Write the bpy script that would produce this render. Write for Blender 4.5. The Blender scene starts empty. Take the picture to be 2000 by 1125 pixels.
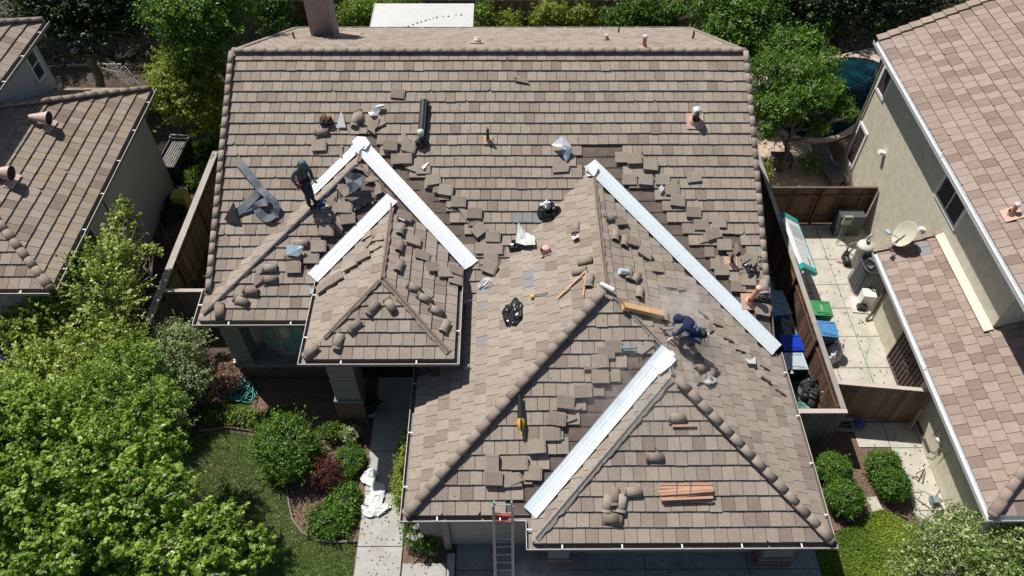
import bpy, math, random
import numpy as np
from mathutils import Vector, Matrix
random.seed(7); rng = np.random.default_rng(7)
sc = bpy.context.scene
col = sc.collection
R = math.radians
# ------------------------------------------------------------------ camera
CH = 20.2                                   # drone height over the ground
FPX = 1485.29; TH = 0.8684; YA = 0.0105; RO = 0.0056
Fw = Vector((math.sin(YA)*math.cos(TH), math.cos(YA)*math.cos(TH), -math.sin(TH)))
R0 = Vector((math.cos(YA), -math.sin(YA), 0)); U0 = R0.cross(Fw)
Rt = math.cos(RO)*R0 + math.sin(RO)*U0; Up = -math.sin(RO)*R0 + math.cos(RO)*U0
CO = Vector((0, 0, CH))
cam = bpy.data.cameras.new('camera'); camo = bpy.data.objects.new('camera', cam); col.objects.link(camo)
cam.sensor_width = 36; cam.lens = FPX*36/2000; cam.clip_end = 500; cam.clip_start = .1
M = Matrix((Rt, Up, -Fw)).transposed().to_4x4(); M.translation = CO
camo.matrix_world = M
sc.camera = camo
# ------------------------------------------------------------------ light
SD = Vector((-.77, .79, 1.8)).normalized()  # towards the sun
sun = bpy.data.lights.new('sun', 'SUN'); sun.energy = 5.0; sun.angle = R(.53); sun.color = (1, .955, .89)
suno = bpy.data.objects.new('sun', sun); col.objects.link(suno)
suno.rotation_euler = SD.to_track_quat('Z', 'Y').to_euler()
W = bpy.data.worlds.new('World'); sc.world = W; W.use_nodes = True
wn = W.node_tree.nodes; wn.clear()
wo = wn.new('ShaderNodeOutputWorld'); wb = wn.new('ShaderNodeBackground'); ws = wn.new('ShaderNodeTexSky')
ws.sky_type = 'NISHITA'; ws.sun_disc = False
ws.sun_elevation = math.asin(SD.z); ws.sun_rotation = math.atan2(SD.x, SD.y)
wb.inputs['Strength'].default_value = .066
W.node_tree.links.new(ws.outputs[0], wb.inputs[0]); W.node_tree.links.new(wb.outputs[0], wo.inputs[0])
sc.view_settings.view_transform = 'Standard'; sc.view_settings.look = 'None'
sc.cycles.volume_bounces = 3; sc.view_settings.exposure = 0.06; sc.view_settings.gamma = 1; sc.view_settings.use_curve_mapping = False
# ------------------------------------------------------------------ photo point -> point on a known surface
def ray(u, v): return Fw + Rt*((u-1000)/FPX) - Up*((v-562.5)/FPX)
def hz(u, v, z=0.): r = ray(u, v); return CO + r*((z-CH)/r.z)
def hx(u, v, x): r = ray(u, v); return CO + r*(x/r.x)
def hy(u, v, y): r = ray(u, v); return CO + r*(y/r.y)
# ------------------------------------------------------------------ materials
MATS = {}
def ramp(nt, fac, stops):
    n = nt.nodes.new('ShaderNodeValToRGB'); e = n.color_ramp.elements
    while len(e) < len(stops): e.new(.5)
    for i, (p_, c) in enumerate(stops):
        e[i].position = p_; e[i].color = (*c, 1)
    nt.links.new(fac, n.inputs[0]); return n.outputs[0]
def noise(nt, scale, detail=4, rough=.6, vec=None):
    n = nt.nodes.new('ShaderNodeTexNoise'); n.inputs['Scale'].default_value = scale
    n.inputs['Detail'].default_value = detail; n.inputs['Roughness'].default_value = rough
    if vec is not None: nt.links.new(vec, n.inputs['Vector'])
    return n.outputs['Fac']
def mathn(nt, op, a, b=None, clamp=False):
    n = nt.nodes.new('ShaderNodeMath'); n.operation = op; n.use_clamp = clamp
    for i, x in enumerate((a, b)):
        if x is None: continue
        if isinstance(x, (int, float)): n.inputs[i].default_value = x
        else: nt.links.new(x, n.inputs[i])
    return n.outputs[0]
def mixc(nt, fac, a, b, mode='MIX'):
    n = nt.nodes.new('ShaderNodeMix'); n.data_type = 'RGBA'; n.blend_type = mode
    for s, x in ((0, fac), (6, a), (7, b)):
        if isinstance(x, (int, float)): n.inputs[s].default_value = x
        elif isinstance(x, tuple): n.inputs[s].default_value = (*x, 1)
        else: nt.links.new(x, n.inputs[s])
    return n.outputs[2]
def geopos(nt): return nt.nodes.new('ShaderNodeNewGeometry').outputs['Position']
def newmat(name):
    m = bpy.data.materials.new(name); m.use_nodes = True; nt = m.node_tree
    b = nt.nodes['Principled BSDF']; return m, nt, b
def bump(nt, b, h, strength=.3, dist=.01):
    n = nt.nodes.new('ShaderNodeBump'); n.inputs['Strength'].default_value = strength
    n.inputs['Distance'].default_value = dist
    nt.links.new(h, n.inputs['Height']); nt.links.new(n.outputs[0], b.inputs['Normal'])
def mat(name, c, rough=.7, metal=0., var=.25, scale=6., bmp=.15, c2=None, spec=None, alpha=None, sheen=0, bscale=60):
    """plain surface with two scales of noise in its colour and a fine relief"""
    if name in MATS: return MATS[name]
    m, nt, b = newmat(name); p = geopos(nt)
    n1 = noise(nt, scale, 5, .65, p); n2 = noise(nt, scale*9, 3, .6, p)
    f = mathn(nt, 'ADD', mathn(nt, 'MULTIPLY', n1, .7), mathn(nt, 'MULTIPLY', n2, .3))
    lo = tuple(x*(1-var) for x in c); hi = c2 if c2 else tuple(min(1, x*(1+var)) for x in c)
    nt.links.new(ramp(nt, f, [(.32, lo), (.68, hi)]), b.inputs['Base Color'])
    b.inputs['Roughness'].default_value = rough; b.inputs['Metallic'].default_value = metal
    if spec is not None: b.inputs['Specular IOR Level'].default_value = spec
    if alpha is not None: b.inputs['Alpha'].default_value = alpha
    if bmp: bump(nt, b, noise(nt, bscale, 3, .6, p), bmp, .01)
    MATS[name] = m; return m
def tilemat(name, light, mid, dark, stain=(.30, .20, .10), stain_amt=.25, felt=False):
    m, nt, b = newmat(name); p = geopos(nt)
    at = nt.nodes.new('ShaderNodeAttribute'); at.attribute_name = 'tv'
    c = ramp(nt, at.outputs['Fac'], [(0, light), (.45, mid), (.62, tuple((a+b_)/2 for a, b_ in zip(mid, dark))), (.97, dark), (1, (.25, .245, .25))])
    # streaks and blotches of weather, fine grain
    n1 = noise(nt, 2.2, 6, .7, p); n2 = noise(nt, 28, 4, .7, p); n3 = noise(nt, 160, 2, .5, p)
    n4 = noise(nt, 9, 5, .75, p)
    g = mathn(nt, 'ADD', mathn(nt, 'MULTIPLY', n2, .34), mathn(nt, 'MULTIPLY', n3, .24))
    g = mathn(nt, 'ADD', g, mathn(nt, 'MULTIPLY', n1, .40)); g = mathn(nt, 'ADD', g, mathn(nt, 'MULTIPLY', n4, .42)); g = mathn(nt, 'ADD', g, .30)
    gc = nt.nodes.new('ShaderNodeCombineColor')
    for i in range(3): nt.links.new(g, gc.inputs[i])
    c = mixc(nt, 1., c, gc.outputs[0], 'MULTIPLY')
    s = ramp(nt, noise(nt, .9, 5, .7, p), [(.52, (0, 0, 0)), (.72, (1, 1, 1))])
    sm = mathn(nt, 'MULTIPLY', s, stain_amt)
    c = mixc(nt, sm, c, stain)
    dk = ramp(nt, noise(nt, 11, 6, .8, p), [(.60, (0, 0, 0)), (.70, (1, 1, 1))])
    c = mixc(nt, mathn(nt, 'MULTIPLY', dk, .32), c, (.10, .085, .075))
    sp_ = ramp(nt, noise(nt, 55, 2, .5, p), [(.70, (0, 0, 0)), (.74, (1, 1, 1))])
    c = mixc(nt, mathn(nt, 'MULTIPLY', sp_, .5), c, (.09, .075, .065))
    nt.links.new(c, b.inputs['Base Color']); b.inputs['Roughness'].default_value = .85
    b.inputs['Specular IOR Level'].default_value = .25
    bump(nt, b, mathn(nt, 'ADD', n3, n2), .35, .006)
    MATS[name] = m; return m
T_MAIN = tilemat('concrete_tile', (.35, .298, .247), (.303, .254, .208), (.235, .186, .155), stain=(.24, .17, .10), stain_amt=.3)
T_LEFT = tilemat('lichen_tile', (.335, .28, .225), (.28, .228, .18), (.20, .155, .12), stain=(.32, .22, .09), stain_amt=.5)
T_RIGHT = tilemat('pinkish_tile', (.36, .285, .238), (.31, .24, .197), (.235, .172, .14), stain_amt=.12)
def leafmat(name, c1, c2, c3, trans=.35, rough=.45):
    m, nt, b = newmat(name)
    at = nt.nodes.new('ShaderNodeAttribute'); at.attribute_name = 'tv'
    c = ramp(nt, at.outputs['Fac'], [(0, c1), (.55, c2), (1, c3)])
    nt.links.new(c, b.inputs['Base Color']); b.inputs['Roughness'].default_value = rough
    b.inputs['Specular IOR Level'].default_value = .35
    tr = nt.nodes.new('ShaderNodeBsdfTranslucent'); mx = nt.nodes.new('ShaderNodeMixShader')
    c2_ = mixc(nt, 1., c, (1.25, 1.3, .5), 'MULTIPLY')
    nt.links.new(c2_, tr.inputs[0]); mx.inputs[0].default_value = trans
    nt.links.new(b.outputs[0], mx.inputs[1]); nt.links.new(tr.outputs[0], mx.inputs[2])
    nt.links.new(mx.outputs[0], nt.nodes['Material Output'].inputs[0])
    MATS[name] = m; return m
def woodmat(name, c1, c2, axis='Z', scale=9, rough=.8):
    m, nt, b = newmat(name); tc = nt.nodes.new('ShaderNodeTexCoord'); mp = nt.nodes.new('ShaderNodeMapping')
    s = {'X': (.06, 1, 1), 'Y': (1, .06, 1), 'Z': (1, 1, .06)}[axis]
    mp.inputs['Scale'].default_value = s
    nt.links.new(geopos(nt), mp.inputs[0])
    n = noise(nt, scale*3, 6, .7, mp.outputs[0]); n0 = noise(nt, 1.7, 4, .6, geopos(nt))
    at = nt.nodes.new('ShaderNodeAttribute'); at.attribute_name = 'tv'
    f = mathn(nt, 'ADD', mathn(nt, 'MULTIPLY', n, .6), mathn(nt, 'MULTIPLY', n0, .4))
    f = mathn(nt, 'ADD', f, mathn(nt, 'MULTIPLY', mathn(nt, 'SUBTRACT', at.outputs['Fac'], .3), .3))
    nt.links.new(ramp(nt, f, [(.3, c1), (.7, c2)]), b.inputs['Base Color'])
    b.inputs['Roughness'].default_value = rough; bump(nt, b, n, .4, .006)
    MATS[name] = m; return m
def glassmat(name, c=(.05, .09, .09), rough=.06):
    m, nt, b = newmat(name)
    n = noise(nt, 1.3, 3, .5, geopos(nt))
    nt.links.new(ramp(nt, n, [(.35, tuple(x*.6 for x in c)), (.65, tuple(x*1.5 for x in c))]), b.inputs['Base Color'])
    b.inputs['Roughness'].default_value = rough; b.inputs['Specular IOR Level'].default_value = .9
    MATS[name] = m; return m
# ------------------------------------------------------------------ mesh building
class MB:
    def __init__(s): s.v = []; s.f = []; s.mi = []; s.tv = []; s.sm = []
    def add(s, vs, fs, mi=0, tv=.3, smooth=False):
        o = len(s.v); s.v += [tuple(x) for x in vs]
        for f in fs: s.f.append([o+i for i in f]); s.mi.append(mi); s.tv.append(tv); s.sm.append(smooth)
        return s
    def box(s, c, size, rot=None, mi=0, tv=.3, taper=1.):
        hx_, hy_, hz_ = (x/2 for x in size); vs = []
        for z in (-1, 1):
            k = taper if z > 0 else 1
            for x, y in ((-1, -1), (1, -1), (1, 1), (-1, 1)): vs.append(Vector((x*hx_*k, y*hy_*k, z*hz_)))
        if rot is not None: vs = [rot @ v for v in vs]
        c = Vector(c)
        return s.add([v+c for v in vs], [(3, 2, 1, 0), (4, 5, 6, 7), (0, 1, 5, 4), (1, 2, 6, 5), (2, 3, 7, 6), (3, 0, 4, 7)], mi, tv)
    def span(s, a, b, mi=0, tv=.3):
        return s.box([(a[i]+b[i])/2 for i in range(3)], [abs(a[i]-b[i]) for i in range(3)], None, mi, tv)
    def tube(s, pts, r, n=8, mi=0, tv=.3, smooth=True, cap=True):
        pts = [Vector(p) for p in pts]; rs = r if isinstance(r, (list, tuple)) else [r]*len(pts)
        o = len(s.v); t0 = None; fs = []; vs = []; up = None
        for i, p in enumerate(pts):
            t = (pts[min(i+1, len(pts)-1)] - pts[max(i-1, 0)])
            t = t.normalized() if t.length > 1e-9 else Vector((0, 0, 1))
            if up is None:
                up = Vector((0, 0, 1)) if abs(t.z) < .9 else Vector((1, 0, 0))
            a = t.cross(up)
            if a.length < 1e-6: a = t.orthogonal()
            a.normalize(); b = a.cross(t); up = b
            for k in range(n):
                an = 2*math.pi*k/n; vs.append(p + (a*math.cos(an)+b*math.sin(an))*rs[i])
        for i in range(len(pts)-1):
            for k in range(n):
                k2 = (k+1) % n; fs.append((i*n+k, i*n+k2, (i+1)*n+k2, (i+1)*n+k))
        s.add(vs, fs, mi, tv, smooth)
        if cap: s.add([vs[k] for k in range(n)], [tuple(range(n))], mi, tv); s.add([vs[-n+k] for k in range(n)], [tuple(reversed(range(n)))], mi, tv)
        return s
    def lathe(s, prof, n=16, c=(0, 0, 0), mi=0, tv=.3, axis=None, smooth=True):
        vs = []; fs = []; c = Vector(c); q = axis if axis is not None else Matrix.Identity(3)
        for r_, z in prof:
            for k in range(n):
                an = 2*math.pi*k/n; vs.append(c + q @ Vector((r_*math.cos(an), r_*math.sin(an), z)))
        for i in range(len(prof)-1):
            for k in range(n):
                k2 = (k+1) % n; fs.append((i*n+k, i*n+k2, (i+1)*n+k2, (i+1)*n+k))
        return s.add(vs, fs, mi, tv, smooth)
    def prism(s, poly, z0, z1, mi=0, tv=.3):
        n = len(poly); vs = [(x, y, z0) for x, y in poly]+[(x, y, z1) for x, y in poly]
        fs = [tuple(reversed(range(n))), tuple(range(n, 2*n))]+[(i, (i+1) % n, n+(i+1) % n, n+i) for i in range(n)]
        return s.add(vs, fs, mi, tv)
    def slab(s, vs, d, mi=0, tv=.3):
        """polygon vs (3-D) given thickness d (vector)"""
        n = len(vs); d = Vector(d); a = [Vector(v) for v in vs]; b = [v+d for v in a]
        fs = [tuple(range(n)), tuple(reversed(range(n, 2*n)))]+[((i+1) % n, i, n+i, n+(i+1) % n) for i in range(n)]
        return s.add(a+b, fs, mi, tv)
    def mesh(s, name, mats):
        me = bpy.data.meshes.new(name); me.from_pydata(s.v, [], s.f)
        for m in (mats if isinstance(mats, (list, tuple)) else [mats]): me.materials.append(m)
        me.polygons.foreach_set('material_index', s.mi); me.polygons.foreach_set('use_smooth', s.sm)
        a = me.attributes.new('tv', 'FLOAT', 'FACE'); a.data.foreach_set('value', s.tv)
        me.update(); return me
def tag(o, label=None, cat=None, group=None, kind=None):
    if label: o['label'] = label
    if cat: o['category'] = cat
    if group: o['group'] = group
    if kind: o['kind'] = kind
    return o
WM = {}
def thing(name, label, cat, loc=(0, 0, 0), rot=None, group=None):
    o = bpy.data.objects.new(name, None); col.objects.link(o); o.empty_display_size = .2
    m = (rot.to_4x4() if rot is not None else Matrix.Identity(4)); m = m.copy(); m.translation = Vector(loc)
    o.matrix_basis = m; WM[o.name] = m; tag(o, label, cat, group); return o
def link(name, me, parent=None, world=False, mw=None):
    """link a mesh; world=True: mesh coordinates are world ones though it has a parent"""
    o = bpy.data.objects.new(name, me); col.objects.link(o)
    if parent is not None:
        o.parent = parent
        if world: o.matrix_parent_inverse = WM[parent.name].inverted(); o.matrix_basis = mw or Matrix.Identity(4); WM[o.name] = o.matrix_basis.copy()
        else:
            if mw: o.matrix_basis = mw
            WM[o.name] = WM[parent.name] @ o.matrix_basis
    else:
        if mw: o.matrix_basis = mw
        WM[o.name] = o.matrix_basis.copy()
    return o
def part(name, mb, mats, parent=None, world=False, mw=None): return link(name, mb.mesh(name, mats), parent, world, mw)
def solo(name, mb, mats, label, cat, group=None, kind=None, mw=None):
    return tag(part(name, mb, mats, mw=mw), label, cat, group, kind)
def frame(n, up, loc):
    """matrix with z = n and y as near to up as the plane allows"""
    n = Vector(n).normalized(); up = Vector(up); y = (up - n*up.dot(n)).normalized(); x = y.cross(n)
    m = Matrix((x, y, n)).transposed().to_4x4(); m.translation = Vector(loc); return m
def rz(a): return Matrix.Rotation(R(a), 3, 'Z')
def rot3(ax, a): return Matrix.Rotation(R(a), 3, ax)
def copy_tree(o, parent=None):
    c = o.copy(); col.objects.link(c); WM[c.name] = WM[o.name].copy()
    if parent is not None: c.parent = parent
    for ch in o.children:
        copy_tree(ch, c)
    return c
# common materials
GALV = mat('white_valley_metal', (.82, .85, .88), .48, .08, .04, 5, .04)
GALV_SKY = mat('sky_tinted_valley_metal', (.74, .82, .86), .45, .15, .05, 4, .04)  # valley metal with the blue of reflected sky put into its colour
GUTW = mat('gutter_white', (.48, .46, .43), .5, 0, .12)
GUTD = mat('gutter_taupe', (.20, .175, .155), .6, 0, .2)
STUC = mat('taupe_stucco', (.27, .255, .23), .9, 0, .1, 3, .4)
STUC2 = mat('taupe_trim', (.22, .21, .195), .85, 0, .1, 3, .3)
BEIGE = mat('sand_stucco', (.58, .545, .42), .92, 0, .17, 3.5, .5, bscale=90)
GREYST = mat('grey_stucco', (.46, .45, .43), .9, 0, .07, 2, .35)
DECK = mat('roof_felt', (.15, .118, .095), .9, 0, .35, 3, .3)
BATT = woodmat('roof_batten', (.07, .042, .028), (.19, .125, .085), 'X')
CONC = mat('concrete', (.40, .39, .36), .9, 0, .16, 2.2, .3)
BRICKM = mat('brick', (.19, .11, .085), .9, 0, .35, 14, .4)
MORT = mat('mortar', (.28, .26, .23), .95, 0, .15)
GLASS = glassmat('dark_glass')
GGLASS = glassmat('green_glass', (.16, .30, .27))
SCREEN = mat('window_screen', (.05, .035, .038), .6, 0, .15, 20, 0)
WHT = mat('white_paint', (.74, .73, .70), .5, 0, .06)
BLK = mat('black_plastic', (.02, .02, .022), .45, 0, .2)
# ================================================================== roofs
P = R(25.89); TT = math.tan(P); CP = math.cos(P); SP = math.sin(P)
EX = .356; TWD = .305; TTH = .043
def clip(poly, reg):
    """convex clip in 2-D; reg counter-clockwise"""
    out = poly
    for i in range(len(reg)):
        ax, ay = reg[i]; bx, by = reg[(i+1) % len(reg)]
        inp, out = out, []
        if not inp: return []
        def side(p): return (bx-ax)*(p[1]-ay)-(by-ay)*(p[0]-ax)
        for j in range(len(inp)):
            a, b = inp[j], inp[(j+1) % len(inp)]; sa, sb = side(a), side(b)
            if sa >= 0: out.append(a)
            if (sa >= 0) != (sb >= 0):
                k = sa/(sa-sb); out.append((a[0]+(b[0]-a[0])*k, a[1]+(b[1]-a[1])*k))
    return out
def area(p): return .5*sum(p[i][0]*p[(i+1) % len(p)][1]-p[(i+1) % len(p)][0]*p[i][1] for i in range(len(p)))
class Slope:
    """sloping roof face: up = plan direction of ascent, z0 = height on the line through o, reg = plan polygon"""
    def __init__(s, name, o, up, reg, t=TT):
        s.name = name; s.o = Vector((*o[:2], o[2])); s.up2 = Vector((*up, 0)); s.t = t; s.p = math.atan(t)
        s.u = Vector((-up[1], up[0], 0))*-1           # along the course, to the right seen from below the slope
        s.s = (s.up2*math.cos(s.p) + Vector((0, 0, math.sin(s.p)))).normalized()
        s.n = s.u.cross(s.s).normalized(); s.reg = reg if area(reg) > 0 else reg[::-1]
        if s.n.z < 0: s.n.negate()
        s.ab = [s.toab(Vector((x, y, s.z(x, y)))) for x, y in s.reg]
        if area(s.ab) < 0: s.ab = s.ab[::-1]
    def z(s, x, y): return s.o.z + s.t*((x-s.o.x)*s.up2.x+(y-s.o.y)*s.up2.y)
    def toab(s, p): d = p-s.o; return (d.dot(s.u), d.dot(s.s))
    def at(s, a, b, h=0): return s.o + s.u*a + s.s*b + s.n*h
    def inside(s, x, y, e=0.):
        for i in range(len(s.reg)):
            ax, ay = s.reg[i]; bx, by = s.reg[(i+1) % len(s.reg)]
            L = math.hypot(bx-ax, by-ay)
            if ((bx-ax)*(y-ay)-(by-ay)*(x-ax))/L < -e: return False
        return True
    def hit(s, u, v):
        r = ray(u, v); k = s.n.dot(s.o-CO)/s.n.dot(r); return CO+r*k, k
def tile_prism(poly, b0, h0, seg=None):
    """clipped tile outline in (a, b) -> vertices in (a, b, h) local to the slope; bottom edge at b0"""
    n = len(poly); top = [(a, b, h0-(b-b0)*TTH/EX) for a, b in poly]; bot = [(a, b, h-TTH*.93) for a, b, h in top]
    fs = [tuple(range(n)), tuple(reversed(range(n, 2*n)))]+[((i+1) % n, i, n+i, n+(i+1) % n) for i in range(n)]
    return top+bot, fs
def tint():
    r = random.random()
    if r < .10: return random.uniform(.66, .95)
    if r < .40: return random.uniform(.35, .6)
    return random.uniform(0, .38)
TINTS = [0, .05, .1, .15, .2, .25, .3, .36, .42, .5, .58, .72, .8, .88, .96]
GREYS = []
def lay_tiles(slopes, houseslopes, material, roof, cull=None, limit=300, hid=.12, tintf=tint, stuffname='roof_tiling', tilename='roof_tile'):
    """lay every course; the nearest `limit` whole tiles become objects, the rest one joined part"""
    full = []; joined = MB()
    for sl in slopes:
        amin = min(a for a, b in sl.ab); amax = max(a for a, b in sl.ab); bmax = max(b for a, b in sl.ab)
        bmin = min(b for a, b in sl.ab)
        k = math.floor((bmin+.001)/EX); wav = random.uniform(0, 9)
        while k*EX < bmax-.02:
            b0 = k*EX; off = (k % 2)*.5*TWD + random.uniform(-.05, .05)
            a = math.floor(amin/TWD)*TWD - TWD + off; db = random.uniform(-.004, .004)
            while a < amax:
                w = TWD-.013; jb = db + random.uniform(-.004, .004) + .004*math.sin(a*1.1+wav)
                if random.random() < .025: jb -= random.uniform(.008, .022)
                lo = b0+jb; hi = b0+EX*1.14
                rect = [(a, lo), (a+w, lo), (a+w, hi), (a, hi)]
                c = sl.at(a+w/2, b0+EX/2)
                ok = True
                if cull and cull(sl, c.x, c.y, a+w/2, b0): ok = False
                if ok:
                    zmax = max([q.z(c.x, c.y) for q in houseslopes if q is not sl and q.name != sl.name and q.inside(c.x, c.y, -.15)], default=-99)
                    if zmax > c.z+hid: ok = False
                if ok:
                    pl = clip(rect, sl.ab)
                    if random.random() < .045 and len(pl) == 4:
                        c_ = random.uniform(.02, .07); a1_ = a+w
                        pl = clip(pl, [(a-.1, lo), (a1_-c_, lo), (a1_, lo+c_*random.uniform(.6, 1.6)), (a1_, hi+.2), (a-.1, hi+.2)]) if random.random() < .5 else clip(pl, [(a+c_, lo), (a1_+.1, lo), (a1_+.1, hi+.2), (a, hi+.2), (a, lo+c_)])
                    if len(pl) >= 3 and abs(area(pl)) > .004:
                        tv = 1. if any((c-g_).length < .17 for g_ in GREYS) else tintf(); h0 = .014+random.uniform(-.003, .004)
                        if abs(area(pl)-area(rect)) < 1e-6:
                            full.append(((c-CO).length, sl, a, lo, h0, tv, rect))
                        else:
                            vs, fs = tile_prism(pl, lo, h0); joined.add([sl.at(*q) for q in vs], fs, 0, tv)
                a += TWD
            k += 1
    full.sort(key=lambda q: q[0])
    for d, sl, a, lo, h0, tv, rect in full[limit:]:
        vs, fs = tile_prism(rect, lo, h0); joined.add([sl.at(*q) for q in vs], fs, 0, tv)
    shared = {}
    for d, sl, a, lo, h0, tv, rect in full[:limit]:
        i = min(range(len(TINTS)), key=lambda j: abs(TINTS[j]-tv))
        if i not in shared:
            w = TWD-.013; vs, fs = tile_prism([(0, 0), (w, 0), (w, EX*1.14), (0, EX*1.14)], 0, 0)
            m_ = MB(); m_.add(vs, fs, 0, TINTS[i]); shared[i] = m_.mesh(tilename, material)
        m = Matrix((sl.u, sl.s, sl.n)).transposed().to_4x4() @ Matrix.Rotation(R(random.uniform(-.35, .35)), 4, 'Z')
        m.translation = sl.at(a, lo, h0)
        link(tilename, shared[i], roof, True, m)
    tag(part(stuffname, joined, material, roof, True), kind='stuff')
def cap_mesh(L=.42, w=.118, h=.09, tv=.3, r2=.95, n=13, th=.016, collar=False):
    """barrel cap tile, along +y, wide end at y=0; hollow below"""
    m = MB(); vs = []
    for (y, k) in ((0, 1.), (L, r2)):
        for t_ in (0, th):
            for i in range(n):
                an = math.pi*i/(n-1); vs.append(((w-t_)*k*math.cos(an), y, (h-t_)*k*math.sin(an)*1.0))
    fs = []
    for i in range(n-1):
        fs += [(i, i+1, 2*n+i+1, 2*n+i)[::-1], (n+i, n+i+1, 3*n+i+1, 3*n+i), (i, i+1, n+i+1, n+i), (2*n+i, 2*n+i+1, 3*n+i+1, 3*n+i)[::-1]]
    fs += [(0, n, 3*n, 2*n), (n-1, 2*n-1, 4*n-1, 3*n-1)[::-1]]
    m.add(vs, fs, 0, tv)
    m.sm = [True if j % 4 < 2 and j < 4*(n-1) else False for j in range(len(m.f))]
    if not collar: return m
    ring = lambda y, k: [((w+.008)*k*math.cos(math.pi*i/(n-1)), y, (h+.008)*k*math.sin(math.pi*i/(n-1))) for i in range(n)]
    a_ = ring(-.002, 1)+ring(.055, 1)+ring(.062, .94)
    m.add(a_, [(j*n+i, j*n+i+1, (j+1)*n+i+1, (j+1)*n+i)[::-1] for j in (0, 1) for i in range(n-1)], 0, min(1, tv+.12), True)
    return m
CAPS = {}
def capme(material, tv, key=''):
    k = (material.name, round(tv, 2), key)
    if k not in CAPS:
        if key == 'start':
            m = cap_mesh(.40, .14, .1, tv, .93); m.lathe([(.139, 0), (.128, -.05), (.09, -.085), (.0, -.10)], 14, (0, .0, 0), 0, tv, Matrix(((1, 0, 0), (0, 0, 1), (0, .72, 0))))
        elif key == 'loose': m = cap_mesh(.42, .118, .09, tv, .95, collar=True)
        elif key == 'slim': m = cap_mesh(.43, .10, .078, tv, .985)
        else: m = cap_mesh(.43, .118, .084, tv, .985)
        CAPS[k] = m.mesh('ridge_cap', material)
    return CAPS[k]
def cap_line(a, b, roof, material, ex=.36, n_up=Vector((0, 0, 1)), start=True, lift=.01, skip=(), key=''):
    """caps lapping upwards from a (low) to b"""
    a, b = Vector(a), Vector(b); d = (b-a); L = d.length; d.normalize(); n = max(1, round(L/ex)); ex = L/n
    for i in range(n):
        if i in skip: continue
        tv = random.choice([.1, .25, .35, .45, .55, .62]); y = d; x = d.cross(n_up).normalized(); z = x.cross(y)
        m = Matrix((x, y, z)).transposed().to_4x4()
        m = m @ Matrix.Rotation(R(random.uniform(-1, 1)), 4, 'Z') @ Matrix.Rotation(R(-1.5), 4, 'X') @ Matrix.Rotation(R(random.uniform(-1.5, 1.5)), 4, 'Y')
        m.translation = a + d*(i*ex) + z*(lift+.028)
        link('ridge_cap', capme(material, tv, 'start' if (i == 0 and start) else key), roof, True, m)
def deck(slopes, name, parent, material=DECK, depth=.085):
    m = MB()
    for sl in slopes:
        vs = [sl.at(a, b, -.055) for a, b in sl.ab]; m.slab(vs, -sl.n*depth)
    return part(name, m, material, parent, True)
def gutter(house, path, closed_ends=True, bracket=1.35, name='gutter', wid=.125, rim=None, inner=None, band=.1):
    """open trough hung along path (points on the tile edge, outward on the right-hand side of travel); brackets are sub-parts"""
    pts = [Vector(p) for p in path]; dirs = []; n = len(pts)
    def off(i, d_):
        ds = []
        if i > 0: ds.append((pts[i]-pts[i-1]).normalized())
        if i < n-1: ds.append((pts[i+1]-pts[i]).normalized())
        ns = [Vector((d.y, -d.x, 0)).normalized() for d in ds]
        if len(ns) == 1: return ns[0]*d_
        b = (ns[0]+ns[1]); k = b.dot(ns[0]); return b*(d_/k)
    prof = [(-.02, -.045), (-.02, -.14), (wid-.02, -.14), (wid, -.03), (wid+.016, -.03), (wid+.016, -.055), (wid+.01, -.06), (wid-.005, -.165), (-.03, -.165), (-.03, -.045)]
    m = MB(); vs = []
    for i in range(n):
        for d_, z in prof: vs.append(pts[i]+off(i, d_)+Vector((0, 0, z)))
    k = len(prof)
    for i in range(n-1):
        for j in range(k):
            j2 = (j+1) % k
            mi = 1 if j in (3, 4, 5) else 0
            m.add([vs[i*k+j], vs[i*k+j2], vs[(i+1)*k+j2], vs[(i+1)*k+j]], [(0, 1, 2, 3)], mi)
    g = part(name, m, [inner or GUTD, rim or GUTW], house, True)
    for i in range(n-1):
        L = (pts[i+1]-pts[i]).length; d = (pts[i+1]-pts[i]).normalized(); o = Vector((d.y, -d.x, 0)); c = max(1, int(L/bracket))
        for j in range(c):
            p_ = pts[i]+d*(L*(j+.5)/c); mm = MB()
            mm.box(p_+o*(wid/2)+Vector((0, 0, -.036)), (.035, wid+.03, .012), rz(math.degrees(math.atan2(d.y, d.x))))
            part('gutter_bracket', mm, WHT, g, True)
    return g
# ------------------------------------------------------------------ own house geometry
ZR, YR = 6.84, 21.0
XL, XR = -8.58, 7.52
zA, yA, xA0, xA1 = 3.38, 13.07, -8.63, -.134; hA = (xA0+xA1)/2; aA = hA-xA0
zB, yB, xB0, xB1 = 3.98, 11.33, -5.27, -1.37; hB = (xB0+xB1)/2; aB = hB-xB0
zC, yC, xC0, xC1 = 2.69, 7.66, -2.45, 7.63; hC = (xC0+xC1)/2; aC = hC-xC0
yD, xD0 = 6.96, .58; hD = (xD0+xC1)/2; aD = hD-xD0
def ymain(z): return YR-(ZR-z)/TT
S = {}
def add(name, o, up, reg): S[name] = Slope(name.split('.')[0], o, up, reg); return S[name]
YM_ = YR-8.6+3*EX*CP
add('main', (0, YR-8.6, ZR-8.6*TT), (0, 1), [(XL, YM_), (XR, YM_), (XR, YR), (XL, YR)])
add('main.2', (0, YR-8.6, ZR-8.6*TT), (0, 1), [(-2.0, YR-8.56), (XR, YR-8.56), (XR, YM_), (-2.0, YM_)])
add('back', (0, ymain(zA)+2*(YR-ymain(zA)), zA), (0, -1), [(XL, YR), (XR, YR), (XR, 2*YR-ymain(zA)), (XL, 2*YR-ymain(zA))])
yPA = yA+aA; zPA = zA+aA*TT; yAr = ymain(zPA)
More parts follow.
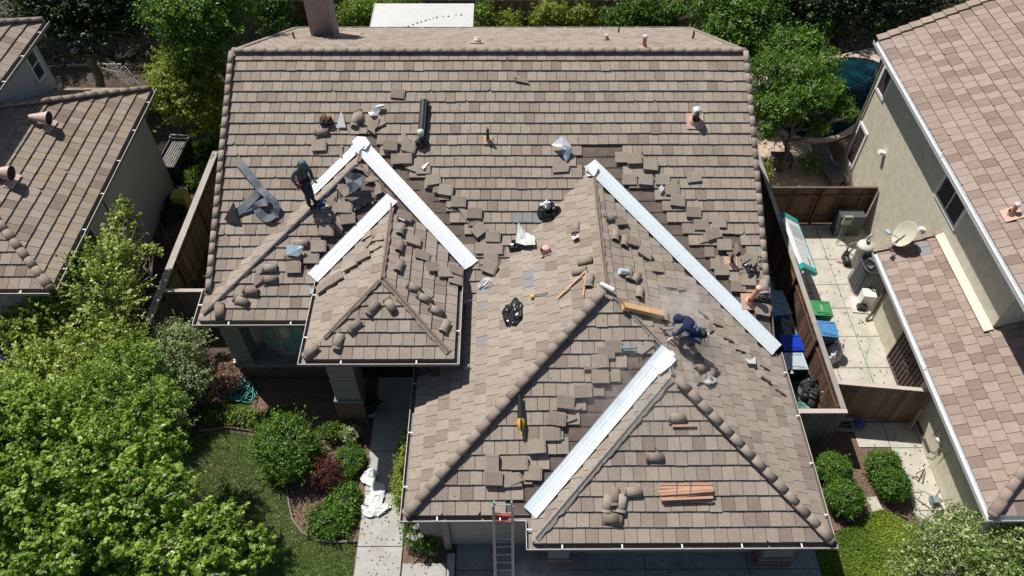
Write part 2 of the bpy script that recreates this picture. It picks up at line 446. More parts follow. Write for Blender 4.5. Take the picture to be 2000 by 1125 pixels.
add('Aleft', (xA0, yA, zA), (1, 0), [(xA0, yA), (hA, yPA), (hA, yAr+.15), (xA0, ymain(zA)+.15)])
add('Afront', (xA0, yA, zA), (0, 1), [(xA0, yA), (-1.6, yA), (-1.6, yA+xA1+1.6), (hA, yPA)])
yPB = yB+aB; zPB = zB+aB*TT; yBr = yA+(zPB-zA)/TT
add('Aright', (xB1, yB, zB), (-1, 0), [(hB, yBr), (xB1, yBr), (xB1, yBr+.001), (hA, yAr+.15), (hA, yPA)])
add('Aright.2', (xB1, yB, zB), (-1, 0), [(xB1, yB), (xB1, yBr), (hB, yBr), (hB, yPB)])
add('Bleft', (xB0, yB, zB), (1, 0), [(xB0, yB), (hB, yPB), (hB, yBr+.1), (xB0, yA+(zB-zA)/TT+.1)])
add('Bfront', (xB0, yB, zB), (0, 1), [(xB0, yB), (xB1, yB), (hB, yPB)])
yPC = yC+aC; zPC = zC+aC*TT; yCr = ymain(zPC)
add('Cleft', (xC0, yC, zC), (1, 0), [(xC0, yC), (hC, yPC), (hC, yCr+.15), (xC0, ymain(zC)+.15)])
add('Cfront', (xC0, yC, zC), (0, 1), [(xC0, yC), (xC1, yC), (hC, yPC)])
yPD = yD+aD; zPD = zD_ = zC+aD*TT; yDr = yC+aD
add('Cright', (xC1, yC, zC), (-1, 0), [(xC1, yDr), (xC1, ymain(zC)+.1), (hC, yCr+.15), (hC, yPC), (hD, yDr)])
add('Cright.2', (xC1, yC, zC), (-1, 0), [(xC1, yD), (xC1, yDr), (hD, yDr), (hD, yPD)])
add('Dleft', (xD0, yD, zC), (1, 0), [(xD0, yD), (hD, yPD), (hD, yDr+.1), (xD0, yC+.1)])
add('Dfront', (xD0, yD, zC), (0, 1), [(xD0, yD), (xC1, yD), (hD, yPD)])
OWN = list(S.values())
def roof_at(u, v, only=None):
    """nearest own-roof point under a photo point -> (point, slope)"""
    best = None
    for sl in OWN:
        if only and sl.name != only: continue
        p_, k = sl.hit(u, v)
        if sl.inside(p_.x, p_.y, .02 if not only else 9) and (best is None or k < best[2]): best = (p_, sl, k)
    return best[0], best[1]
# valleys: line from top point down
def proj_out(x, y, z=5.):
    d = Vector((x, y, z))-CO; w = d.dot(Fw); u = 1000+FPX*d.dot(Rt)/w; v = 562.5-FPX*d.dot(Up)/w
    return u < -60 or u > 2060 or v < -60 or v > 1180
V_AL = ((hA, yAr, zPA), (xA0, ymain(zA), zA))              # main / A left
V_AR = ((hA, yAr, zPA), (xB1, ymain(zB), zB))              # main / A right
V_B = ((hB, yBr, zPB), (xB0, yA+(zB-zA)/TT, zB))           # A front / B left
V_C = ((hC, yCr, zPC), (xC1, ymain(zC), zC))               # main / C right
V_D = ((hD, yDr, zPD), (xD0, yC, zC))                      # C front / D left
def dline(x, y, ln):
    (x0, y0, _), (x1, y1, _) = ln; dx, dy = x1-x0, y1-y0; L = math.hypot(dx, dy)
    t_ = ((x-x0)*dx+(y-y0)*dy)/L/L; return abs((x-x0)*dy-(y-y0)*dx)/L, t_
def cull_own(sl, x, y, a, b0):
    n = sl.name
    if n == 'main' and x < -1.45 and y < 13.35: return True
    j = random.uniform(-.06, .22)
    if n == 'main':
        d, t_ = dline(x, y, V_AR)
        if -.06 < t_ < 1.02 and d < .44+j and x > hA-.1 and y < yAr+.5: return True
        d, t_ = dline(x, y, V_C)
        if -.07 < t_ < 1.05 and d < .54+j and x > hC-.35: return True
        if x > 6.3 and y < 13.6 and random.random() < .4: return True
        if math.hypot(x-hC-.45, y-yCr-.25) < .55: return True
        if math.hypot(x-6.55, y-15.3) < .38: return True
    if n == 'Aright':
        if y > yBr-.6 and dline(x, y, V_AR)[0] < .9: return True
        if dline(x, y, V_AR)[0] < .34: return True
    if n == 'Afront':
        d, t_ = dline(x, y, V_B)
        if -.1 < t_ < 1.1 and d < .48+j: return True
        if y > 15.7 and x > hA-.25: return True
        if math.hypot(x+4.45, y-16.6) < .5: return True
    if n == 'Cfront':
        d, t_ = dline(x, y, V_D)
        if -.05 < t_ < 1.1 and d < .48+j: return True
    if n == 'Cright' and dline(x, y, V_C)[0] < .30+j*.4: return True
    return False
for (u_, v_) in ((1062, 398), (1025, 536), (1025, 552), (932, 585), (932, 605), (932, 625), (930, 648), (930, 668), (950, 600), (950, 622), (952, 560), (1012, 415), (1030, 415), (1045, 415)):
    q_, _s = roof_at(u_, v_); GREYS.append(q_)
house = thing('roofed_house', 'house in the middle with brown concrete tile roof being stripped along its white metal valleys', 'house', (-.5, 14, 0))
roof = deck(OWN, 'roof', house)
lay_tiles(OWN, OWN, T_MAIN, roof, cull_own, 300)
# battens left on the stripped felt
def in_strip(sl, x, y):
    if sl.name == 'main': return (dline(x, y, V_AR)[0] < 1.0 and hA < x < xB1+.6) or (dline(x, y, V_C)[0] < 1.15 and x > hC-.3)
    if sl.name == 'Afront': return dline(x, y, V_B)[0] < 1. or y > 15.6
    if sl.name == 'Cfront': return dline(x, y, V_D)[0] < 1.1
    if sl.name == 'Aright': return y > yBr-.4
    return False
bm_ = MB()
for key in ('main', 'Afront', 'Cfront', 'Aright', 'Cright'):
    sl = S[key]; b_ = EX*.95
    bmax = max(b for a, b in sl.ab); amin = min(a for a, b in sl.ab); amax = max(a for a, b in sl.ab)
    while b_ < bmax:
        a = amin
        while a < amax:
            c = sl.at(a+.2, b_)
            if in_strip(sl, c.x, c.y) and sl.inside(c.x, c.y) and random.random() < .9:
                c2 = sl.at(a+.2+random.uniform(-.02, .02), b_, -.045)
                mrot = Matrix((sl.u, sl.s, sl.n)).transposed()
                bm_.box(c2, (.41, .035, .02), mrot @ rz(random.uniform(-.6, .6)), 0, random.random())
            a += .4
        b_ += EX
tag(part('batten_rows', bm_, BATT, roof, True), kind='stuff')
# white W-shaped valley metal
def valley(ln, sa, sb, w=.30, t0=0., t1=1., name='valley_flashing', ext=.06, lab=None, wa=None, vm=None):
    """sa, sb: slopes on either side; cross-section folded over both"""
    a, b = Vector(ln[0]), Vector(ln[1]); d = (b-a); L = d.length; d.normalize()
    def inpl(sl, other):
        v_ = sl.n.cross(d).normalized(); q = a+d*(L*.5)+v_*.2
        return v_ if sl.z(q.x, q.y)-q.z < 1e9 and (other.z(q.x, q.y) < q.z) else -v_
    va, vb = inpl(sa, sb), inpl(sb, sa)
    na, nb = sa.n, sb.n; nm = (na+nb).normalized()
    wa = wa or w
    sec = [va*wa+na*.038, va*wa+na*.028, va*(wa-.03)+na*.024, va*.13+na*.024, va*.122+na*.031, va*.114+na*.024, va*.03+na*.028, nm*.055, vb*.03+nb*.028, vb*.16+nb*.024, vb*.168+nb*.031, vb*.176+nb*.024, vb*(w-.03)+nb*.024, vb*w+nb*.028, vb*w+nb*.038]
    m = MB(); N = 7; pieces = max(1, round(L*(t1-t0)/3.)); f = part
    vo = None
    seg = []
    for k in range(pieces):
        k0 = t0+(t1-t0)*k/pieces; k1 = t0+(t1-t0)*(k+1)/pieces
        m = MB(); p0 = a+d*(L*k0-(ext if k == 0 else .07)); p1 = a+d*(L*k1+(ext if k == pieces-1 else 0))
        lift = nm*(.004*(pieces-k)); vs = []
        for j in range(N+1):
            c = p0.lerp(p1, j/N)+lift; w_ = [Vector((random.uniform(-.0022, .0022) for _ in range(3))) for _ in sec]
            vs += [c+q+r_ for q, r_ in zip(sec, w_)]
        n = len(sec)
        for j in range(N):
            for i in range(n-1): m.add([vs[j*n+i], vs[j*n+i+1], vs[(j+1)*n+i+1], vs[(j+1)*n+i]], [(0, 1, 2, 3)])
        o = part(name, m, vm or GALV, roof, True)
        if lab: o['label'] = lab
valley(V_AL, S['main'], S['Aleft'], .20, 0, .31, lab='short white valley metal left of the upper peak')
valley(V_AR, S['main'], S['Aright'], .36, -.01, 1.11, wa=.22)
valley(V_B, S['Afront'], S['Bleft'], .24, -.0, 1.07, wa=.28)
valley(V_C, S['main'], S['Cright'], .38, -.01, .985, wa=.22, vm=GALV_SKY)
valley(V_D, S['Cfront'], S['Dleft'], .19, -.0, .985, wa=.28, vm=GALV_SKY)
# peak saddles of the same metal
m = MB(); pk = Vector((hA, yAr, zPA))
m.slab([pk+Vector(q) for q in ((-.16, -.2, .05), (.16, -.2, .05), (.28, .02, .09), (.12, .22, .17), (-.12, .24, .18), (-.26, .1, .11))], (0, 0, -.012))
part('saddle_flashing', m, GALV, roof, True)
m = MB(); pk = Vector((hC, yCr, zPC))
m.slab([pk+Vector(q) for q in ((-.2, -.38, -.02), (.02, -.45, .08), (.16, -.1, .08), (.04, .16, .14), (-.24, -.08, .06))], (0, 0, -.012))
part('saddle_flashing', m, GALV, roof, True)
m = MB(); pk = Vector((hD, yDr, zPD))
m.slab([pk+Vector(q) for q in ((-.12, .05, .06), (.1, .02, .06), (.14, -.25, .05), (.0, -.42, .1), (-.3, -.6, -.04), (-.42, -.3, -.06))], (0, 0, -.012))
part('saddle_flashing', m, GALV, roof, True)
# ridge and hip caps
cap_line((XL+.05, YR, ZR), (XR-.1, YR, ZR), roof, T_MAIN, start=False, key='slim')
for x in (XL+.04, XR-.04):
    y0 = 14.05 if x < 0 else ymain(2.69)+1.35
    z0 = S['main'].z(0, y0); sg = -1 if x < 0 else 1
    cap_line((x, y0, z0+.0), (x, YR-.1, ZR-.04), roof, T_MAIN, n_up=(S['main'].n+Vector((sg*.35, 0, 0))).normalized(), start=False, key='slim')
    bk_ = S['back']; m = MB()
    for i in range(20):
        ya_ = YR+.1+i*.35; m.slab([(x-.09, ya_, bk_.z(x, ya_)+.05), (x+.09, ya_, bk_.z(x, ya_)+.05), (x+.09, ya_+.34, bk_.z(x, ya_+.34)+.04), (x-.09, ya_+.34, bk_.z(x, ya_+.34)+.04)], (0, 0, -.06), 0, random.random()*.4)
    part('rake_trim', m, T_MAIN, roof, True)
cap_line((xC0+.05, yC+.05, zC+.02), (hC-.12, yPC-.12, zPC-.02), roof, T_MAIN, lift=.04)
cap_line((xC1-.05, yD+.05, zC+.02), (hD+.12, yPD-.12, zPD-.02), roof, T_MAIN, lift=.04)
mb_ = MB()
for a_, b_ in (((xC0+.15, yC+.15, zC), (hC-.15, yPC-.15, zPC-.04)), ((xC1-.15, yD+.15, zC), (hD+.15, yPD-.15, zPD-.04))):
    a_, b_ = Vector(a_)+Vector((0, 0, .15*TT)), Vector(b_); d_ = (b_-a_).normalized(); x_ = d_.cross(Vector((0, 0, 1))).normalized(); mb_ = MB(); mb_.box((a_+b_)/2+Vector((0, 0, .02)), (.185, (b_-a_).length, .07), Matrix((x_, d_, x_.cross(d_))).transposed()); part('mortar_bed', mb_, mat('hip_mortar', (.13, .105, .088), .95, 0, .4, 14), roof, True)
cap_line((xB0+.08, yB+.08, zB+.03), (xB0+.38, yB+.38, zB+.03+.3*TT), roof, T_MAIN)
# bare hips: stringer boards with torn felt either side
def stringer(a, b, mats=None, w=.03, h=.06, felt=.065, label=None):
    a, b = Vector(a), Vector(b); d = (b-a).normalized(); x = d.cross(Vector((0, 0, 1))).normalized(); z = x.cross(d)
    m = MB(); q = Matrix((x, d, z)).transposed(); L = (b-a).length
    n = max(2, int(L/1.2))
    for i in range(n):
        c = a+d*(L*(i+.5)/n)+z*(.012+random.uniform(-.006, .006)); m.box(c, (w, L/n-.01, h), q @ rz(random.uniform(-.5, .5)), 0, random.random())
    part('hip_board', m, mats[0], roof, True)
    m = MB(); N = int(L/.12)
    for sg in (-1, 1):
        ed = [felt*(1+random.uniform(-.3, .35)) for _ in range(N+1)]
        for i in range(N):
            p0 = a+d*(L*i/N); p1 = a+d*(L*(i+1)/N)
            m.add([p0+x*sg*.02+z*.03, p1+x*sg*.02+z*.03, p1+x*sg*ed[i+1]-z*(ed[i+1]*.40-.035), p0+x*sg*ed[i]-z*(ed[i]*.40-.035)], [(0, 1, 2, 3)])
    part('hip_underlay', m, mats[1], roof, True)
FELTB = mat('blue_black_membrane', (.05, .055, .07), .5, 0, .3)
FELTR = mat('rust_stained_felt', (.245, .20, .165), .9, 0, .5, 12)
stringer((xA0+.15, yA+.15, zA+.06), (hA-.05, yPA-.05, zPA), (mat('dark_board', (.03, .03, .04), .5), FELTB), w=.05, felt=.055)
WB = woodmat('rusty_board', (.07, .035, .022), (.20, .11, .07), 'Y')
stringer((xB0+.5, yB+.5, zB+.5*TT), (hB-.05, yPB-.05, zPB), (WB, FELTR))
stringer((xB1-.15, yB+.15, zB+.15*TT), (hB+.05, yPB-.05, zPB), (WB, FELTR), felt=.085)
stringer((hB, yPB, zPB), (hB, yBr-.1, zPB), (WB, FELTR))
stringer((hA+.05, yPA-.05, zPA), (hB-.1, yBr+.15, zPB+.05), (WB, FELTR))
stringer((hA, yPA+.05, zPA), (hA, yAr-.25, zPA), (WB, FELTR))
stringer((hC, yPC, zPC), (hC, yCr-.35, zPC), (WB, FELTR))
stringer((hC+.15, yPC-.15, zPC-.06), (hD-.05, yDr+.1, zPD+.03), (mat('weathered_board', (.09, .08, .075), .8), mat('grey_torn_felt', (.26, .245, .22), .9, 0, .4, 14)))
stringer((xD0+.1, yD+.1, zC+.1*TT), (hD-.05, yPD-.05, zPD), (mat('weathered_board', (.09, .08, .075), .8), MATS['grey_torn_felt']), felt=.085)
stringer((hD, yPD+.02, zPD), (hD, yDr-.3, zPD), (mat('weathered_board', (.09, .08, .075), .8), MATS['grey_torn_felt']))
# white clay-like hip joint at the C peak
m = MB(); m.tube([(hC-.17, yPC+.1, zPC+.10), (hC+.17, yPC-.1, zPC+.07)], .07, 10); part('hip_junction_cap', m, WHT, roof, True)
# gutters (travel with the outside on the right)
gutter(house, [(xA0, 14.2, zA+.06), (xA0, yA, zA), (xB0+.1, yA, zA)])
gutter(house, [(xB0, yA+(zB-zA)/TT-.05, zB), (xB0, yB, zB), (xB1, yB, zB), (xB1, ymain(zB)-.05, zB)])
gutter(house, [(xC0, 12.2, zC), (xC0, yC, zC), (xD0, yC, zC), (xD0, yD, zC), (xC1, yD, zC), (xC1, ymain(zC), zC)])
gutter(house, [(XR, 2*YR-ymain(zA), zA), (XL, 2*YR-ymain(zA), zA)])
# ================================================================== walls and fittings of the own house
def wall_box(a, b, z0, z1, m, parent, name='wall', th=.2):
    mb = MB(); a = Vector((*a, 0)); b = Vector((*b, 0)); d = (b-a); L = d.length
    mb.box(((a+b)/2+Vector((0, 0, (z0+z1)/2))), (L, th, z1-z0), rz(math.degrees(math.atan2(d.y, d.x))))
    return part(name, mb, m, parent, True)
mb = MB()
for (x0, y0, x1, y1, z) in ((XL+.35, 14.4, XR-.3, 27.6, 3.2), (-8.25, 14.3, -1.9, 14.6, 3.3), (-1.85, 8.25, 7.1, 15, 2.6), (1.1, 7.75, 7.1, 9, 2.6)):
    mb.span((x0, y0, 0), (x1, y1, z))
part('wall', mb, STUC, house, True)
mb = MB()   # gable walls
for x in (XL+.36, XR-.36):
    mb.slab([(x, 13.9, 3.1), (x, 28.0, 3.1), (x, YR, ZR-.25)], (.15 if x < 0 else -.15, 0, 0))
part('gable_wall', mb, STUC, house, True)
mb = MB()   # eave boards and soffits
def soffit(x0, y0, x1, y1, z): mb.span((x0, y0, z-.20), (x1, y1, z-.15))
soffit(xA0+.02, yA+.02, xB0+1, yA+1.2, zA); soffit(xA0+.02, yA, xA0+.5, 14.2, zA)
soffit(xB0+.02, yB+.02, xB1-.02, 14, zB); soffit(xC0+.02, yC+.02, xD0+.5, yC+.7, zC); soffit(xC0+.02, yC, xC0+.7, 12.3, zC)
soffit(xD0+.02, yD+.02, xC1-.02, yD+1.2, zC); soffit(xC1-.6, yD, xC1-.02, 13, zC)
part('soffit', mb, STUC2, house, True)
mb = MB()
for x in (XL-.10, XR+.06):
    for (y0, y1) in ((14.0 if x < 0 else ymain(2.69), YR), (2*YR-ymain(zA), YR)):
        z0 = S['main'].z(0, y0) if y0 < YR else S['back'].z(0, y0)
        mb.slab([(x, y0, z0-.05), (x, YR, ZR-.06), (x, YR, ZR-.26), (x, y0, z0-.25)], (.03, 0, 0))
part('bargeboard', mb, GUTD, house, True)
def brick_pier(x0, y0, x1, y1, h, parent, faces=('f', 'l')):
    mb = MB(); mb.span((x0+.03, y0+.03, 0), (x1-.03, y1-.03, h)); pr = part('brick_pier', mb, MORT, parent, True)
    me = {}
    def brk(L):
        k = round(L, 2)
        if k not in me:
            q = MB(); q.box((0, 0, 0), (L, .05, .062)); me[k] = q.mesh('brick', BRICKM)
        return me[k]
    for face in faces:
        z = .04; r_ = 0
        while z < h-.03:
            if face == 'f': A, B, d, dr = Vector((x0, y0, 0)), Vector((x1, y0, 0)), Vector((0, -1, 0)), 0
            elif face == 'l': A, B, dr = Vector((x0, y1, 0)), Vector((x0, y0, 0)), -90
            else: A, B, dr = Vector((x1, y0, 0)), Vector((x1, y1, 0)), 90
            L = (B-A).length; u = (B-A).normalized(); inn = Vector((-u.y, u.x, 0))
            p_ = -.1*(r_ % 2)
            while p_ < L:
                a0, a1 = max(0, p_), min(L, p_+.2)
                if a1-a0 > .04:
                    m4 = rz(dr).to_4x4(); m4.translation = A+u*((a0+a1)/2)+inn*(.02+random.uniform(-.003, .003))+Vector((0, 0, z))
                    link('brick', brk(round(a1-a0-.012, 2)), pr, True, m4)
                p_ += .212
            z += .075; r_ += 1
    return pr
def stucco_column(x0, y0, x1, y1, zb, zt, parent, grooves=True):
    mb = MB(); z = zb+.1; mb.span((x0-.06, y0-.06, zb), (x1+.06, y1+.06, zb+.09))
    mb.span((x0+.012, y0+.012, zb+.09), (x1-.012, y1-.012, zt))
    n = max(1, round((zt-z)/.45)); hh = (zt-z)/n
    for i in range(n): mb.span((x0, y0, z+hh*i+.012), (x1, y1, z+hh*(i+1)-.012))
    return part('column', mb, STUC2, parent, True)
brick_pier(-5.0, 11.72, -4.18, 12.5, 1.2, house, ('f', 'l', 'r')); stucco_column(-4.95, 11.78, -4.22, 12.45, 1.2, 3.75, house)
brick_pier(.98, 7.36, 1.66, 7.95, .42, house, ('f',)); stucco_column(1.05, 7.42, 1.6, 7.9, .42, 2.5, house)
brick_pier(6.55, 7.36, 7.5, 7.95, .42, house, ('f', 'l')); stucco_column(6.62, 7.42, 7.42, 7.9, .42, 2.5, house)
stucco_column(-8.38, 13.45, -7.82, 14.0, .75, 3.2, house)
brick_pier(-8.34, 13.42, -5.3, 13.8, .62, house, ('f',))
mb = MB(); mb.span((-8.4, 13.38, .62), (-5.25, 14.1, .74)); part('ledge', mb, STUC2, house, True)
# bay with three windows
bay = [(-7.55, 14.05), (-6.95, 13.72), (-5.95, 13.66), (-5.3, 13.66)]
for i in range(3):
    a = Vector((*bay[i], 0)); b = Vector((*bay[i+1], 0)); d = (b-a); L = d.length; d.normalize(); q = rz(math.degrees(math.atan2(d.y, d.x)))
    o = Vector((d.y, -d.x, 0)); mb = MB()
    mb.box((a+b)/2+Vector((0, 0, 2.0))-o*.06, (L, .08, 2.5), q, 1)
    w = L-.22; c = (a+b)/2+Vector((0, 0, 1.95))
    for dx, dz, sx, sz in ((-w/2, 0, .05, 1.9), (w/2, 0, .05, 1.9), (0, .95, w+.05, .05), (0, -.95, w+.05, .05), (0, 0, .025, 1.85), (0, .35, w-.05, .02)):
        mb.box(c+d*dx+Vector((0, 0, dz)), (sx, .06, sz), q, 0)
    wf = part('window', mb, [mat('window_frame_grey', (.32, .33, .31), .5), STUC], house, True)
    mb = MB(); mb.box(c-o*.012, (w, .012, 1.9), q); part('pane', mb, GGLASS, wf, True)
# pale garage side wall and its brick
mb = MB(); mb.span((-1.55, 8.02, 0), (.62, 8.2, 2.5)); part('garage_return_wall', mb, mat('pale_taupe_wall', (.38, .35, .30), .9, 0, .08), house, True)
mb = MB(); mb.span((-1.68, 7.86, 0), (-1.5, 8.2, 2.5)); part('trim_board', mb, STUC2, house, True)
brick_pier(-2.3, 7.98, -1.62, 8.3, .55, house, ('f',))
mb = MB(); mb.span((-2.28, 8.0, .56), (-1.66, 8.3, 2.5)); part('wall', mb, STUC2, house, True)
# garage door in the deep shade
gd = MB(); gd.span((1.9, 7.86, 0), (6.4, 7.93, 2.2)); g = part('garage_door', gd, mat('garage_door_paint', (.30, .29, .27), .6), house, True)
for j in range(4):
    for i in range(6):
        mb = MB(); mb.span((1.98+i*.74, 7.835, .08+j*.54), (2.62+i*.74, 7.857, .52+j*.54)); part('door_panel', mb, MATS['garage_door_paint'], g, True)
# chimney
mb = MB(); vs = []
cb = Vector((-6.78, 25.25, 0)); x0c, x1c = -7.17, -6.33
mb.span((x0c, 25.15, 4.2), (x1c, 26.1, 7.5)); mb.span((x0c-.06, 25.09, 7.5), (x1c+.06, 26.16, 7.62))
part('chimney', mb, mat('mauve_stucco', (.30, .245, .22), .9, 0, .1, 3, .3), roof, True)
mb = MB(); sb = S['back']
mb.slab([(x0c-.12, 24.95, sb.z(0, 24.95)+.02), (x1c+.9, 24.95, sb.z(0, 24.95)+.02), (x1c+.9, 26.2, sb.z(0, 26.2)+.02), (x0c-.12, 26.2, sb.z(0, 26.2)+.02)], (0, 0, .01))
part('chimney_flashing', mb, mat('tan_flashing', (.40, .32, .24), .7, 0, .25), roof, True)
# vents -------------------------------------------------------------
TERRA = mat('terracotta_paint', (.42, .23, .165), .7, 0, .25, 9)
TERR2 = mat('pale_terracotta', (.55, .36, .28), .75, 0, .2, 12)
PIPEB = mat('dark_pipe', (.05, .04, .035), .6)
CAPM = mat('pale_metal_cap', (.62, .58, .54), .5, 0, .15)
def pipe_vent(p, n, h, r, parent, cap=True, flash=.2, m=None, lean=0, capm=None, name='roof_vent'):
    m = m or TERRA; mb = MB(); up = Vector((lean, 0, 1)).normalized()
    mb.tube([p-up*.1, p+up*.05, p+up*h], [r*1.35, r*1.1, r], 12); o = part(name, mb, m, parent, True)
    if cap:
        mb = MB(); q = p+up*h; mb.lathe([(0, .05), (r*1.1, .045), (r*1.38, .02), (r*1.38, -.01), (r*1.05, -.015), (r, -.05)][::-1], 14, q); part('vent_cap', mb, capm or CAPM, o, True)
    if flash:
        mb = MB(); fr = frame(n, (0, 1, 0), p)
        mb.box((0, 0, 0), (flash*2, flash*2, .012)); mb.lathe([(r*2, .0), (r*1.4, .06), (r*1.2, .14)], 12)
        link('vent_flashing', mb.mesh('vent_flashing', TERR2), o, True, fr @ Matrix.Translation((0, -.02, .03)))
    return o
nb, nm_ = S['back'].n, S['main'].n
def on(sl, u, v): return sl.hit(u, v)[0]
pipe_vent(on(S['back'], 932, 84), nb, .13, .085, roof, True, .22, TERR2)
pipe_vent(on(S['back'], 1184, 78), nb, .17, .05, roof, True, .12)
pipe_vent(on(S['back'], 1257, 94), nb, .42, .065, roof, True, .16)
pipe_vent(on(S['back'], 1208, 64), nb, .25, .03, roof, False, 0, PIPEB)
pipe_vent(on(S['back'], 1353, 76), nb, .3, .035, roof, False, 0, PIPEB)
pipe_vent(on(S['back'], 575, 76), nb, .28, .03, roof, False, 0, PIPEB)
pipe_vent(on(S['main'], 953, 273), nm_, .42, .042, roof, False, .13, PIPEB)
p_ = on(S['main'], 1357, 236); o = pipe_vent(p_, nm_, .30, .10, roof, False, .26, PIPEB)
mb = MB(); q = p_+Vector((0, 0, .36)); mb.box(q, (.24, .2, .15), rz(8)); mb.lathe([(.13, .07), (.12, .1), (0, .12)], 10, q); part('vent_hood', mb, mat('bright_galvanised', (.78, .79, .78), .45, .3, .12), o, True)
mb = MB(); mb.tube([q+Vector((-.0, -.10, .07)), q+Vector((-.0, -.16, -.02)), q+Vector((.02, -.14, -.25))], .035, 8); part('vent_strap', mb, PIPEB, o, True)
pipe_vent(on(S['main'], 1463, 588), nm_, .60, .07, roof, True, .24, mat('orange_terracotta', (.60, .27, .15), .75, 0, .2), lean=.25, capm=mat('pink_cap', (.62, .40, .32), .7))
pipe_vent(on(S['main'], 1427, 513), nm_, .35, .045, roof, False, .2, PIPEB)
pipe_vent(on(S['Cleft'], 1066, 492), S['Cleft'].n, .15, .085, roof, True, .15, mat('brown_terracotta', (.33, .18, .13), .7), capm=MATS['pink_cap'])
pipe_vent(on(S['Cleft'], 1126, 462), S['Cleft'].n, .08, .04, roof, False, .1, PIPEB)
# ================================================================== ground
def sheet(name, poly, z, m, kind='structure', label=None, th=.02):
    mb = MB(); mb.prism(poly, z-th, z); o = part(name, mb, m); tag(o, label, None, None, kind); return o
GROUND = mat('dark_soil', (.055, .040, .030), .95, 0, .5, 5, .6, c2=(.12, .085, .06))
MULCH = mat('bark_mulch', (.12, .075, .05), .95, 0, .45, 18, .8, c2=(.26, .17, .12), bscale=40)
LAWNM = mat('lawn_base', (.06, .10, .025), .95, 0, .4, 4, .5, c2=(.15, .19, .07))
PATIO = mat('pink_patio', (.52, .40, .32), .9, 0, .15, 4, .3)
mb = MB(); mb.box((0, 30, -.1), (400, 400, .1)); tag(part('ground', mb, GROUND), kind='structure')
sheet('planting_bed', [(-9.3, 6.0), (-1.4, 6.0), (-1.4, 13.4), (-9.3, 13.4)], -.03, MULCH)
def lawn_poly(pts, name): return sheet(name, pts, -.015, LAWNM)
LP1 = [(-10.6, 8.0), (-5.0, 4.5), (-4.1, 4.5), (-4.1, 8.05), (-5.2, 8.14), (-5.85, 8.6), (-6.3, 9.9), (-6.8, 10.9), (-7.42, 11.3), (-8.3, 11.5), (-9.2, 11.4), (-10.6, 10.6)]
sheet('lawn', LP1, -.015, LAWNM)
# walkway slabs and driveway: each concrete panel is a piece
def slabs(name, xs, ys, z, m, parent=None, gap=.012, skew=0, piece='concrete_slab', th=.1):
    base = MB(); base.span((xs[0], ys[0], z-th), (xs[-1], ys[-1], z-.025)); b = tag(part(name, base, mat('joint_dirt', (.10, .085, .07), .95)), kind='structure')
    for i in range(len(xs)-1):
        for j in range(len(ys)-1):
            q = MB(); q.span((xs[i]+gap, ys[j]+gap, z-.06), (xs[i+1]-gap, ys[j+1]-gap, z+random.uniform(-.002, .002))); part(piece, q, m, b, True)
    return b
slabs('walkway', [-4.05, -2.82], [3.4, 5.3, 6.6, 7.95, 9.55, 10.8, 12.2, 13.4], .03, CONC)
slabs('front_path', [-2.8, -1.62], [3.4, 5.5, 7.5], .03, CONC)
DRIVE = mat('driveway_concrete', (.26, .255, .25), .9, 0, .25, 1.6, .3)
slabs('driveway', [-1.38, .9, 3.65, 6.4, 8.3], [-2, 2.0, 5.2, 7.3, 8.2], .02, DRIVE)
mb = MB(); mb.span((-1.6, 3.4, 0), (-1.4, 7.72, .12)); tag(part('driveway_kerb', mb, CONC), kind='structure')
PALE = mat('pale_concrete', (.50, .48, .42), .9, 0, .24, 1.8, .3, c2=(.58, .54, .45))
slabs('side_yard_paving', [9.5, 10.55, 11.55, 12.4], [11.75, 12.6, 13.7, 14.95, 16.15, 17.2, 18.4, 20.15], .02, PALE)
slabs('rear_side_paving', [12.4, 13.4], [15.9, 17.2, 18.4, 20.15], .02, PALE)
slabs('alley_paving', [7.9, 9.3], [11.1, 12.5, 14, 15.5, 17, 18.5, 20.2], .02, CONC)
slabs('neighbour_front_path', [11.35, 12.3], [6.2, 7.4, 8.9, 10.85, 11.72], .02, PALE)
slabs('side_step', [10.4, 11.35], [10.87, 11.72], .018, PALE)
sheet('mulch_bed', [(8.3, 8.1), (9.3, 8.45), (10.4, 9.0), (11.1, 8.6), (11.36, 8.9), (11.36, 10.86), (10.4, 10.86), (10.4, 11.7), (7.8, 11.7), (7.8, 8.1)], -.0, MULCH)
sheet('ivy_ground', [(8.3, 3), (14, 3), (14, 6.2), (11.4, 6.3), (11.3, 8.6), (10.4, 9.0), (9.3, 8.4), (8.3, 8.0)], .0, LAWNM)
sheet('pool_patio', [(9.6, 20.35), (13.3, 20.35), (13.3, 26), (22, 26), (22, 33.5), (9.6, 29.5)], .0, PATIO)
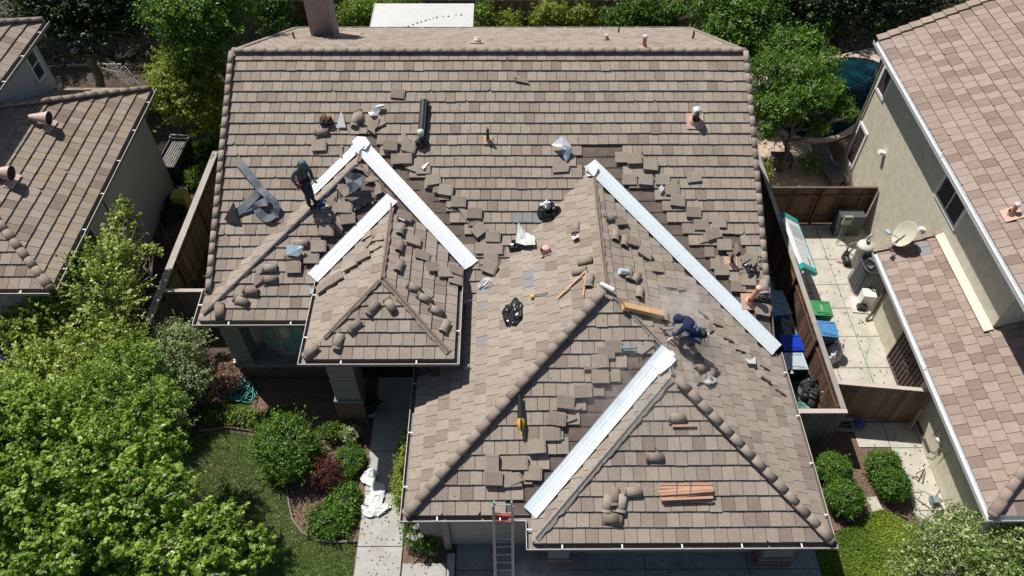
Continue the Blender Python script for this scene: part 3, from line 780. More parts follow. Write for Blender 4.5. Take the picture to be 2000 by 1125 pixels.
# pool: basin ring and water
W_ = bpy.data.materials.new('pool_water'); W_.use_nodes = True; nt = W_.node_tree; b = nt.nodes['Principled BSDF']
nn = noise(nt, 1.6, 4, .6, geopos(nt)); nt.links.new(ramp(nt, nn, [(.40, (.001, .012, .018)), (.72, (.004, .05, .06))]), b.inputs['Base Color'])
b.inputs['Roughness'].default_value = .08; bump(nt, b, noise(nt, 7, 3, .5, geopos(nt)), .25, .02)
pc = Vector((13.9, 28.4, 0)); ring = []
pts_pool = [(11.6, 25.9), (12.4, 25.3), (13.5, 25.3), (14.5, 25.9), (15.6, 26.9), (17.2, 28.0), (17.8, 29.8), (17.0, 31.0), (15.6, 31.1), (14.4, 30.2), (13.2, 29.6), (11.9, 28.9), (11.2, 27.4)]
def smooth_loop(pts, n=4):
    out = []; N = len(pts)
    for i in range(N):
        p0, p1, p2, p3 = (Vector((*pts[(i+k-1) % N], 0)) for k in range(4))
        for j in range(n):
            t = j/n; q = .5*((2*p1)+(-p0+p2)*t+(2*p0-5*p1+4*p2-p3)*t*t+(-p0+3*p1-3*p2+p3)*t**3); out.append((q.x, q.y))
    return out
pl = smooth_loop(pts_pool)
mb = MB(); mb.prism(pl, -.02, .012); tag(part('pool_water', mb, W_), kind='structure')
c_ = Vector((sum(p[0] for p in pl)/len(pl), sum(p[1] for p in pl)/len(pl), 0)); mb = MB(); N = len(pl)
for i in range(N):
    a, b = Vector((*pl[i], 0)), Vector((*pl[(i+1) % N], 0)); ao, bo = a+(a-c_).normalized()*.32, b+(b-c_).normalized()*.32
    mb.slab([a+Vector((0, 0, .05)), b+Vector((0, 0, .05)), bo+Vector((0, 0, .05)), ao+Vector((0, 0, .05))], (0, 0, -.05))
cop = part('pool_coping', mb, PATIO); tag(cop, kind='structure')
# curved bed edging (left garden)
def edging(pts, name, label, r=.035):
    mb = MB(); mb.tube([(x, y, .03) for x, y in pts], r, 6); solo(name, mb, mat('edging_wood', (.22, .16, .14), .8), label, 'garden edging')
edging([(-6.35, 9.95), (-6.15, 9.3), (-5.95, 8.75), (-5.6, 8.35), (-5.2, 8.14), (-4.7, 8.08), (-4.1, 8.1)], 'bed_edging', 'thin curved wooden edging around the planted bed beside the walkway')
edging([(-9.2, 11.5), (-8.4, 11.62), (-7.6, 11.5), (-6.9, 11.1), (-6.45, 10.4)], 'bed_edging', 'thin curved wooden edging along the far side of the lawn')
# ================================================================== right neighbour
rn = thing('neighbour_house', 'two-storey beige stucco house on the right with a pinkish brown tile roof', 'house', (15, 14, 0))
RS = []
def rs(name, o, up, reg): q = Slope(name, o, up, reg); RS.append(q); return q
l1 = rs('low', (11.68, 7.6, 2.69), (1, 0), [(11.68, 12.6), (11.68, 16.32), (13.37, 16.32), (13.37, 12.6)])
l2 = rs('low', (11.68, 7.6, 2.69), (1, 0), [(11.68, 7.6), (11.68, 12.6), (16.68, 12.6)])
l3 = rs('lowfront', (11.68, 7.6, 2.69), (0, 1), [(11.68, 7.6), (18, 7.6), (18, 12.6), (16.68, 12.6)])
u1 = rs('upper', (12.75, 11, 5.84), (1, 0), [(12.75, 11.3), (12.75, 23.4), (19.5, 23.4), (19.5, 11.3)])
for q_ in ((1797, 478), (1800, 495), (1808, 515), (1815, 528)): GREYS.append(l1.hit(*q_)[0])
rroof = deck(RS, 'roof', rn)
def tintR():
    r = random.random(); return random.uniform(.7, .95) if r < .2 else (random.uniform(.35, .6) if r < .55 else random.uniform(0, .3))
lay_tiles(RS, RS, T_RIGHT, rroof, None, 300, 9, tintR)
cap_line((11.7, 7.62, 2.72), (15.5, 11.42, 2.72+3.8*TT), rroof, T_RIGHT, lift=.035)
mb = MB(); x = 12.75
for i in range(18):   # flat rake tiles
    a0 = i*.37; q = [u1.at(-(23.4-u1.o.y)-.06 if 0 else u1.toab(Vector((x, 23.4, u1.z(x, 23.4))))[0], 0)]
a_, b_ = u1.toab(Vector((12.75, 23.4, 5.84)))
for i in range(20):
    m = MB(); vs, fs = tile_prism([(0, 0), (.30, 0), (.30, .4), (0, .4)], 0, .05); m.add(vs, fs, 0, random.choice([.1, .3, .5]))
    mm = Matrix((u1.u, u1.s, u1.n)).transposed().to_4x4(); mm.translation = u1.at(a_-.05, i*.35, .03)
    link('rake_tile', m.mesh('rake_tile', T_RIGHT), rroof, True, mm)
a_, b_ = l1.toab(Vector((11.68, 16.32, 2.69)))
for i in range(6):
    m = MB(); vs, fs = tile_prism([(0, 0), (.16, 0), (.16, .4), (0, .4)], 0, .05); m.add(vs, fs, 0, .5)
    mm = Matrix((l1.u, l1.s, l1.n)).transposed().to_4x4(); mm.translation = l1.at(a_-.08, i*.33, .04)
    link('rake_tile', m.mesh('rake_tile', T_RIGHT), rroof, True, mm)
mb = MB(); mb.span((13.37, 12.63, 0), (20, 23.33, 5.7)); part('wall', mb, BEIGE, rn, True)
mb = MB(); mb.span((12.3, 8.15, 0), (20, 15.9, 2.62)); part('wall', mb, BEIGE, rn, True)
mb = MB(); mb.slab([(12.3, 15.88, 2.6), (13.4, 15.88, 2.6), (13.4, 15.88, 3.3)], (0, -.1, 0)); part('wall', mb, BEIGE, rn, True)
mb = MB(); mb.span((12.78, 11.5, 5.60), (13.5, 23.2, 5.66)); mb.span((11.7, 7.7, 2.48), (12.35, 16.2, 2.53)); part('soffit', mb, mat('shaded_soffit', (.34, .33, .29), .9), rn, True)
# pale flashing board where the low roof meets the tall wall
mb = MB(); mb.slab([(13.15, 12.55, l1.z(13.15, 0)+.05), (13.366, 12.55, l1.z(13.366, 0)+.05), (13.366, 16.25, l1.z(13.366, 0)+.05), (13.15, 16.25, l1.z(13.15, 0)+.05)], (0, 0, .025))
part('wall_flashing', mb, mat('cream_flashing', (.66, .58, .46), .7, 0, .08), rroof, True)
GB = mat('gutter_leafy', (.62, .64, .66), .55, 0, .3, 25)
gutter(rn, [(12.75, 23.3, 5.84), (12.75, 11.3, 5.84)], rim=GUTW, inner=GB, bracket=30, wid=.12)
gutter(rn, [(11.68, 16.3, 2.69), (11.68, 7.6, 2.69), (18, 7.6, 2.69)], rim=GUTW, inner=GB, bracket=30, wid=.12)
def wall_window(parent, x, y0, y1, z0, z1, double=False, deep=SCREEN, trim=.11, faces=-1):
    """window in a wall facing -x (faces=-1) or +x"""
    s_ = faces; mb = MB()
    mb.span((x, y0-trim, z0-trim), (x+s_*.05, y0, z1+trim)); mb.span((x, y1, z0-trim), (x+s_*.05, y1+trim, z1+trim))
    mb.span((x, y0, z0-trim), (x+s_*.05, y1, z0)); mb.span((x, y0, z1), (x+s_*.05, y1, z1+trim))
    w = part('window', mb, WHT, parent, True)
    mb = MB(); mb.span((x, y0, z0), (x+s_*.012, y1, z1)); part('pane', mb, deep, w, True)
    if double:
        mb = MB(); mb.span((x+s_*.012, (y0+y1)/2-.02, z0), (x+s_*.03, (y0+y1)/2+.02, z1)); part('mullion', mb, WHT, w, True)
    return w
def wz(u, v, x): q = hx(u, v, x); return q.y, q.z
# windows read off the wall plane x = 13.37
wall_window(rn, 13.37, 22.5, 23.1, 4.03, 4.85)
wall_window(rn, 13.37, 22.5, 23.1, .84, 2.36)
wall_window(rn, 13.37, 15.98, 17.4, 4.13, 4.9, True)
mb = MB(); q = hx(1728, 298, 13.37); mb.box(q+Vector((-.11, 0, 0)), (.22, .2, .12), rot3('Y', 18)); part('wall_vent_hood', mb, WHT, rn, True)
mb = MB(); q = hx(1805, 448, 13.37); mb.box(q+Vector((-.09, 0, 0)), (.18, .16, .12), rot3('Y', 18)); part('wall_vent_hood', mb, WHT, rn, True)
mb = MB(); mb.tube([(13.3, 23.3, 5.3), (13.3, 23.3, .1)], .04, 8); part('downspout', mb, STUC, rn, True)
mb = MB(); mb.tube([(12.24, 15.75, 2.5), (12.24, 15.75, .25), (12.05, 15.6, .08)], .045, 8); part('downspout', mb, mat('brown_pipe', (.13, .10, .08), .7), rn, True)
# dark security door with vertical bars
dy0, dy1 = 12.35, 14.1; mb = MB(); mb.span((12.3, dy0, .05), (12.285, dy1, 2.15)); d = part('security_door', mb, mat('door_brown', (.05, .03, .028), .6), rn, True)
DB = mat('door_bar_brown', (.13, .085, .075), .5)
for i in range(11):
    y = dy0+.04+i*(dy1-dy0-.08)/10; q = MB(); q.span((12.283, y-.012, .1), (12.25, y+.012, 2.1)); part('bar', q, DB, d, True)
q = MB(); q.span((12.283, dy0, .05), (12.245, dy0+.05, 2.15)); q.span((12.283, dy1-.05, .05), (12.245, dy1, 2.15)); q.span((12.283, dy0+.05, 2.08), (12.245, dy1-.05, 2.15)); q.span((12.283, dy0+.05, .05), (12.245, dy1-.05, .12)); part('door_frame', q, DB, d, True)
q = MB()
for k in range(9):
    a = k*.7; c = Vector((12.235, 13.2+.22*math.cos(a), 1.1+.3*math.sin(a)))
    q.tube([c+Vector((0, .12*math.cos(t), .12*math.sin(t))) for t in [j*.6 for j in range(9)]], .010, 5)
part('scrollwork', q, DB, d, True)
mb = MB(); mb.lathe([(.0, .16), (.06, .12), (.08, 0), (.06, -.12), (.02, -.16)], 8, (12.16, 12.15, 2.05)); mb.box((12.24, 12.15, 2.05), (.12, .05, .05)); wl = part('wall_lantern', mb, BLK, rn, True)
mb = MB(); mb.box((12.16, 12.15, 1.93), (.09, .09, .14)); part('lantern_glass', mb, mat('amber_glass', (.75, .35, .10), .3), wl, True)
# round white floodlight, small plate, cable clips on the front wall
q0 = hx(1842, 860, 12.3); mb = MB(); mb.lathe([(0, .09), (.075, .08), (.08, 0), (.05, -.07), (0, -.08)], 12, q0+Vector((-.1, 0, 0)), axis=rot3('Y', -70)); part('floodlight', mb, WHT, rn, True)
q0 = hx(1894, 932, 12.3); mb = MB(); mb.box(q0, (.05, .1, .14)); part('junction_box', mb, CAPM, rn, True)
CABLE = mat('wall_cable', (.16, .14, .11), .8); mb = MB()
for ln in (((1808, 876), (1826, 884), (1840, 868)), ((1800, 900), (1812, 892), (1822, 896), (1836, 880)), ((1832, 904), (1850, 884)), ((1836, 836), (1820, 850))):
    mb.tube([hx(u, v, 12.28) for u, v in ln], .008, 5)
part('wall_cable', mb, CABLE, rn, True)
p_ = u1.hit(1975, 418)[0]; pipe_vent(p_, u1.n, .34, .06, rroof, True, .22)
mb = MB(); mb.span((12.27, 10.6, .2), (12.3, 11.0, .32)); mb.span((12.27, 11.15, .2), (12.3, 11.6, .32)); part('crawl_vent', mb, mat('dark_vent', (.1, .085, .07), .8), rn, True)
# ================================================================== left neighbour
ln_ = thing('neighbour_house', 'grey stucco house on the left with a lichen stained tile hip roof', 'house', (-18, 19, 0))
LS = []
def ls(name, o, up, reg): q = Slope(name, o, up, reg); LS.append(q); return q
xe, yf, yb_, ze = -12.52, 13.55, 22.84, 4.2
hw = (yb_-yf)/2
a1 = ls('lright', (xe, yf, ze), (-1, 0), [(xe, yf), (xe, yb_), (xe-hw, yb_-hw)])
a2 = ls('lback', (xe, yb_, ze), (0, -1), [(xe, yb_), (-24, yb_), (-24, yb_-hw), (xe-hw, yb_-hw)])
a3 = ls('lfront', (xe, yf, ze), (0, 1), [(xe, yf), (-24, yf), (-24, yf+hw), (xe-hw, yf+hw)])
b1 = ls('lup', (-15.45, 23.4, 6.5), (-1, 0), [(-15.45, 16.5), (-15.45, 23.4), (-19, 19.95)])
b2 = ls('lupback', (-15.45, 23.4, 6.5), (0, -1), [(-15.45, 23.4), (-24, 23.4), (-24, 19.9), (-19, 19.95)])
lroof = deck(LS, 'roof', ln_)
lay_tiles(LS, LS, T_LEFT, lroof, lambda sl, x, y, a, b0: proj_out(x, y), 300, .5)
cap_line((xe-.05, yb_-.05, ze+.02), (xe-hw, yb_-hw, ze+hw*TT), lroof, T_LEFT, start=False)
cap_line((xe-.05, yf+.05, ze+.02), (xe-hw, yf+hw, ze+hw*TT), lroof, T_LEFT)
cap_line((-15.5, 23.35, 6.52), (-18.4, 20.45, 6.52+2.9*TT), lroof, T_LEFT, start=False)
gutter(ln_, [(xe, yf, ze), (xe, yb_, ze)], bracket=1.5); gutter(ln_, [(-24, yf, ze), (xe, yf, ze)], bracket=1.5)
gutter(ln_, [(-15.45, 16.5, 6.5), (-15.45, 23.4, 6.5)], bracket=1.3)
mb = MB(); mb.span((-13.0, 14.0, 0), (-24, 22.4, 4.05)); part('wall', mb, GREYST, ln_, True)
mb = MB(); mb.span((-15.87, 16.8, 4.3), (-24, 22.95, 6.35)); part('wall', mb, GREYST, ln_, True)
mb = MB(); mb.span((-12.54, 13.7, 4.0), (-13.05, 22.7, 4.05)); mb.span((-15.47, 16.6, 6.28), (-16, 23.2, 6.33)); part('soffit', mb, mat('soffit_grey', (.3, .3, .29), .9), ln_, True)
mb = MB(); mb.span((-12.985, 18.0, 0), (-12.975, 18.05, 4.0)); part('wall_joint', mb, mat('dark_joint', (.08, .08, .08), .9), ln_, True)
# upper window: two lights
yy = [22.65, 21.85, 21.8, 21.0]
y0w, z0w = wz(44, 108, -15.87); y1w, z1w = wz(88, 162, -15.87)
w = wall_window(ln_, -15.87, 22.1, 22.6, 5.0, 5.95, False, glassmat('teal_glass', (.03, .07, .08)), .07, 1)
mb = MB(); mb.span((-15.855, 22.1, 5.46), (-15.83, 22.6, 5.50)); part('mullion', mb, WHT, w, True)
wall_window(ln_, -13.0, 16.3, 16.8, 2.4, 3.3, False, GLASS, .07, 1)
wall_window(ln_, -13.0, 15.4, 15.9, 2.2, 3.1, False, GLASS, .07, 1)
mb = MB(); mb.span((-13.6, 13.86, .3), (-15.8, 13.99, 2.6)); part('front_window', mb, GLASS, ln_, True)
# half-cone attic vents with a round screened mouth
def cone_vent(p):
    ax = Vector((1, 0, -.1)).normalized(); side = Vector((0, 1, 0)); up = side.cross(ax)*-1
    if up.z < 0: up.negate()
    mb = MB(); n = 16; r0, r1 = .08, .225; L = .58
    vs = [p-ax*L*.5+Vector((0, 0, .10))+side*r0*math.cos(2*math.pi*k/n)+up*r0*math.sin(2*math.pi*k/n) for k in range(n)]+[p+ax*L*.5+up*.10+side*r1*math.cos(2*math.pi*k/n)+up*r1*math.sin(2*math.pi*k/n) for k in range(n)]
    mb.add(vs, [(k, (k+1) % n, n+(k+1) % n, n+k) for k in range(n)], 0, .3, True); mb.add(vs[:n], [tuple(range(n))])
    o = part('attic_vent', mb, mat('rosy_sheet_metal', (.56, .42, .36), .6, .1, .15), lroof, True)
    mb = MB(); c = p+ax*(L*.5-.03)+up*.10; mb.add([c+(side*math.cos(2*math.pi*k/n)+up*math.sin(2*math.pi*k/n))*(r1-.012) for k in range(n)], [tuple(range(n))]); 
    for k in range(-6, 7):
        h = math.sqrt(max(0, (r1-.02)**2-(k*.04)**2)); mb.tube([c+ax*.012+side*k*.04-up*h, c+ax*.012+side*k*.04+up*h], .006, 4)
    part('vent_screen', mb, mat('vent_screen_purple', (.06, .035, .04), .7), o, True)
    mb = MB(); fr = frame(a1.n, (1, 0, 0), a1.at(*a1.toab(p), .03)); mb.box((0, .25, 0), (.62, .28, .012)); link('vent_flashing', mb.mesh('vent_flashing', MATS['rosy_sheet_metal']), o, True, fr)
for q in ((84, 243), (10, 350)): cone_vent(a1.hit(*q)[0]+Vector((0, 0, .16)))
# ================================================================== fences
FW = woodmat('fence_wood', (.07, .05, .038), (.22, .16, .115)); FW2 = woodmat('fence_rust_wood', (.035, .022, .016), (.19, .10, .055))
FP = woodmat('fence_taupe', (.13, .11, .095), (.22, .185, .155)); FR = woodmat('fence_cap', (.34, .29, .25), (.54, .46, .40), 'Y')
FG = woodmat('weathered_cap', (.22, .20, .18), (.42, .38, .34), 'Y')
def fence(label, a, b, h=1.8, m=FW, capm=FR, capw=.14, board=.14, side=1, name='fence', posts=True, skip=None, group=None, z0=0):
    a = Vector((*a, 0)); b = Vector((*b, 0)); d = b-a; L = d.length; d.normalize(); o = Vector((d.y, -d.x, 0)); an = math.degrees(math.atan2(d.y, d.x))
    t = thing(name, label, 'fence', (a+b)/2, None, group)
    n = max(1, round(L/board)); w = L/n; me = {}
    for i in range(n):
        if skip and skip(i/n): continue
        tv = random.choice([0, .2, .4, .6, .8, 1.])
        if tv not in me: q = MB(); q.box((0, 0, h/2-.02), (w-.008, .02, h-.06), None, 0, tv); me[tv] = q.mesh('board', m)
        m4 = rz(an+random.uniform(-1, 1)).to_4x4(); m4.translation = a+d*(w*(i+.5))+o*side*(.03+random.uniform(0, .006))+Vector((0, 0, z0)); link('board', me[tv], t, True, m4)
    np_ = max(1, round(L/2.4))
    if posts:
        for i in range(np_+1):
            q = MB(); q.box(a+d*(L*min(.99, max(.01, i/np_)))-o*side*.03+Vector((0, 0, h/2-.03+z0)), (.09, .09, h-.06), rz(an)); part('post', q, m, t, True)
    for z in (.4, h-.4):
        q = MB(); q.box((a+b)/2-o*side*.0+Vector((0, 0, z+z0)), (L, .035, .09), rz(an)); part('rail', q, m, t, True)
    nn = max(1, round(L/3.))
    for i in range(nn):
        q = MB(); q.box(a+d*(L*(i+.5)/nn)+Vector((0, 0, h+z0+random.uniform(-.004, .004))), (L/nn-.006, capw, .035), rz(an+random.uniform(-.15, .15)), 0, random.random()); part('cap_board', q, capm, t, True)
    return t
fence('long wooden fence with a flat weathered cap along the right side of the middle house', (9.42, 11.12), (9.35, 26), 1.8, FW2, FG, .15, side=1)
fence('short taupe plank fence return joining the right side of the middle house', (7.95, 11.04), (9.5, 11.04), 1.8, FP, FR, .14, side=1)
fence('brown plank gate fence with a pale cap closing the side yard between the houses', (9.5, 12.02), (12.25, 11.72), 1.75, woodmat('gate_brown', (.12, .075, .05), (.30, .20, .13)), FR, .12, side=1)
fence('dark wooden fence at the back of the side yard before the pool', (9.45, 20.25), (13.3, 20.25), 1.8, FW2, mat('dark_cap', (.12, .10, .085), .9), .08, side=-1)
fence('long wooden fence with a broad weathered cap between the left and middle houses', (-10.95, 14.2), (-10.85, 22.3), 1.8, FW, FG, .22, side=-1)
fence('short plank fence return running from the left fence to the corner of the middle house', (-10.85, 15.5), (-8.9, 15.5), 1.8, FP, FR, .13, side=1)
fence('low dark plank fence piece half hidden in the shrubs left of the lawn', (-13.0, 14.25), (-11.0, 14.25), 1.7, FP, FR, .12, side=1)
fence('tall brown board fence along the back of the yard behind the vines', (-10, 33.2), (9.6, 33.2), 1.8, FW, mat('fence_cap_dark', (.28, .24, .2), .9), .06, side=1)
fence('dark side fence at the back left corner beside the tall shrubs', (-10, 33.1), (-10, 26.5), 1.8, FW, MATS['dark_cap'], .06, side=-1)
# white corrugated patio cover behind the house
cv = thing('patio_cover', 'white corrugated patio roof behind the middle house', 'patio cover', (-3.7, 31, 0))
CORR = mat('white_corrugated', (.66, .66, .64), .5, 0, .06, 2)
N = 90; mb = MB(); x0, x1 = -5.93, -1.45
for j in range(44):
    y = 29.6+j*(32.15-29.6)/44; y2 = 29.6+(j+1)*(32.15-29.6)/44; zz = [2.2+(.03 if (j % 2) else 0), 2.2+(.03 if ((j+1) % 2) else 0)]
    mb.add([(x0, y, zz[0]), (x1, y, zz[0]), (x1, y2, zz[1]), (x0, y2, zz[1])], [(0, 1, 2, 3)])
mb.span((x0, 29.58, 2.1), (x1, 29.6, 2.24)); mb.span((x0-.02, 29.6, 2.1), (x0, 32.15, 2.24)); part('corrugated_sheet', mb, CORR, cv, True)
for x in (x0+.1, x1-.1):
    for y in (29.7, 32.0): q = MB(); q.span((x-.05, y-.05, 0), (x+.05, y+.05, 2.1)); part('post', q, WHT, cv, True)
mb = MB()
for i, (u, v) in enumerate(((790, 52), (797, 50), (806, 47), (815, 44), (822, 42), (831, 39), (838, 37), (846, 35), (853, 33), (866, 32), (875, 31), (890, 29), (900, 28))):
    q = hz(u, v, 2.245); mb.box(q, (.09, .06, .004), rz(40))
part('paw_print_marks', mb, mat('grey_marks', (.3, .3, .3), .9), cv, True)
# ================================================================== things lying on the roof
ORD = ['topmost', 'second', 'third', 'fourth', 'fifth', 'sixth', 'seventh', 'eighth', 'ninth', 'tenth', 'eleventh', 'twelfth', 'thirteenth', 'fourteenth', 'fifteenth', 'sixteenth', 'seventeenth', 'eighteenth', 'nineteenth', 'twentieth', 'twenty-first', 'twenty-second', 'twenty-third', 'twenty-fourth']
def smat(sl, p, rot, lift, tilt=1.5):
    a_ = Vector((math.cos(R(rot)), math.sin(R(rot)), 0)); a_ = (a_-sl.n*a_.dot(sl.n)).normalized()
    m = Matrix((a_, sl.n.cross(a_), sl.n)).transposed().to_4x4() @ Matrix.Rotation(R(random.uniform(-tilt, tilt)), 4, 'X') @ Matrix.Rotation(R(random.uniform(-tilt, tilt)), 4, 'Y')
    m.translation = p + sl.n*lift; return m
def flat_tile(tv):
    m = MB(); m.box((0, 0, 0), (.40, .31, .03), None, 0, tv); m.box((.215, 0, -.007), (.034, .31, .018), None, 0, 0)
    m.box((0, .168, -.004), (.40, .026, .018), None, 0, 0); m.box((.185, 0, .017), (.012, .31, .006), None, 0, .1)
    m.box((-.12, 0, -.02), (.02, .28, .012), None, 0, tv); return m
def fragment(pts, tv, th=.028):
    m = MB(); m.slab([(x, y, 0) for x, y in pts], (0, 0, -th), 0, tv); return m
FR_T = [[(-.2, -.12), (.17, -.14), (.14, .13), (-.02, .1)], [(-.2, .1), (.2, -.15), (.2, .12), (.05, .14)], [(-.14, -.2), (.05, -.05), (.16, .18), (-.1, .14)], [(-.2, -.05), (.0, -.14), (.2, .02), (.12, .09)]]
def rough_edge(pts):
    out = []
    for i in range(len(pts)):
        a, b = pts[i], pts[(i+1) % len(pts)]; out.append(a)
        for k in (.35, .7): out.append((a[0]+(b[0]-a[0])*k+random.uniform(-.008, .008), a[1]+(b[1]-a[1])*k+random.uniform(-.008, .008)))
    return out
SH = {}
def shared(key, fn, material):
    if key not in SH: SH[key] = fn().mesh(key[0], material)
    return SH[key]
def strew(where, group, items, only=None):
    """items (u, v, kind, rot, count); kind t tile, f fragment, h sliver, c barrel cap, s rounded starter cap"""
    kinds = {'t': ('loose_tile', 'flat tiles', 'roof tile'), 'f': ('tile_fragment', 'broken tile shards', 'tile shard'), 'h': ('tile_sliver', 'narrow tile strips', 'tile strip'), 'c': ('loose_cap_tile', 'barrel caps', 'ridge cap'), 's': ('loose_starter_cap', 'rounded end caps', 'ridge cap')}
    for kd, (nm, pl_, cat) in kinds.items():
        its = sorted([q for q in items if q[2] == kd], key=lambda q: q[1])
        for i, (u, v, _, rot, cnt) in enumerate(its):
            p, sl = roof_at(u, v, only)
            one = pl_[:-1]
            base = f'only loose {one} {where}' if len(its) == 1 else (f'topmost loose {one} {where}' if i == 0 else f'{ORD[i]} loose {one} down {where}')
            for k in range(cnt):
                tv = random.choice([.1, .2, .3, .42, .5, .62, .8])
                if kd == 't': me = shared(('loose_tile', tv), lambda: flat_tile(tv), T_MAIN); lift = .045+k*.036
                elif kd == 'f':
                    sh = random.randrange(4); me = shared(('tile_fragment', tv, sh), lambda: fragment(rough_edge(FR_T[sh]), tv), T_MAIN); lift = .05+k*.032
                elif kd == 'h': me = shared(('tile_sliver', tv), lambda: fragment(rough_edge([(-.17, -.04), (.16, -.03), (.17, .03), (-.16, .045)]), tv), T_MAIN); lift = .05+k*.03
                elif kd == 'c': me = capme(T_MAIN, tv, 'loose'); lift = .028+k*.05
                else: me = capme(T_LEFT, tv, 'start'); lift = .03
                m4 = smat(sl, p, rot-90+ (random.uniform(-12, 12) if k else 0) if kd in 'cs' else rot+(random.uniform(-6, 6) if k else 0), lift, 1.5 if kd in 'tf' else 3)
                if kd in 'cs': m4 = m4 @ Matrix.Translation((0, -.2, 0))
                o = link(nm, me, None, mw=m4)
                lab = base if k == 0 else ('middle ' if k < cnt-1 else 'uppermost ')+'piece stacked over the '+base.replace('loose ', '')
                tag(o, lab, cat, group)
strew('right of the left white valley', 'tiles strewn right of the left valley', [
 (762, 287, 't', 2, 3), (777, 312, 't', 2, 1), (790, 312, 't', -4, 2), (826, 331, 't', 2, 1), (846, 353, 't', 16, 2), (870, 373, 't', -9, 2), (895, 396, 't', -2, 2), (926, 418, 't', -3, 2), (936, 451, 't', 38, 2), (962, 464, 't', -4, 2), (942, 486, 't', 0, 1), (967, 487, 't', 0, 1), (958, 507, 't', 0, 1), (955, 524, 't', -20, 2),
 (806, 333, 'f', 10, 1), (838, 355, 'f', 200, 1), (856, 371, 'f', 160, 1), (884, 400, 'f', 190, 1), (903, 417, 'f', -30, 1), (926, 442, 'f', 15, 1), (960, 505, 'f', -20, 1), (948, 515, 'f', 150, 1)], 'main')
strew('near the black roll', 'tiles near the black felt roll', [(776, 184, 't', -6, 1), (623, 287, 't', 0, 2), (668, 298, 'f', 120, 1), (1018, 160, 'f', 20, 1), (1014, 155, 'h', -35, 1), (735, 246, 'f', 10, 2), (728, 252, 'f', 60, 2), (722, 240, 'f', -30, 1), (791, 278, 'f', -20, 1), (798, 289, 't', -12, 2), (788, 270, 'f', 80, 1), (740, 236, 'f', -60, 1),
  (694, 236, 'c', 80, 1), (628, 259, 'c', 5, 1), (703, 228, 'c', -70, 1)], 'main')
strew('on the left hip roof', 'tiles stripped off the left hip roof', [(674, 408, 't', -6, 3), (679, 429, 't', 6, 2), (638, 452, 't', 0, 3), (622, 483, 't', 0, 2), (573, 524, 't', 0, 2), (573, 503, 't', 0, 1), (608, 505, 't', 0, 1), (655, 405, 'f', 60, 1), (646, 398, 'f', 10, 1), (700, 405, 'f', -20, 1), (664, 446, 'f', 60, 1), (690, 398, 'f', 30, 1), (666, 370, 'f', 80, 1), (725, 352, 'f', -50, 1), (735, 368, 'f', -70, 1), (688, 362, 'f', 20, 2), (678, 380, 'f', 30, 2), (718, 390, 'f', 0, 2), (706, 332, 'f', 15, 1),
  (633, 432, 'c', -2, 1), (588, 476, 'c', 3, 1), (570, 503, 'c', 3, 1), (527, 524, 'c', 2, 1), (527, 546, 'c', 0, 1), (490, 569, 'c', -8, 1), (471, 588, 'c', -22, 1), (430, 610, 's', -82, 1), (503, 546, 'f', 45, 1), (512, 531, 'f', 60, 1)])
strew('on the small entry roof', 'pieces on the small entry hip roof', [(787, 426, 't', 2, 3), (805, 472, 't', 2, 2), (823, 500, 't', 0, 1), (845, 524, 't', 24, 2), (866, 535, 't', 20, 2), (888, 530, 't', 0, 2), (888, 548, 't', 0, 1), (710, 503, 't', 14, 2), (685, 520, 't', 18, 2), (657, 547, 't', 22, 2), (633, 563, 't', 20, 2), (723, 474, 'f', 10, 1), (735, 482, 'f', 190, 1), (737, 470, 'f', 15, 1), (717, 460, 'f', 12, 1),
  (782, 450, 'c', 85, 1), (780, 483, 'c', 85, 1), (779, 522, 'c', 80, 1), (806, 563, 'c', -12, 1), (826, 583, 'c', -16, 1), (849, 607, 'c', -14, 1), (868, 640, 'c', 75, 1), (762, 596, 'c', -55, 1), (728, 602, 'c', 52, 1), (693, 637, 'c', 42, 1), (661, 668, 'c', 76, 1)])
strew('right of the long right valley', 'tiles strewn right of the long right valley', [
 (1238, 312, 't', -1, 2), (1214, 309, 't', 0, 1), (1269, 325, 't', -2, 3), (1260, 353, 't', -2, 2), (1293, 352, 't', -1, 1), (1228, 352, 't', 0, 1), (1354, 347, 't', 8, 1), (1312, 372, 't', -3, 1), (1322, 394, 't', -6, 2), (1353, 416, 't', -4, 2), (1368, 440, 't', 0, 1), (1403, 435, 't', -2, 1), (1392, 458, 't', 12, 2), (1413, 480, 't', -2, 2), (1460, 548, 't', -6, 2), (1440, 560, 't', -3, 1), (1408, 528, 't', 0, 1), (1488, 606, 't', -12, 2),
 (1317, 364, 'f', 15, 1), (1325, 388, 'f', 0, 1), (1354, 413, 'f', 10, 1), (1388, 462, 'f', 200, 1), (1376, 465, 'f', 40, 1), (1410, 478, 'f', 30, 1), (1425, 495, 'f', 80, 1), (1458, 506, 'f', -20, 2), (1473, 510, 'f', 20, 2), (1466, 520, 'f', 60, 1), (1455, 527, 'f', 10, 1), (1470, 535, 'f', 160, 1), (1436, 487, 'f', 70, 1), (1433, 508, 'h', 80, 1), (1478, 513, 'h', -60, 1), (1462, 540, 'h', 0, 2),
 (1491, 562, 'c', 85, 2)], 'main')
strew('left of the big wing ridge', 'caps left of the big wing ridge', [(1125, 447, 'c', 84, 1), (1143, 511, 'c', -2, 1), (1132, 530, 'c', -4, 1), (1152, 550, 'c', 78, 1)], 'Cleft')
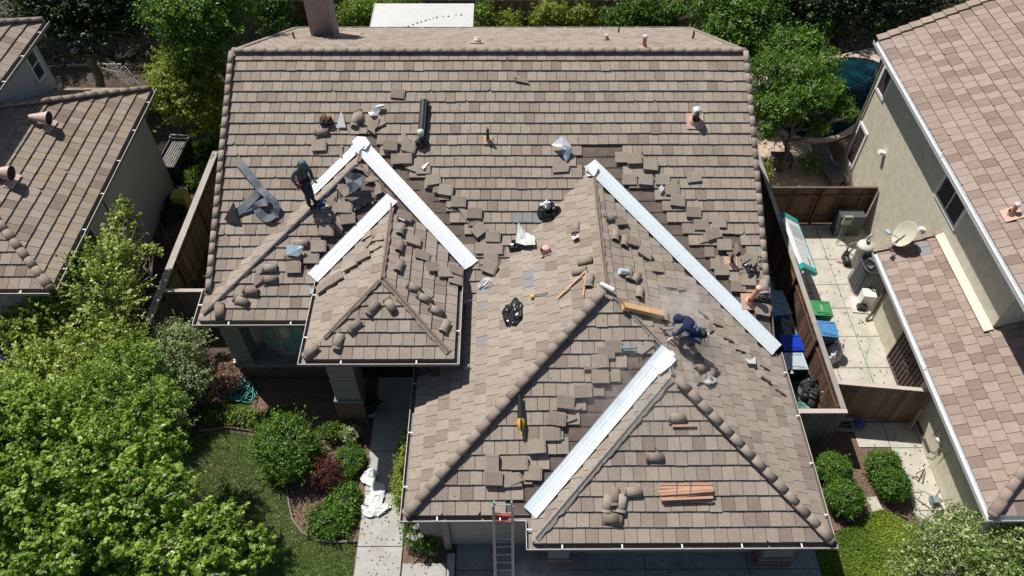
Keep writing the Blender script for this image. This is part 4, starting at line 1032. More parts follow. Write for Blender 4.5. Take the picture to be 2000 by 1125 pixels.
strew('right of the big wing ridge', 'pieces right of the big wing ridge', [(1210, 434, 't', 20, 2), (1233, 474, 't', 4, 2), (1257, 497, 't', -16, 2), (1280, 524, 't', 14, 1), (1305, 555, 't', 12, 1),
  (1190, 428, 'c', 20, 1), (1201, 462, 'c', 82, 1), (1219, 474, 'c', 76, 1), (1227, 538, 'c', 82, 1), (1240, 545, 'c', 60, 1), (1248, 574, 'c', 78, 1), (1297, 619, 'c', 84, 1), (1366, 720, 'c', 30, 1), (1386, 735, 'c', 62, 1),
  (1330, 566, 'h', 20, 1), (1400, 634, 'h', 0, 1), (1421, 663, 'h', -6, 1), (1444, 684, 'h', 0, 1), (1494, 742, 'h', -18, 2), (1523, 766, 'h', -20, 1), (1255, 492, 'h', 20, 1), (1385, 640, 'f', 60, 1), (1372, 614, 'h', -25, 1), (1490, 712, 'f', 80, 1), (1358, 742, 'f', 20, 1)], None)
strew('on the garage hip face', 'tiles stripped off the garage hip face', [(1197, 678, 't', 4, 1), (1182, 690, 't', 6, 1), (1170, 707, 't', 0, 2), (1171, 737, 't', 0, 2), (1137, 765, 't', 0, 2), (1103, 786, 't', -3, 2), (1087, 819, 't', -7, 2), (1076, 848, 't', 0, 1), (1047, 873, 't', 0, 3), (1013, 905, 't', 0, 2), (1040, 925, 't', -3, 1), (963, 935, 't', 0, 3), (962, 906, 't', 90, 3), (1000, 938, 't', 4, 1),
  (1113, 820, 'h', 22, 1), (1123, 798, 'h', 10, 1), (1077, 848, 'h', 12, 1), (1165, 734, 'h', 22, 1), (1008, 941, 'h', 18, 2), (1196, 672, 'f', 20, 1), (1263, 683, 'f', 70, 1), (1153, 720, 'h', 0, 2), (1130, 770, 'h', 14, 2)], 'Cfront')
strew('on the front garage face', 'caps on the front garage face', [(1320, 816, 'c', -1, 1), (1277, 893, 'c', -2, 1), (1234, 961, 'c', -1, 1), (1200, 970, 'c', 88, 1), (1186, 984, 'c', 80, 1), (1214, 984, 'c', 80, 1), (1192, 1012, 's', 172, 1)], 'Dfront')
# ------------------------------------------------------------------ small things
def place(u, v, only=None, lift=0.): p, sl = roof_at(u, v, only); return p+sl.n*lift, sl
def sheet_scrap(pix, m, label, cat, name, only='main', lift=.06, th=.004, fold=None, group=None):
    pts = []
    for i, (u, v) in enumerate(pix):
        p, sl = roof_at(u, v, only); pts.append(p+sl.n*(lift+(fold[i] if fold else 0)))
    mb = MB(); c = sum(pts, Vector())/len(pts)
    n = len(pts)
    for i in range(n): mb.slab([c, pts[i], pts[(i+1) % n]], Vector((0, 0, -th)))
    return solo(name, mb, m, label, cat, group)
SCR = mat('scrap_white_metal', (.80, .82, .84), .4, .35, .05); SCB = mat('blue_tinted_metal', (.50, .60, .68), .35, .6, .1)
FELT = mat('blue_grey_membrane', (.075, .095, .12), .62, 0, .3, 5); FELD = mat('black_membrane', (.02, .022, .026), .4, 0, .3)
def ribbon(path, w, m, label, cat, name, only='main', twist=None, lifts=None, th=.006):
    """strip of membrane through photo points, width w in metres"""
    P_ = []
    pts = path
    dense = []
    for i in range(len(pts)-1):
        p0, p1, p2, p3 = (pts[max(0, min(len(pts)-1, i+k))] for k in (-1, 0, 1, 2))
        for j in range(6):
            t = j/6; dense.append(tuple(.5*((2*p1[k])+(-p0[k]+p2[k])*t+(2*p0[k]-5*p1[k]+4*p2[k]-p3[k])*t*t+(-p0[k]+3*p1[k]-3*p2[k]+p3[k])*t**3) for k in range(4)))
    dense.append(pts[-1]); mb = MB(); L = []
    for (u, v, h, ww) in dense: p, sl = roof_at(u, v, only); P_.append((p+sl.n*(.05+h), sl, ww))
    for i, (p, sl, ww) in enumerate(P_):
        d = (P_[min(i+1, len(P_)-1)][0]-P_[max(0, i-1)][0]).normalized(); s = d.cross(sl.n).normalized()
        tw = (twist or 0)*math.sin(i*.5); s = (s*math.cos(tw)+sl.n*math.sin(tw)); L.append((p-s*w*ww/2+sl.n*abs(math.sin(tw))*w*.3, p+s*w*ww/2+sl.n*abs(math.sin(tw))*w*.3))
    for i in range(len(L)-1):
        mb.add([L[i][0], L[i][1], L[i+1][1], L[i+1][0]], [(0, 1, 2, 3)], 0, .3, True)
    return solo(name, mb, m, label, cat)
ribbon([(468, 318, .0, 1), (490, 345, .03, 1), (508, 368, .06, 1), (526, 386, .1, .9), (542, 402, .12, .8), (541, 418, .05, .8), (524, 428, .0, 1), (506, 414, .0, 1), (503, 404, .04, .9), (516, 398, .09, .9), (530, 393, .13, .8)], .24, FELT, 'long blue-grey membrane strip curling down beside the standing worker', 'membrane strip', 'membrane_strip', 'main', .25)
ribbon([(515, 368, .03, .9), (500, 384, .03, 1), (480, 405, .02, 1), (462, 418, .01, 1)], .25, FELT, 'straight blue-grey membrane strip ending at the dark triangular flap', 'membrane strip', 'membrane_strip', 'main', .1)
sheet_scrap([(439, 430), (461, 397), (464, 412), (471, 438), (455, 437)], FELD, 'dark triangular membrane flap near the left roof edge', 'membrane scrap', 'membrane_flap', 'main', .06, .006, [0, .12, .1, 0, 0])
sheet_scrap([(474, 408), (500, 398), (507, 402), (492, 412), (478, 418)], FELT, 'small blue-grey membrane offcut between the two strips', 'membrane scrap', 'membrane_offcut', 'main')
sheet_scrap([(675, 349), (692, 346), (713, 350), (709, 371), (690, 383), (680, 366)], FELT, 'curved blue-grey membrane sheet on the tile pile under the upper peak', 'membrane sheet', 'membrane_sheet', 'Afront', .2, .006, [.0, .18, .05, .1, -.03, .1])
sheet_scrap([(672, 388), (700, 378), (726, 378), (730, 392), (708, 405), (690, 398)], FELD, 'crumpled black membrane lump under the upper peak', 'membrane sheet', 'membrane_lump', 'Afront', .12, .01, [0, .12, .1, 0, -.02, .1])
# felt roll
mb = MB(); a, sl = place(829, 200, 'main', .13); b, _ = place(824, 261, 'main', .13); mb.tube([a, b], .11, 18); mb.lathe([(.11, 0), (.05, .004), (.05, -.03)], 14, b, axis=None)
r_ = thing('felt_roll', 'black roofing felt roll lying up and down the main slope', 'felt roll', b)
part('roll', mb, mat('black_felt', (.028, .032, .038), .55, 0, .25), r_, True)
mb = MB(); mb.tube([a+sl.u*.09+sl.n*.06, b+sl.u*.09+sl.n*.06], .02, 6); mb.tube([a-sl.n*.03+sl.u*.13, b-sl.n*.03+sl.u*.13], .035, 6); part('roll_flap', mb, MATS['black_felt'], r_, True)
def crumple(name, label, cat, u, v, rx, ry, rz_, m, only=None, seed=0, n=26, amp=.28, group=None, loc=None, sl=None, fine=.1):
    """plastic or cloth lump: noisy dome"""
    rs_ = random.Random(seed)
    if loc is None: loc, sl = roof_at(u, v, only)
    if sl is None: M3 = Matrix.Identity(3)
    else: M3 = Matrix((sl.u, sl.s, sl.n)).transposed()
    ph = [(rs_.uniform(0, 6.28), rs_.uniform(1.5, 7), rs_.uniform(1.5, 7), rs_.uniform(0, 6.28)) for _ in range(9)]
    mb = MB(); vs = []; k = n//2
    for j in range(k+1):
        th = math.pi/2*(1-j/k)*1.02
        for i in range(n):
            a = 2*math.pi*i/n
            r = 1+sum(amp/3/(1+q*.4)*math.sin(f1*a*1.0+p1+math.sin(f2*th+p2)) for q, (p1, f1, f2, p2) in enumerate([(x[0], round(x[1]), x[2], x[3]) for x in ph]))
            r += rs_.uniform(-fine, fine)
            v_ = Vector((rx*r*math.sin(math.pi/2-th if 0 else math.pi/2*(j/k) if 0 else math.cos(th) and math.acos(math.sin(th)) or 0)*math.cos(a), 0, 0))
            c_ = math.cos(th)
            vs.append(M3 @ Vector((rx*r*c_*math.cos(a), ry*r*c_*math.sin(a), max(0.0, rz_*math.sin(th)*(1+(r-1)*.9))+.02))+loc)
    fs = [(j*n+i, j*n+(i+1) % n, (j+1)*n+(i+1) % n, (j+1)*n+i) for j in range(k) for i in range(n)]
    mb.add(vs, fs, 0, .3, False)
    return solo(name, mb, m, label, cat, group)
BAGM = mat('black_bag_plastic', (.012, .012, .014), .22, 0, .3, 5, 0, spec=.8)
crumple('black_cloth_lump', 'black cloth lump beside the broken tiles below the felt roll', 'cloth', 824, 281, .2, .16, .2, FELD, 'main', 2)
mb = MB(); p_, _ = place(823, 266, 'main', .22); mb.lathe([(0, .1), (.1, .08), (.11, 0), (.08, -.1)], 14, p_); solo('tape_roll', mb, CAPM, 'pale round tape roll standing at the lower end of the felt roll', 'tape roll')
b1_ = crumple('trash_bag', 'open black trash bag with white stuff inside on the slope by the wing valley', 'trash bag', 1073, 416, .33, .32, .28, BAGM, None, 4)
crumple('bag_filling', 'white paper stuffed in the open black trash bag by the wing valley', 'paper', 1068, 408, .14, .2, .36, WHT, None, 5)
crumple('trash_bag', 'black trash bag pinned under clear plastic sheeting left of the round vent', 'trash bag', 1018, 478, .22, .45, .16, BAGM, None, 6)
mb = MB()
CLEAR = mat('clear_sheeting', (.58, .60, .56), .25, 0, .35, 9, .3)
sheet_scrap([(1012, 440), (1026, 458), (1048, 468), (1050, 484), (1030, 486), (1014, 484)], CLEAR, 'milky clear plastic sheeting spread over the black bag left of the round vent', 'plastic sheeting', 'plastic_sheeting', None, .17, .004, [.1, .06, 0, -.02, 0, .08])
crumple('trash_bag', 'flattened shiny black trash bag alone in the middle of the big wing slope', 'trash bag', 1003, 612, .42, .30, .16, BAGM, None, 8, amp=.2)
def stick(u1, v1, u2, v2, r, m, label, cat, name, only=None, lift=.05, sq=True):
    a, s1 = roof_at(u1, v1, only); b, s2 = roof_at(u2, v2, only); a = a+s1.n*lift; b = b+s2.n*lift; mb = MB()
    d = (b-a).normalized(); x = d.cross(s1.n).normalized(); q = Matrix((x, d, s1.n)).transposed(); mb.box((a+b)/2, (r*2, (b-a).length, r*1.2), q, 0, random.random())
    return solo(name, mb, m, label, cat)
LUM = woodmat('fresh_lumber', (.40, .22, .13), (.62, .38, .25), 'Y')
stick(1090, 585, 1148, 529, .025, LUM, 'long thin wooden batten lying aslant left of the big wing ridge', 'wooden batten', 'wooden_batten', 'Cleft')
stick(1141, 580, 1147, 533, .022, LUM, 'short wooden batten lying upright left of the big wing ridge', 'wooden batten', 'wooden_batten', 'Cleft', .06)
stick(1041, 580, 1071, 574, .012, BLK, 'thin black stick with a yellow brush end on the big wing slope', 'brush', 'roof_brush', 'Cleft'); 
stick(1312, 832, 1359, 831, .028, LUM, 'single wooden strip lying below the top cap on the front garage face', 'wooden strip', 'wooden_strip', 'Dfront')
mb = MB(); p_, sl = place(1041, 581, 'Cleft', .06); mb.box(p_, (.1, .07, .05), rz(20)); solo('brush_head', mb, mat('yellow_bristle', (.65, .48, .08), .8), 'small yellow brush head at the end of the thin black stick', 'brush head')
# bundle of battens
bt = thing('batten_bundle', 'bundle of fresh wooden battens tied with blue twine on the front garage face', 'batten bundle', roof_at(1338, 962, 'Dfront')[0])
for i, (v1, v2, l_, u1, u2) in enumerate(((946, 945, .04, 1286, 1389), (952, 951, .06, 1286, 1389), (959, 953, .1, 1285, 1391), (966, 962, .06, 1289, 1391), (972, 962, .1, 1288, 1392), (977, 967, .05, 1290, 1391), (975, 971, .12, 1290, 1390), (978, 980, .04, 1296, 1390), (964, 958, .15, 1287, 1390))):
    a, s1 = roof_at(u1, v1, 'Dfront'); b, s2 = roof_at(u2, v2, 'Dfront'); a = a+s1.n*l_; b = b+s1.n*l_; d = (b-a).normalized(); x = d.cross(s1.n).normalized()
    q = MB(); q.box((a+b)/2, (.055, (b-a).length, .03), Matrix((x, d, s1.n)).transposed(), 0, random.random()); part('batten', q, LUM, bt, True)
BLUE_T = mat('blue_twine', (.02, .10, .35), .6)
for u in (1318, 1345):
    mb = MB(); pp = [roof_at(u+k, v, 'Dfront')[0]+S['Dfront'].n*h for k, v, h in ((3, 937, .1), (-2, 941, .12), (2, 946, .1), (0, 960, .18), (0, 975, .12), (0, 982, .04))]; mb.tube(pp, .006, 5); part('twine', mb, BLUE_T, bt, True)
# cardboard box
CARD = mat('cardboard', (.60, .38, .18), .8, 0, .1, 3); a, sl = place(1216, 600, None, .12); b = S['Cright'].hit(1287, 620)[0]+S['Cright'].n*.12
d = (b-a).normalized(); x = d.cross(Vector((0, 0, 1))).normalized(); z = x.cross(d); mb = MB(); mb.box((a+b)/2, (.17, (b-a).length, .15), Matrix((x, d, z)).transposed())
cbx = solo('cardboard_box', mb, CARD, 'long narrow cardboard box lying below the white hip joint', 'cardboard box')
q = MB(); fl = a-d*.05; q.slab([a-x*.085+z*.075, a+x*.085+z*.075, a+x*.09+z*.13-d*.1, a-x*.07+z*.13-d*.1], (0, 0, -.005)); q.slab([a-x*.085-z*.07, a-x*.085+z*.07, a-x*.16+z*.08-d*.08, a-x*.16-z*.06-d*.08], (0, 0, -.005)); part('box_flap', q, CARD, cbx)
# leaf blower
a, sl = place(1015, 772, 'Cfront', .12); b, _ = place(1017, 818, 'Cfront', .12); c, _ = place(1014, 848, 'Cfront', .1)
bl = thing('leaf_blower', 'yellow and black cordless leaf blower lying below the long hip', 'leaf blower', b)
mb = MB(); mb.tube([a, b], [.05, .085], 12); part('blower_tube', mb, BLK, bl, True)
YEL = mat('tool_yellow', (.80, .42, .02), .4, 0, .08); mb = MB(); d = (b-a).normalized(); mb.tube([b-d*.05, b+d*.08, b+d*.2, b+d*.26], [.07, .1, .085, .04], 12); part('motor_housing', mb, YEL, bl, True)
mb = MB(); mb.tube([b+d*.02+sl.n*.09, b+d*.12+sl.n*.14, b+d*.27+sl.n*.09, b+d*.3+sl.n*.02], .024, 8); part('handle', mb, BLK, bl, True)
mb = MB(); mb.tube([b+d*.24, b+d*.42], [.045, .02], 8); part('air_inlet', mb, YEL, bl, True)
# caulk tube, tool bag, white scraps
CAULK = mat('blue_tube', (.12, .28, .38), .4); a, _ = place(1212, 681, 'Cfront', .09); b, _ = place(1234, 681, 'Cfront', .09); mb = MB(); mb.tube([a, b, b+(b-a)*.25], [.035, .035, .01], 8)
cg = solo('sealant_tube', mb, CAULK, 'blue sealant tube in its gun on the stripped garage hip face', 'sealant tube'); q = MB(); q.tube([b, b+Vector((.1, -.02, 0)), b+Vector((.08, -.14, -.03))], .012, 6); part('gun_frame', q, BLK, cg)
tb = thing('tool_bag', 'orange and black tool bag on the main slope beside the white triangle', 'tool bag', roof_at(638, 239, 'main')[0])
p_, sl = place(638, 239, 'main', .1); mb = MB(); mb.box(p_, (.34, .22, .18), Matrix((sl.u, sl.s, sl.n)).transposed()); part('bag_body', mb, mat('tool_bag_black', (.03, .025, .02), .8), tb, True)
for k in range(9):
    q = MB(); c = p_+Vector((random.uniform(-.15, .15), random.uniform(-.1, .1), .08)); q.tube([c, c+Vector((random.uniform(-.12, .12), random.uniform(-.1, .1), .12))], .018, 6); part('tool_handle', q, random.choice([mat('tool_orange', (.75, .25, .04), .5), mat('tool_tan', (.5, .32, .14), .6), BLK]), tb, True)
sheet_scrap([(657, 251), (669, 222), (677, 251)], SCR, 'small white metal triangle beside the orange tool bag', 'metal scrap', 'metal_triangle', 'main', .06, .003, [0, .14, .02])
sheet_scrap([(720, 222), (731, 213), (744, 218), (736, 227), (726, 228)], SCR, 'crumpled white scrap under the bottle above the broken tiles', 'scrap', 'white_scrap', 'main', .06, .01, [0, .1, .02, .0, .05])
mb = MB(); a, _ = place(734, 213, 'main', .1); b, _ = place(752, 209, 'main', .1); mb.tube([a, (a+b)/2, b], [.03, .06, .04], 10); solo('plastic_bottle', mb, mat('bottle_white', (.72, .74, .78), .3, 0, .1), 'white plastic bottle lying on the crumpled scrap above the broken tiles', 'bottle')
sheet_scrap([(1076, 286), (1097, 273), (1116, 292), (1108, 298), (1090, 295)], SCR, 'folded white metal sheet standing on the middle of the main slope', 'metal scrap', 'folded_flashing', 'main', .08, .004, [.04, .18, .12, .05, .2])
sheet_scrap([(1096, 296), (1116, 295), (1112, 308), (1106, 318), (1098, 305)], SCB, 'blue-grey underside flap below the folded white metal sheet', 'metal scrap', 'folded_flashing_flap', 'main', .06, .004, [.1, .1, 0, 0, .02])
sheet_scrap([(1079, 318), (1090, 309), (1112, 323), (1110, 336), (1079, 338)], T_MAIN, 'broken dull tile corner below the folded white metal sheet', 'tile shard', 'tile_fragment', 'main', .06, .02)
sheet_scrap([(563, 481), (590, 483), (597, 487), (590, 500), (584, 504), (562, 501)], SCB, 'pale blue metal offcut lying over a barrel cap on the left hip roof', 'metal scrap', 'metal_offcut', 'Afront', .16, .004, [.02, .05, .08, .0, 0, .0])
for (pix, only, lab) in (([(1451, 702), (1460, 707), (1472, 699), (1471, 715), (1456, 713)], 'Cright', 'white torn scrap on the right wing slope near the gutter'), ([(910, 722), (922, 714), (918, 721), (911, 726)], 'Cleft', 'small white sliver below the entry roof gutter'), ([(1370, 748), (1380, 738), (1396, 743), (1390, 752), (1378, 753)], 'Cright', 'white flashing scrap beside the caps right of the lower peak'), ([(1538, 733), (1541, 726), (1546, 733)], 'Cright', 'tiny white triangle by the right gutter'), ([(907, 596), (915, 588), (924, 590), (918, 597)], None, 'small white crumpled scrap right of the entry roof gutter'), ([(1284, 372), (1291, 362), (1297, 370), (1291, 378)], 'main', 'small white crumpled bag right of the upper part of the right valley'), ([(1119, 466), (1130, 462), (1134, 468), (1122, 473)], 'Cleft', 'white scrap below the small cap left of the big wing ridge'), ([(824, 329), (838, 319), (834, 328), (828, 333)], 'main', 'pale blue tape scrap on a loose tile right of the left valley'), ([(603, 566), (608, 563), (617, 566), (612, 576), (604, 574)], None, 'white torn lump at the back corner of the entry roof gutter'), ([(774, 432), (784, 427), (794, 431), (786, 437)], 'Aright', 'white torn paper under the top tile stack of the entry roof')):
    sheet_scrap(pix, SCR, lab, 'scrap', 'white_scrap', only, .07, .006, [random.uniform(0, .07) for _ in pix])
# white rods bundle
wr = thing('rod_bundle', 'loose bundle of short white rods where main slope meets the wing', 'rods', roof_at(946, 556)[0])
for k in range(9):
    a, s1 = roof_at(932+k*2.6, 566-random.uniform(0, 10)); b, s2 = roof_at(948+k*2.0, 548-random.uniform(-4, 5)); q = MB(); q.tube([a+s1.n*.09, b+s2.n*.12], .014, 6); part('rod', q, mat('white_rod', (.75, .78, .8), .5), wr, True)
mb = MB(); a, sl = place(1206, 534, 'Cright', .1); b, _ = place(1221, 536, 'Cright', .1); mb.tube([a, b], .085, 12); solo('coil_roll', mb, mat('silver_roll', (.70, .73, .78), .4, .2, .1), 'short white metal roll lying beside the ridge right of the wing', 'metal roll')
mb = MB(); a, sl = place(1285, 296, 'main'); 
# cap with peak and pad dropped by the crouching worker
bp = crumple('dropped_jacket', 'dark crumpled cap and cloth lying downslope of the crouching worker', 'cloth', 1362, 703, .17, .14, .12, mat('navy_cloth', (.02, .022, .035), .8), 'Cright', 12)
crumple('black_bag', 'black bag squeezed between stacked shards near the right roof edge', 'bag', 1466, 533, .18, .28, .10, BAGM, 'main', 14)
crumple('tar_paper_lump', 'black tar paper lump beside the orange clay vent at the right edge', 'tar paper', 1487, 585, .22, .13, .13, FELD, 'main', 15)
# ------------------------------------------------------------------ ladder
lb = Vector((0, 7.72, 2.75)); px = []
L0 = hz(966, 983, 3.35); L1 = hz(998, 983, 3.35)
top = Vector(((L0.x+L1.x)/2, L0.y, 3.35)); foot = Vector((top.x+.03, top.y-.95, .02)); foot.y = 6.55
ld = thing('extension_ladder', 'aluminium extension ladder with red brackets leaning on the garage gutter', 'ladder', foot)
d = (top-foot); LL = d.length; d.normalize(); x = Vector((1, 0, 0)); nrm = x.cross(d)
ALU = mat('aluminium', (.42, .43, .44), .4, .5, .12); REDM = mat('red_plastic', (.45, .03, .03), .45); GRNM = mat('green_tape', (.15, .45, .30), .5)
for s_ in (-1, 1):
    for off, w2, q0_, q1_ in ((0, .24, 0, LL*.98), (.045, .205, LL*.25, LL)):
        mb = MB(); mb.box(foot+d*((q0_+q1_)/2)+x*s_*w2+nrm*-off, (.028, q1_-q0_, .07), Matrix((x, d, nrm)).transposed()); part('rail', mb, ALU, ld, True)
    mb = MB(); mb.box(top+x*s_*.205+d*-.03+nrm*-.045, (.034, .07, .078), Matrix((x, d, nrm)).transposed()); part('rail_end_cap', mb, GRNM, ld, True)
k = .25
while k < LL:
    mb = MB(); c = foot+d*k-nrm*.02; mb.tube([c-x*.225, c+x*.225], .017, 8); part('rung', mb, ALU, ld, True); k += .29
for k, s_ in ((LL*.86, 0), (LL*.80, .3)):
    mb = MB(); c = foot+d*k-nrm*.06; mb.box(c, (.40, .05, .06), Matrix((x, d, nrm)).transposed()); mb.box(c+x*.22-d*.02, (.08, .09, .09), Matrix((x, d, nrm)).transposed()); part('red_bracket', mb, REDM, ld, True)
# ------------------------------------------------------------------ people
def skin(name, nodes, edges, levels=2, sm=.0):
    keys = list(nodes); idx = {k: i for i, k in enumerate(keys)}
    me = bpy.data.meshes.new(name); me.from_pydata([nodes[k][0] for k in keys], [(idx[a], idx[b]) for a, b in edges], [])
    ob = bpy.data.objects.new('tmp', me); col.objects.link(ob); md = ob.modifiers.new('s', 'SKIN'); md.use_smooth_shade = True; md.branch_smoothing = .5
    sv = me.skin_vertices[0].data
    for k in keys:
        r = nodes[k][1]; sv[idx[k]].radius = r if isinstance(r, tuple) else (r, r)
    sv[0].use_root = True
    ss = ob.modifiers.new('u', 'SUBSURF'); ss.levels = levels; ss.render_levels = levels
    bpy.context.view_layer.update()
    dg = bpy.context.evaluated_depsgraph_get(); m2 = bpy.data.meshes.new_from_object(ob.evaluated_get(dg)); m2.name = name
    bpy.data.objects.remove(ob); bpy.data.meshes.remove(me)
    for p_ in m2.polygons: p_.use_smooth = True
    return m2
def skpart(name, nodes, edges, m, parent, levels=2):
    me = skin(name, nodes, edges, levels); me.materials.clear(); me.materials.append(m); return link(name, me, parent)
def dress(o, top, bottom, hipz, skin_at):
    """one body mesh: cloth colours everywhere but near hands and head"""
    me = o.data; me.materials.append(top); me.materials.append(bottom)
    for f in me.polygons:
        if all((f.center-q).length > r_ for q, r_ in skin_at): f.material_index = 1 if f.center.z > hipz else 2
SKIN = mat('skin', (.42, .24, .16), .55, 0, .08, 10, 0)
def v3(*a): return Vector(a)
def hand_chain(nodes, edges, wrist, base, dirn, side, s_=1.):
    """palm and five fingers off node `wrist`; dirn = pointing direction, side = thumb side"""
    w = nodes[wrist][0]; nrm = dirn.cross(side).normalized(); palm = w+dirn*.055*s_
    nodes[base+'palm'] = (palm, (.026, .018)); edges.append((wrist, base+'palm'))
    for i, (off, ln) in enumerate(((-.027, .055), (-.009, .068), (.009, .072), (.027, .066))):
        a = palm+dirn*.03*s_+side*off; b = a+dirn*ln*.5*s_+nrm*.012; c = b+dirn*ln*.35*s_+nrm*.03
        for nm, q, r in (('a', a, .010), ('b', b, .009), ('c', c, .007)): nodes[f'{base}{i}{nm}'] = (q, r)
        edges += [(base+'palm', f'{base}{i}a'), (f'{base}{i}a', f'{base}{i}b'), (f'{base}{i}b', f'{base}{i}c')]
    a = palm-dirn*.015+side*.036; b = a+dirn*.03+side*.022+nrm*.01
    nodes[base+'ta'] = (a, .011); nodes[base+'tb'] = (b, .009); edges += [(base+'palm', base+'ta'), (base+'ta', base+'tb')]
def head_parts(w, c, fwd, up, m_hair=None):
    """skull, nose, eyes, mouth, ears facing fwd"""
    side = fwd.cross(up).normalized(); q = Matrix((side, fwd, up)).transposed()
    mb = MB(); prof = [(.0, -.125), (.045, -.115), (.065, -.07), (.076, -.02), (.08, .03), (.074, .07), (.05, .105), (.0, .118)]
    n = 16; vs = []
    for r, z in prof:
        for k in range(n):
            a = 2*math.pi*k/n; yy_ = math.sin(a)*r*1.18+(.012 if z < -.05 and math.sin(a) > 0 else 0); vs.append(c+q @ Vector((math.cos(a)*r, yy_, z)))
    fs = [(i*n+k, i*n+(k+1) % n, (i+1)*n+(k+1) % n, (i+1)*n+k) for i in range(len(prof)-1) for k in range(n)]
    mb.add(vs, fs, 0, .3, True)
    mb.tube([c+fwd*.085+up*.02, c+fwd*.115-up*.025, c+fwd*.09-up*.035], [.008, .016, .006], 6)
    for s_ in (-1, 1): mb.tube([c+side*s_*.078+up*.02, c+side*s_*.09, c+side*s_*.078-up*.025], [.012, .016, .008], 6)
    part('head', mb, SKIN, w)
    mb = MB()
    for s_ in (-1, 1): mb.tube([c+fwd*.088+side*s_*.03+up*.012, c+fwd*.094+side*s_*.03+up*.012], .009, 8)
    part('eyes', mb, mat('eye_dark', (.02, .015, .012), .3), w)
    mb = MB(); mb.tube([c+fwd*.086-side*.022-up*.06, c+fwd*.093-up*.06, c+fwd*.086+side*.022-up*.06], .006, 6); part('mouth', mb, mat('lip', (.30, .12, .09), .5), w)
# worker standing on the left hip -------------------------------------------------
p_, sl = roof_at(607, 399); base = Vector(p_); w1 = thing('person', 'standing worker in grey-blue hooded jacket, jeans and cap with a red tool belt', 'person', base)
fw = Vector((.78, -.62, 0)).normalized(); rt = Vector((-fw.y, fw.x, 0))*-1     # facing right and towards the camera, right hand side
up = Vector((0, 0, 1))
def L(f_, r__, u_): return fw*f_+rt*r__+up*u_
def gz(off): 
    q = base+off; z = max(s_.z(q.x, q.y) for s_ in OWN if s_.inside(q.x, q.y, .1)); return z-base.z
fL = L(-.03, -.13, 0); fR = L(.10, .12, 0); fL.z = gz(fL)+.08; fR.z = gz(fR)+.08
hip = L(-.07, 0, .90); ch = L(-.01, 0, 1.28); nk = L(.05, 0, 1.46); hd = L(.11, 0, 1.60)
N_ = {'hip': (hip, (.145, .12)), 'belly': (L(-.05, 0, 1.08), (.14, .115)), 'chest': (ch, (.165, .125)), 'neck': (nk, .055), 'head': (hd-up*.07, .052),
 'hL': (hip+L(0, -.09, -.06), .095), 'kL': (fL*.5+hip*.5+L(.07, -.04, 0), .068), 'aL': (fL, .048), 'tL': (fL+L(.17, -.02, -.04), .042),
 'hR': (hip+L(0, .09, -.06), .095), 'kR': (fR*.5+hip*.5+L(.09, .03, 0), .068), 'aR': (fR, .048), 'tR': (fR+L(.17, .02, -.04), .042),
 'sL': (ch+L(-.0, -.185, .10), .066), 'eL': (ch+L(.02, -.25, -.18), .048), 'wL': (ch+L(.22, -.16, -.32), .031),
 'sR': (ch+L(-.0, .185, .10), .066), 'eR': (ch+L(-.13, .27, -.16), .048), 'wR': (ch+L(-.04, .25, -.42), .031)}
E_ = [('hip', 'belly'), ('belly', 'chest'), ('chest', 'neck'), ('neck', 'head'), ('hip', 'hL'), ('hL', 'kL'), ('kL', 'aL'), ('hip', 'hR'), ('hR', 'kR'), ('kR', 'aR'), ('chest', 'sL'), ('sL', 'eL'), ('eL', 'wL'), ('chest', 'sR'), ('sR', 'eR'), ('eR', 'wR')]
nodes = {k_: q_ for k_, q_ in N_.items() if k_ not in ('tL', 'tR')}; edges = list(E_); hand_chain(nodes, edges, 'wL', 'l', (fw*.8-up*.6).normalized(), -rt); hand_chain(nodes, edges, 'wR', 'r', (-up*.95+fw*.3).normalized(), fw)
nodes.update({k_: (q_[0], tuple(x*.72 for x in q_[1]) if isinstance(q_[1], tuple) else q_[1]*.72) for k_, q_ in N_.items() if k_ in ('hip', 'belly', 'chest', 'sL', 'sR', 'eL', 'eR', 'hL', 'hR', 'kL', 'kR')}); body_w1 = skpart('body', nodes, edges, SKIN, w1, 2); keep_w1 = [(nodes['wL'][0], .06), (nodes['wR'][0], .06), (nodes['lpalm'][0], .16), (nodes['rpalm'][0], .16), (hd, .13)]; hipz_w1 = hip.z+.03
def grow(keys, k, extra=None): d_ = {q: (N_[q][0], tuple(x*k for x in N_[q][1]) if isinstance(N_[q][1], tuple) else N_[q][1]*k) for q in keys}; d_.update(extra or {}); return d_
HOOD = mat('grey_blue_fleece', (.085, .11, .125), .9, 0, .25, 9, .4, bscale=30); JEAN = mat('dark_jeans', (.022, .032, .055), .85, 0, .4, 14, .3, bscale=30); BOOT = mat('dark_boot', (.03, .025, .022), .7, 0, .3)
skpart('jacket', grow(['belly', 'chest', 'sL', 'eL', 'wL', 'sR', 'eR', 'wR'], 1.17, {'hemh': (hip+up*.06, (.155, .135)), 'nk': (nk-up*.03, .085)}), [('hemh', 'belly'), ('belly', 'chest'), ('chest', 'nk'), ('chest', 'sL'), ('sL', 'eL'), ('eL', 'wL'), ('chest', 'sR'), ('sR', 'eR'), ('eR', 'wR')], HOOD, w1)
skpart('trousers', grow(['hip', 'hL', 'kL', 'hR', 'kR'], 1.16, {'aL': (fL-up*.02, .07), 'aR': (fR-up*.02, .07)}), [('hip', 'hL'), ('hL', 'kL'), ('kL', 'aL'), ('hip', 'hR'), ('hR', 'kR'), ('kR', 'aR')], JEAN, w1)
for f_ in (fL, fR): skpart('boot', {'a': (f_+up*.03, .06), 'b': (f_-up*.03, .052), 'c': (f_+L(.10, 0, -.04), .05), 'd': (f_+L(.20, 0, -.05), .04)}, [('a', 'b'), ('b', 'c'), ('c', 'd')], BOOT, w1)
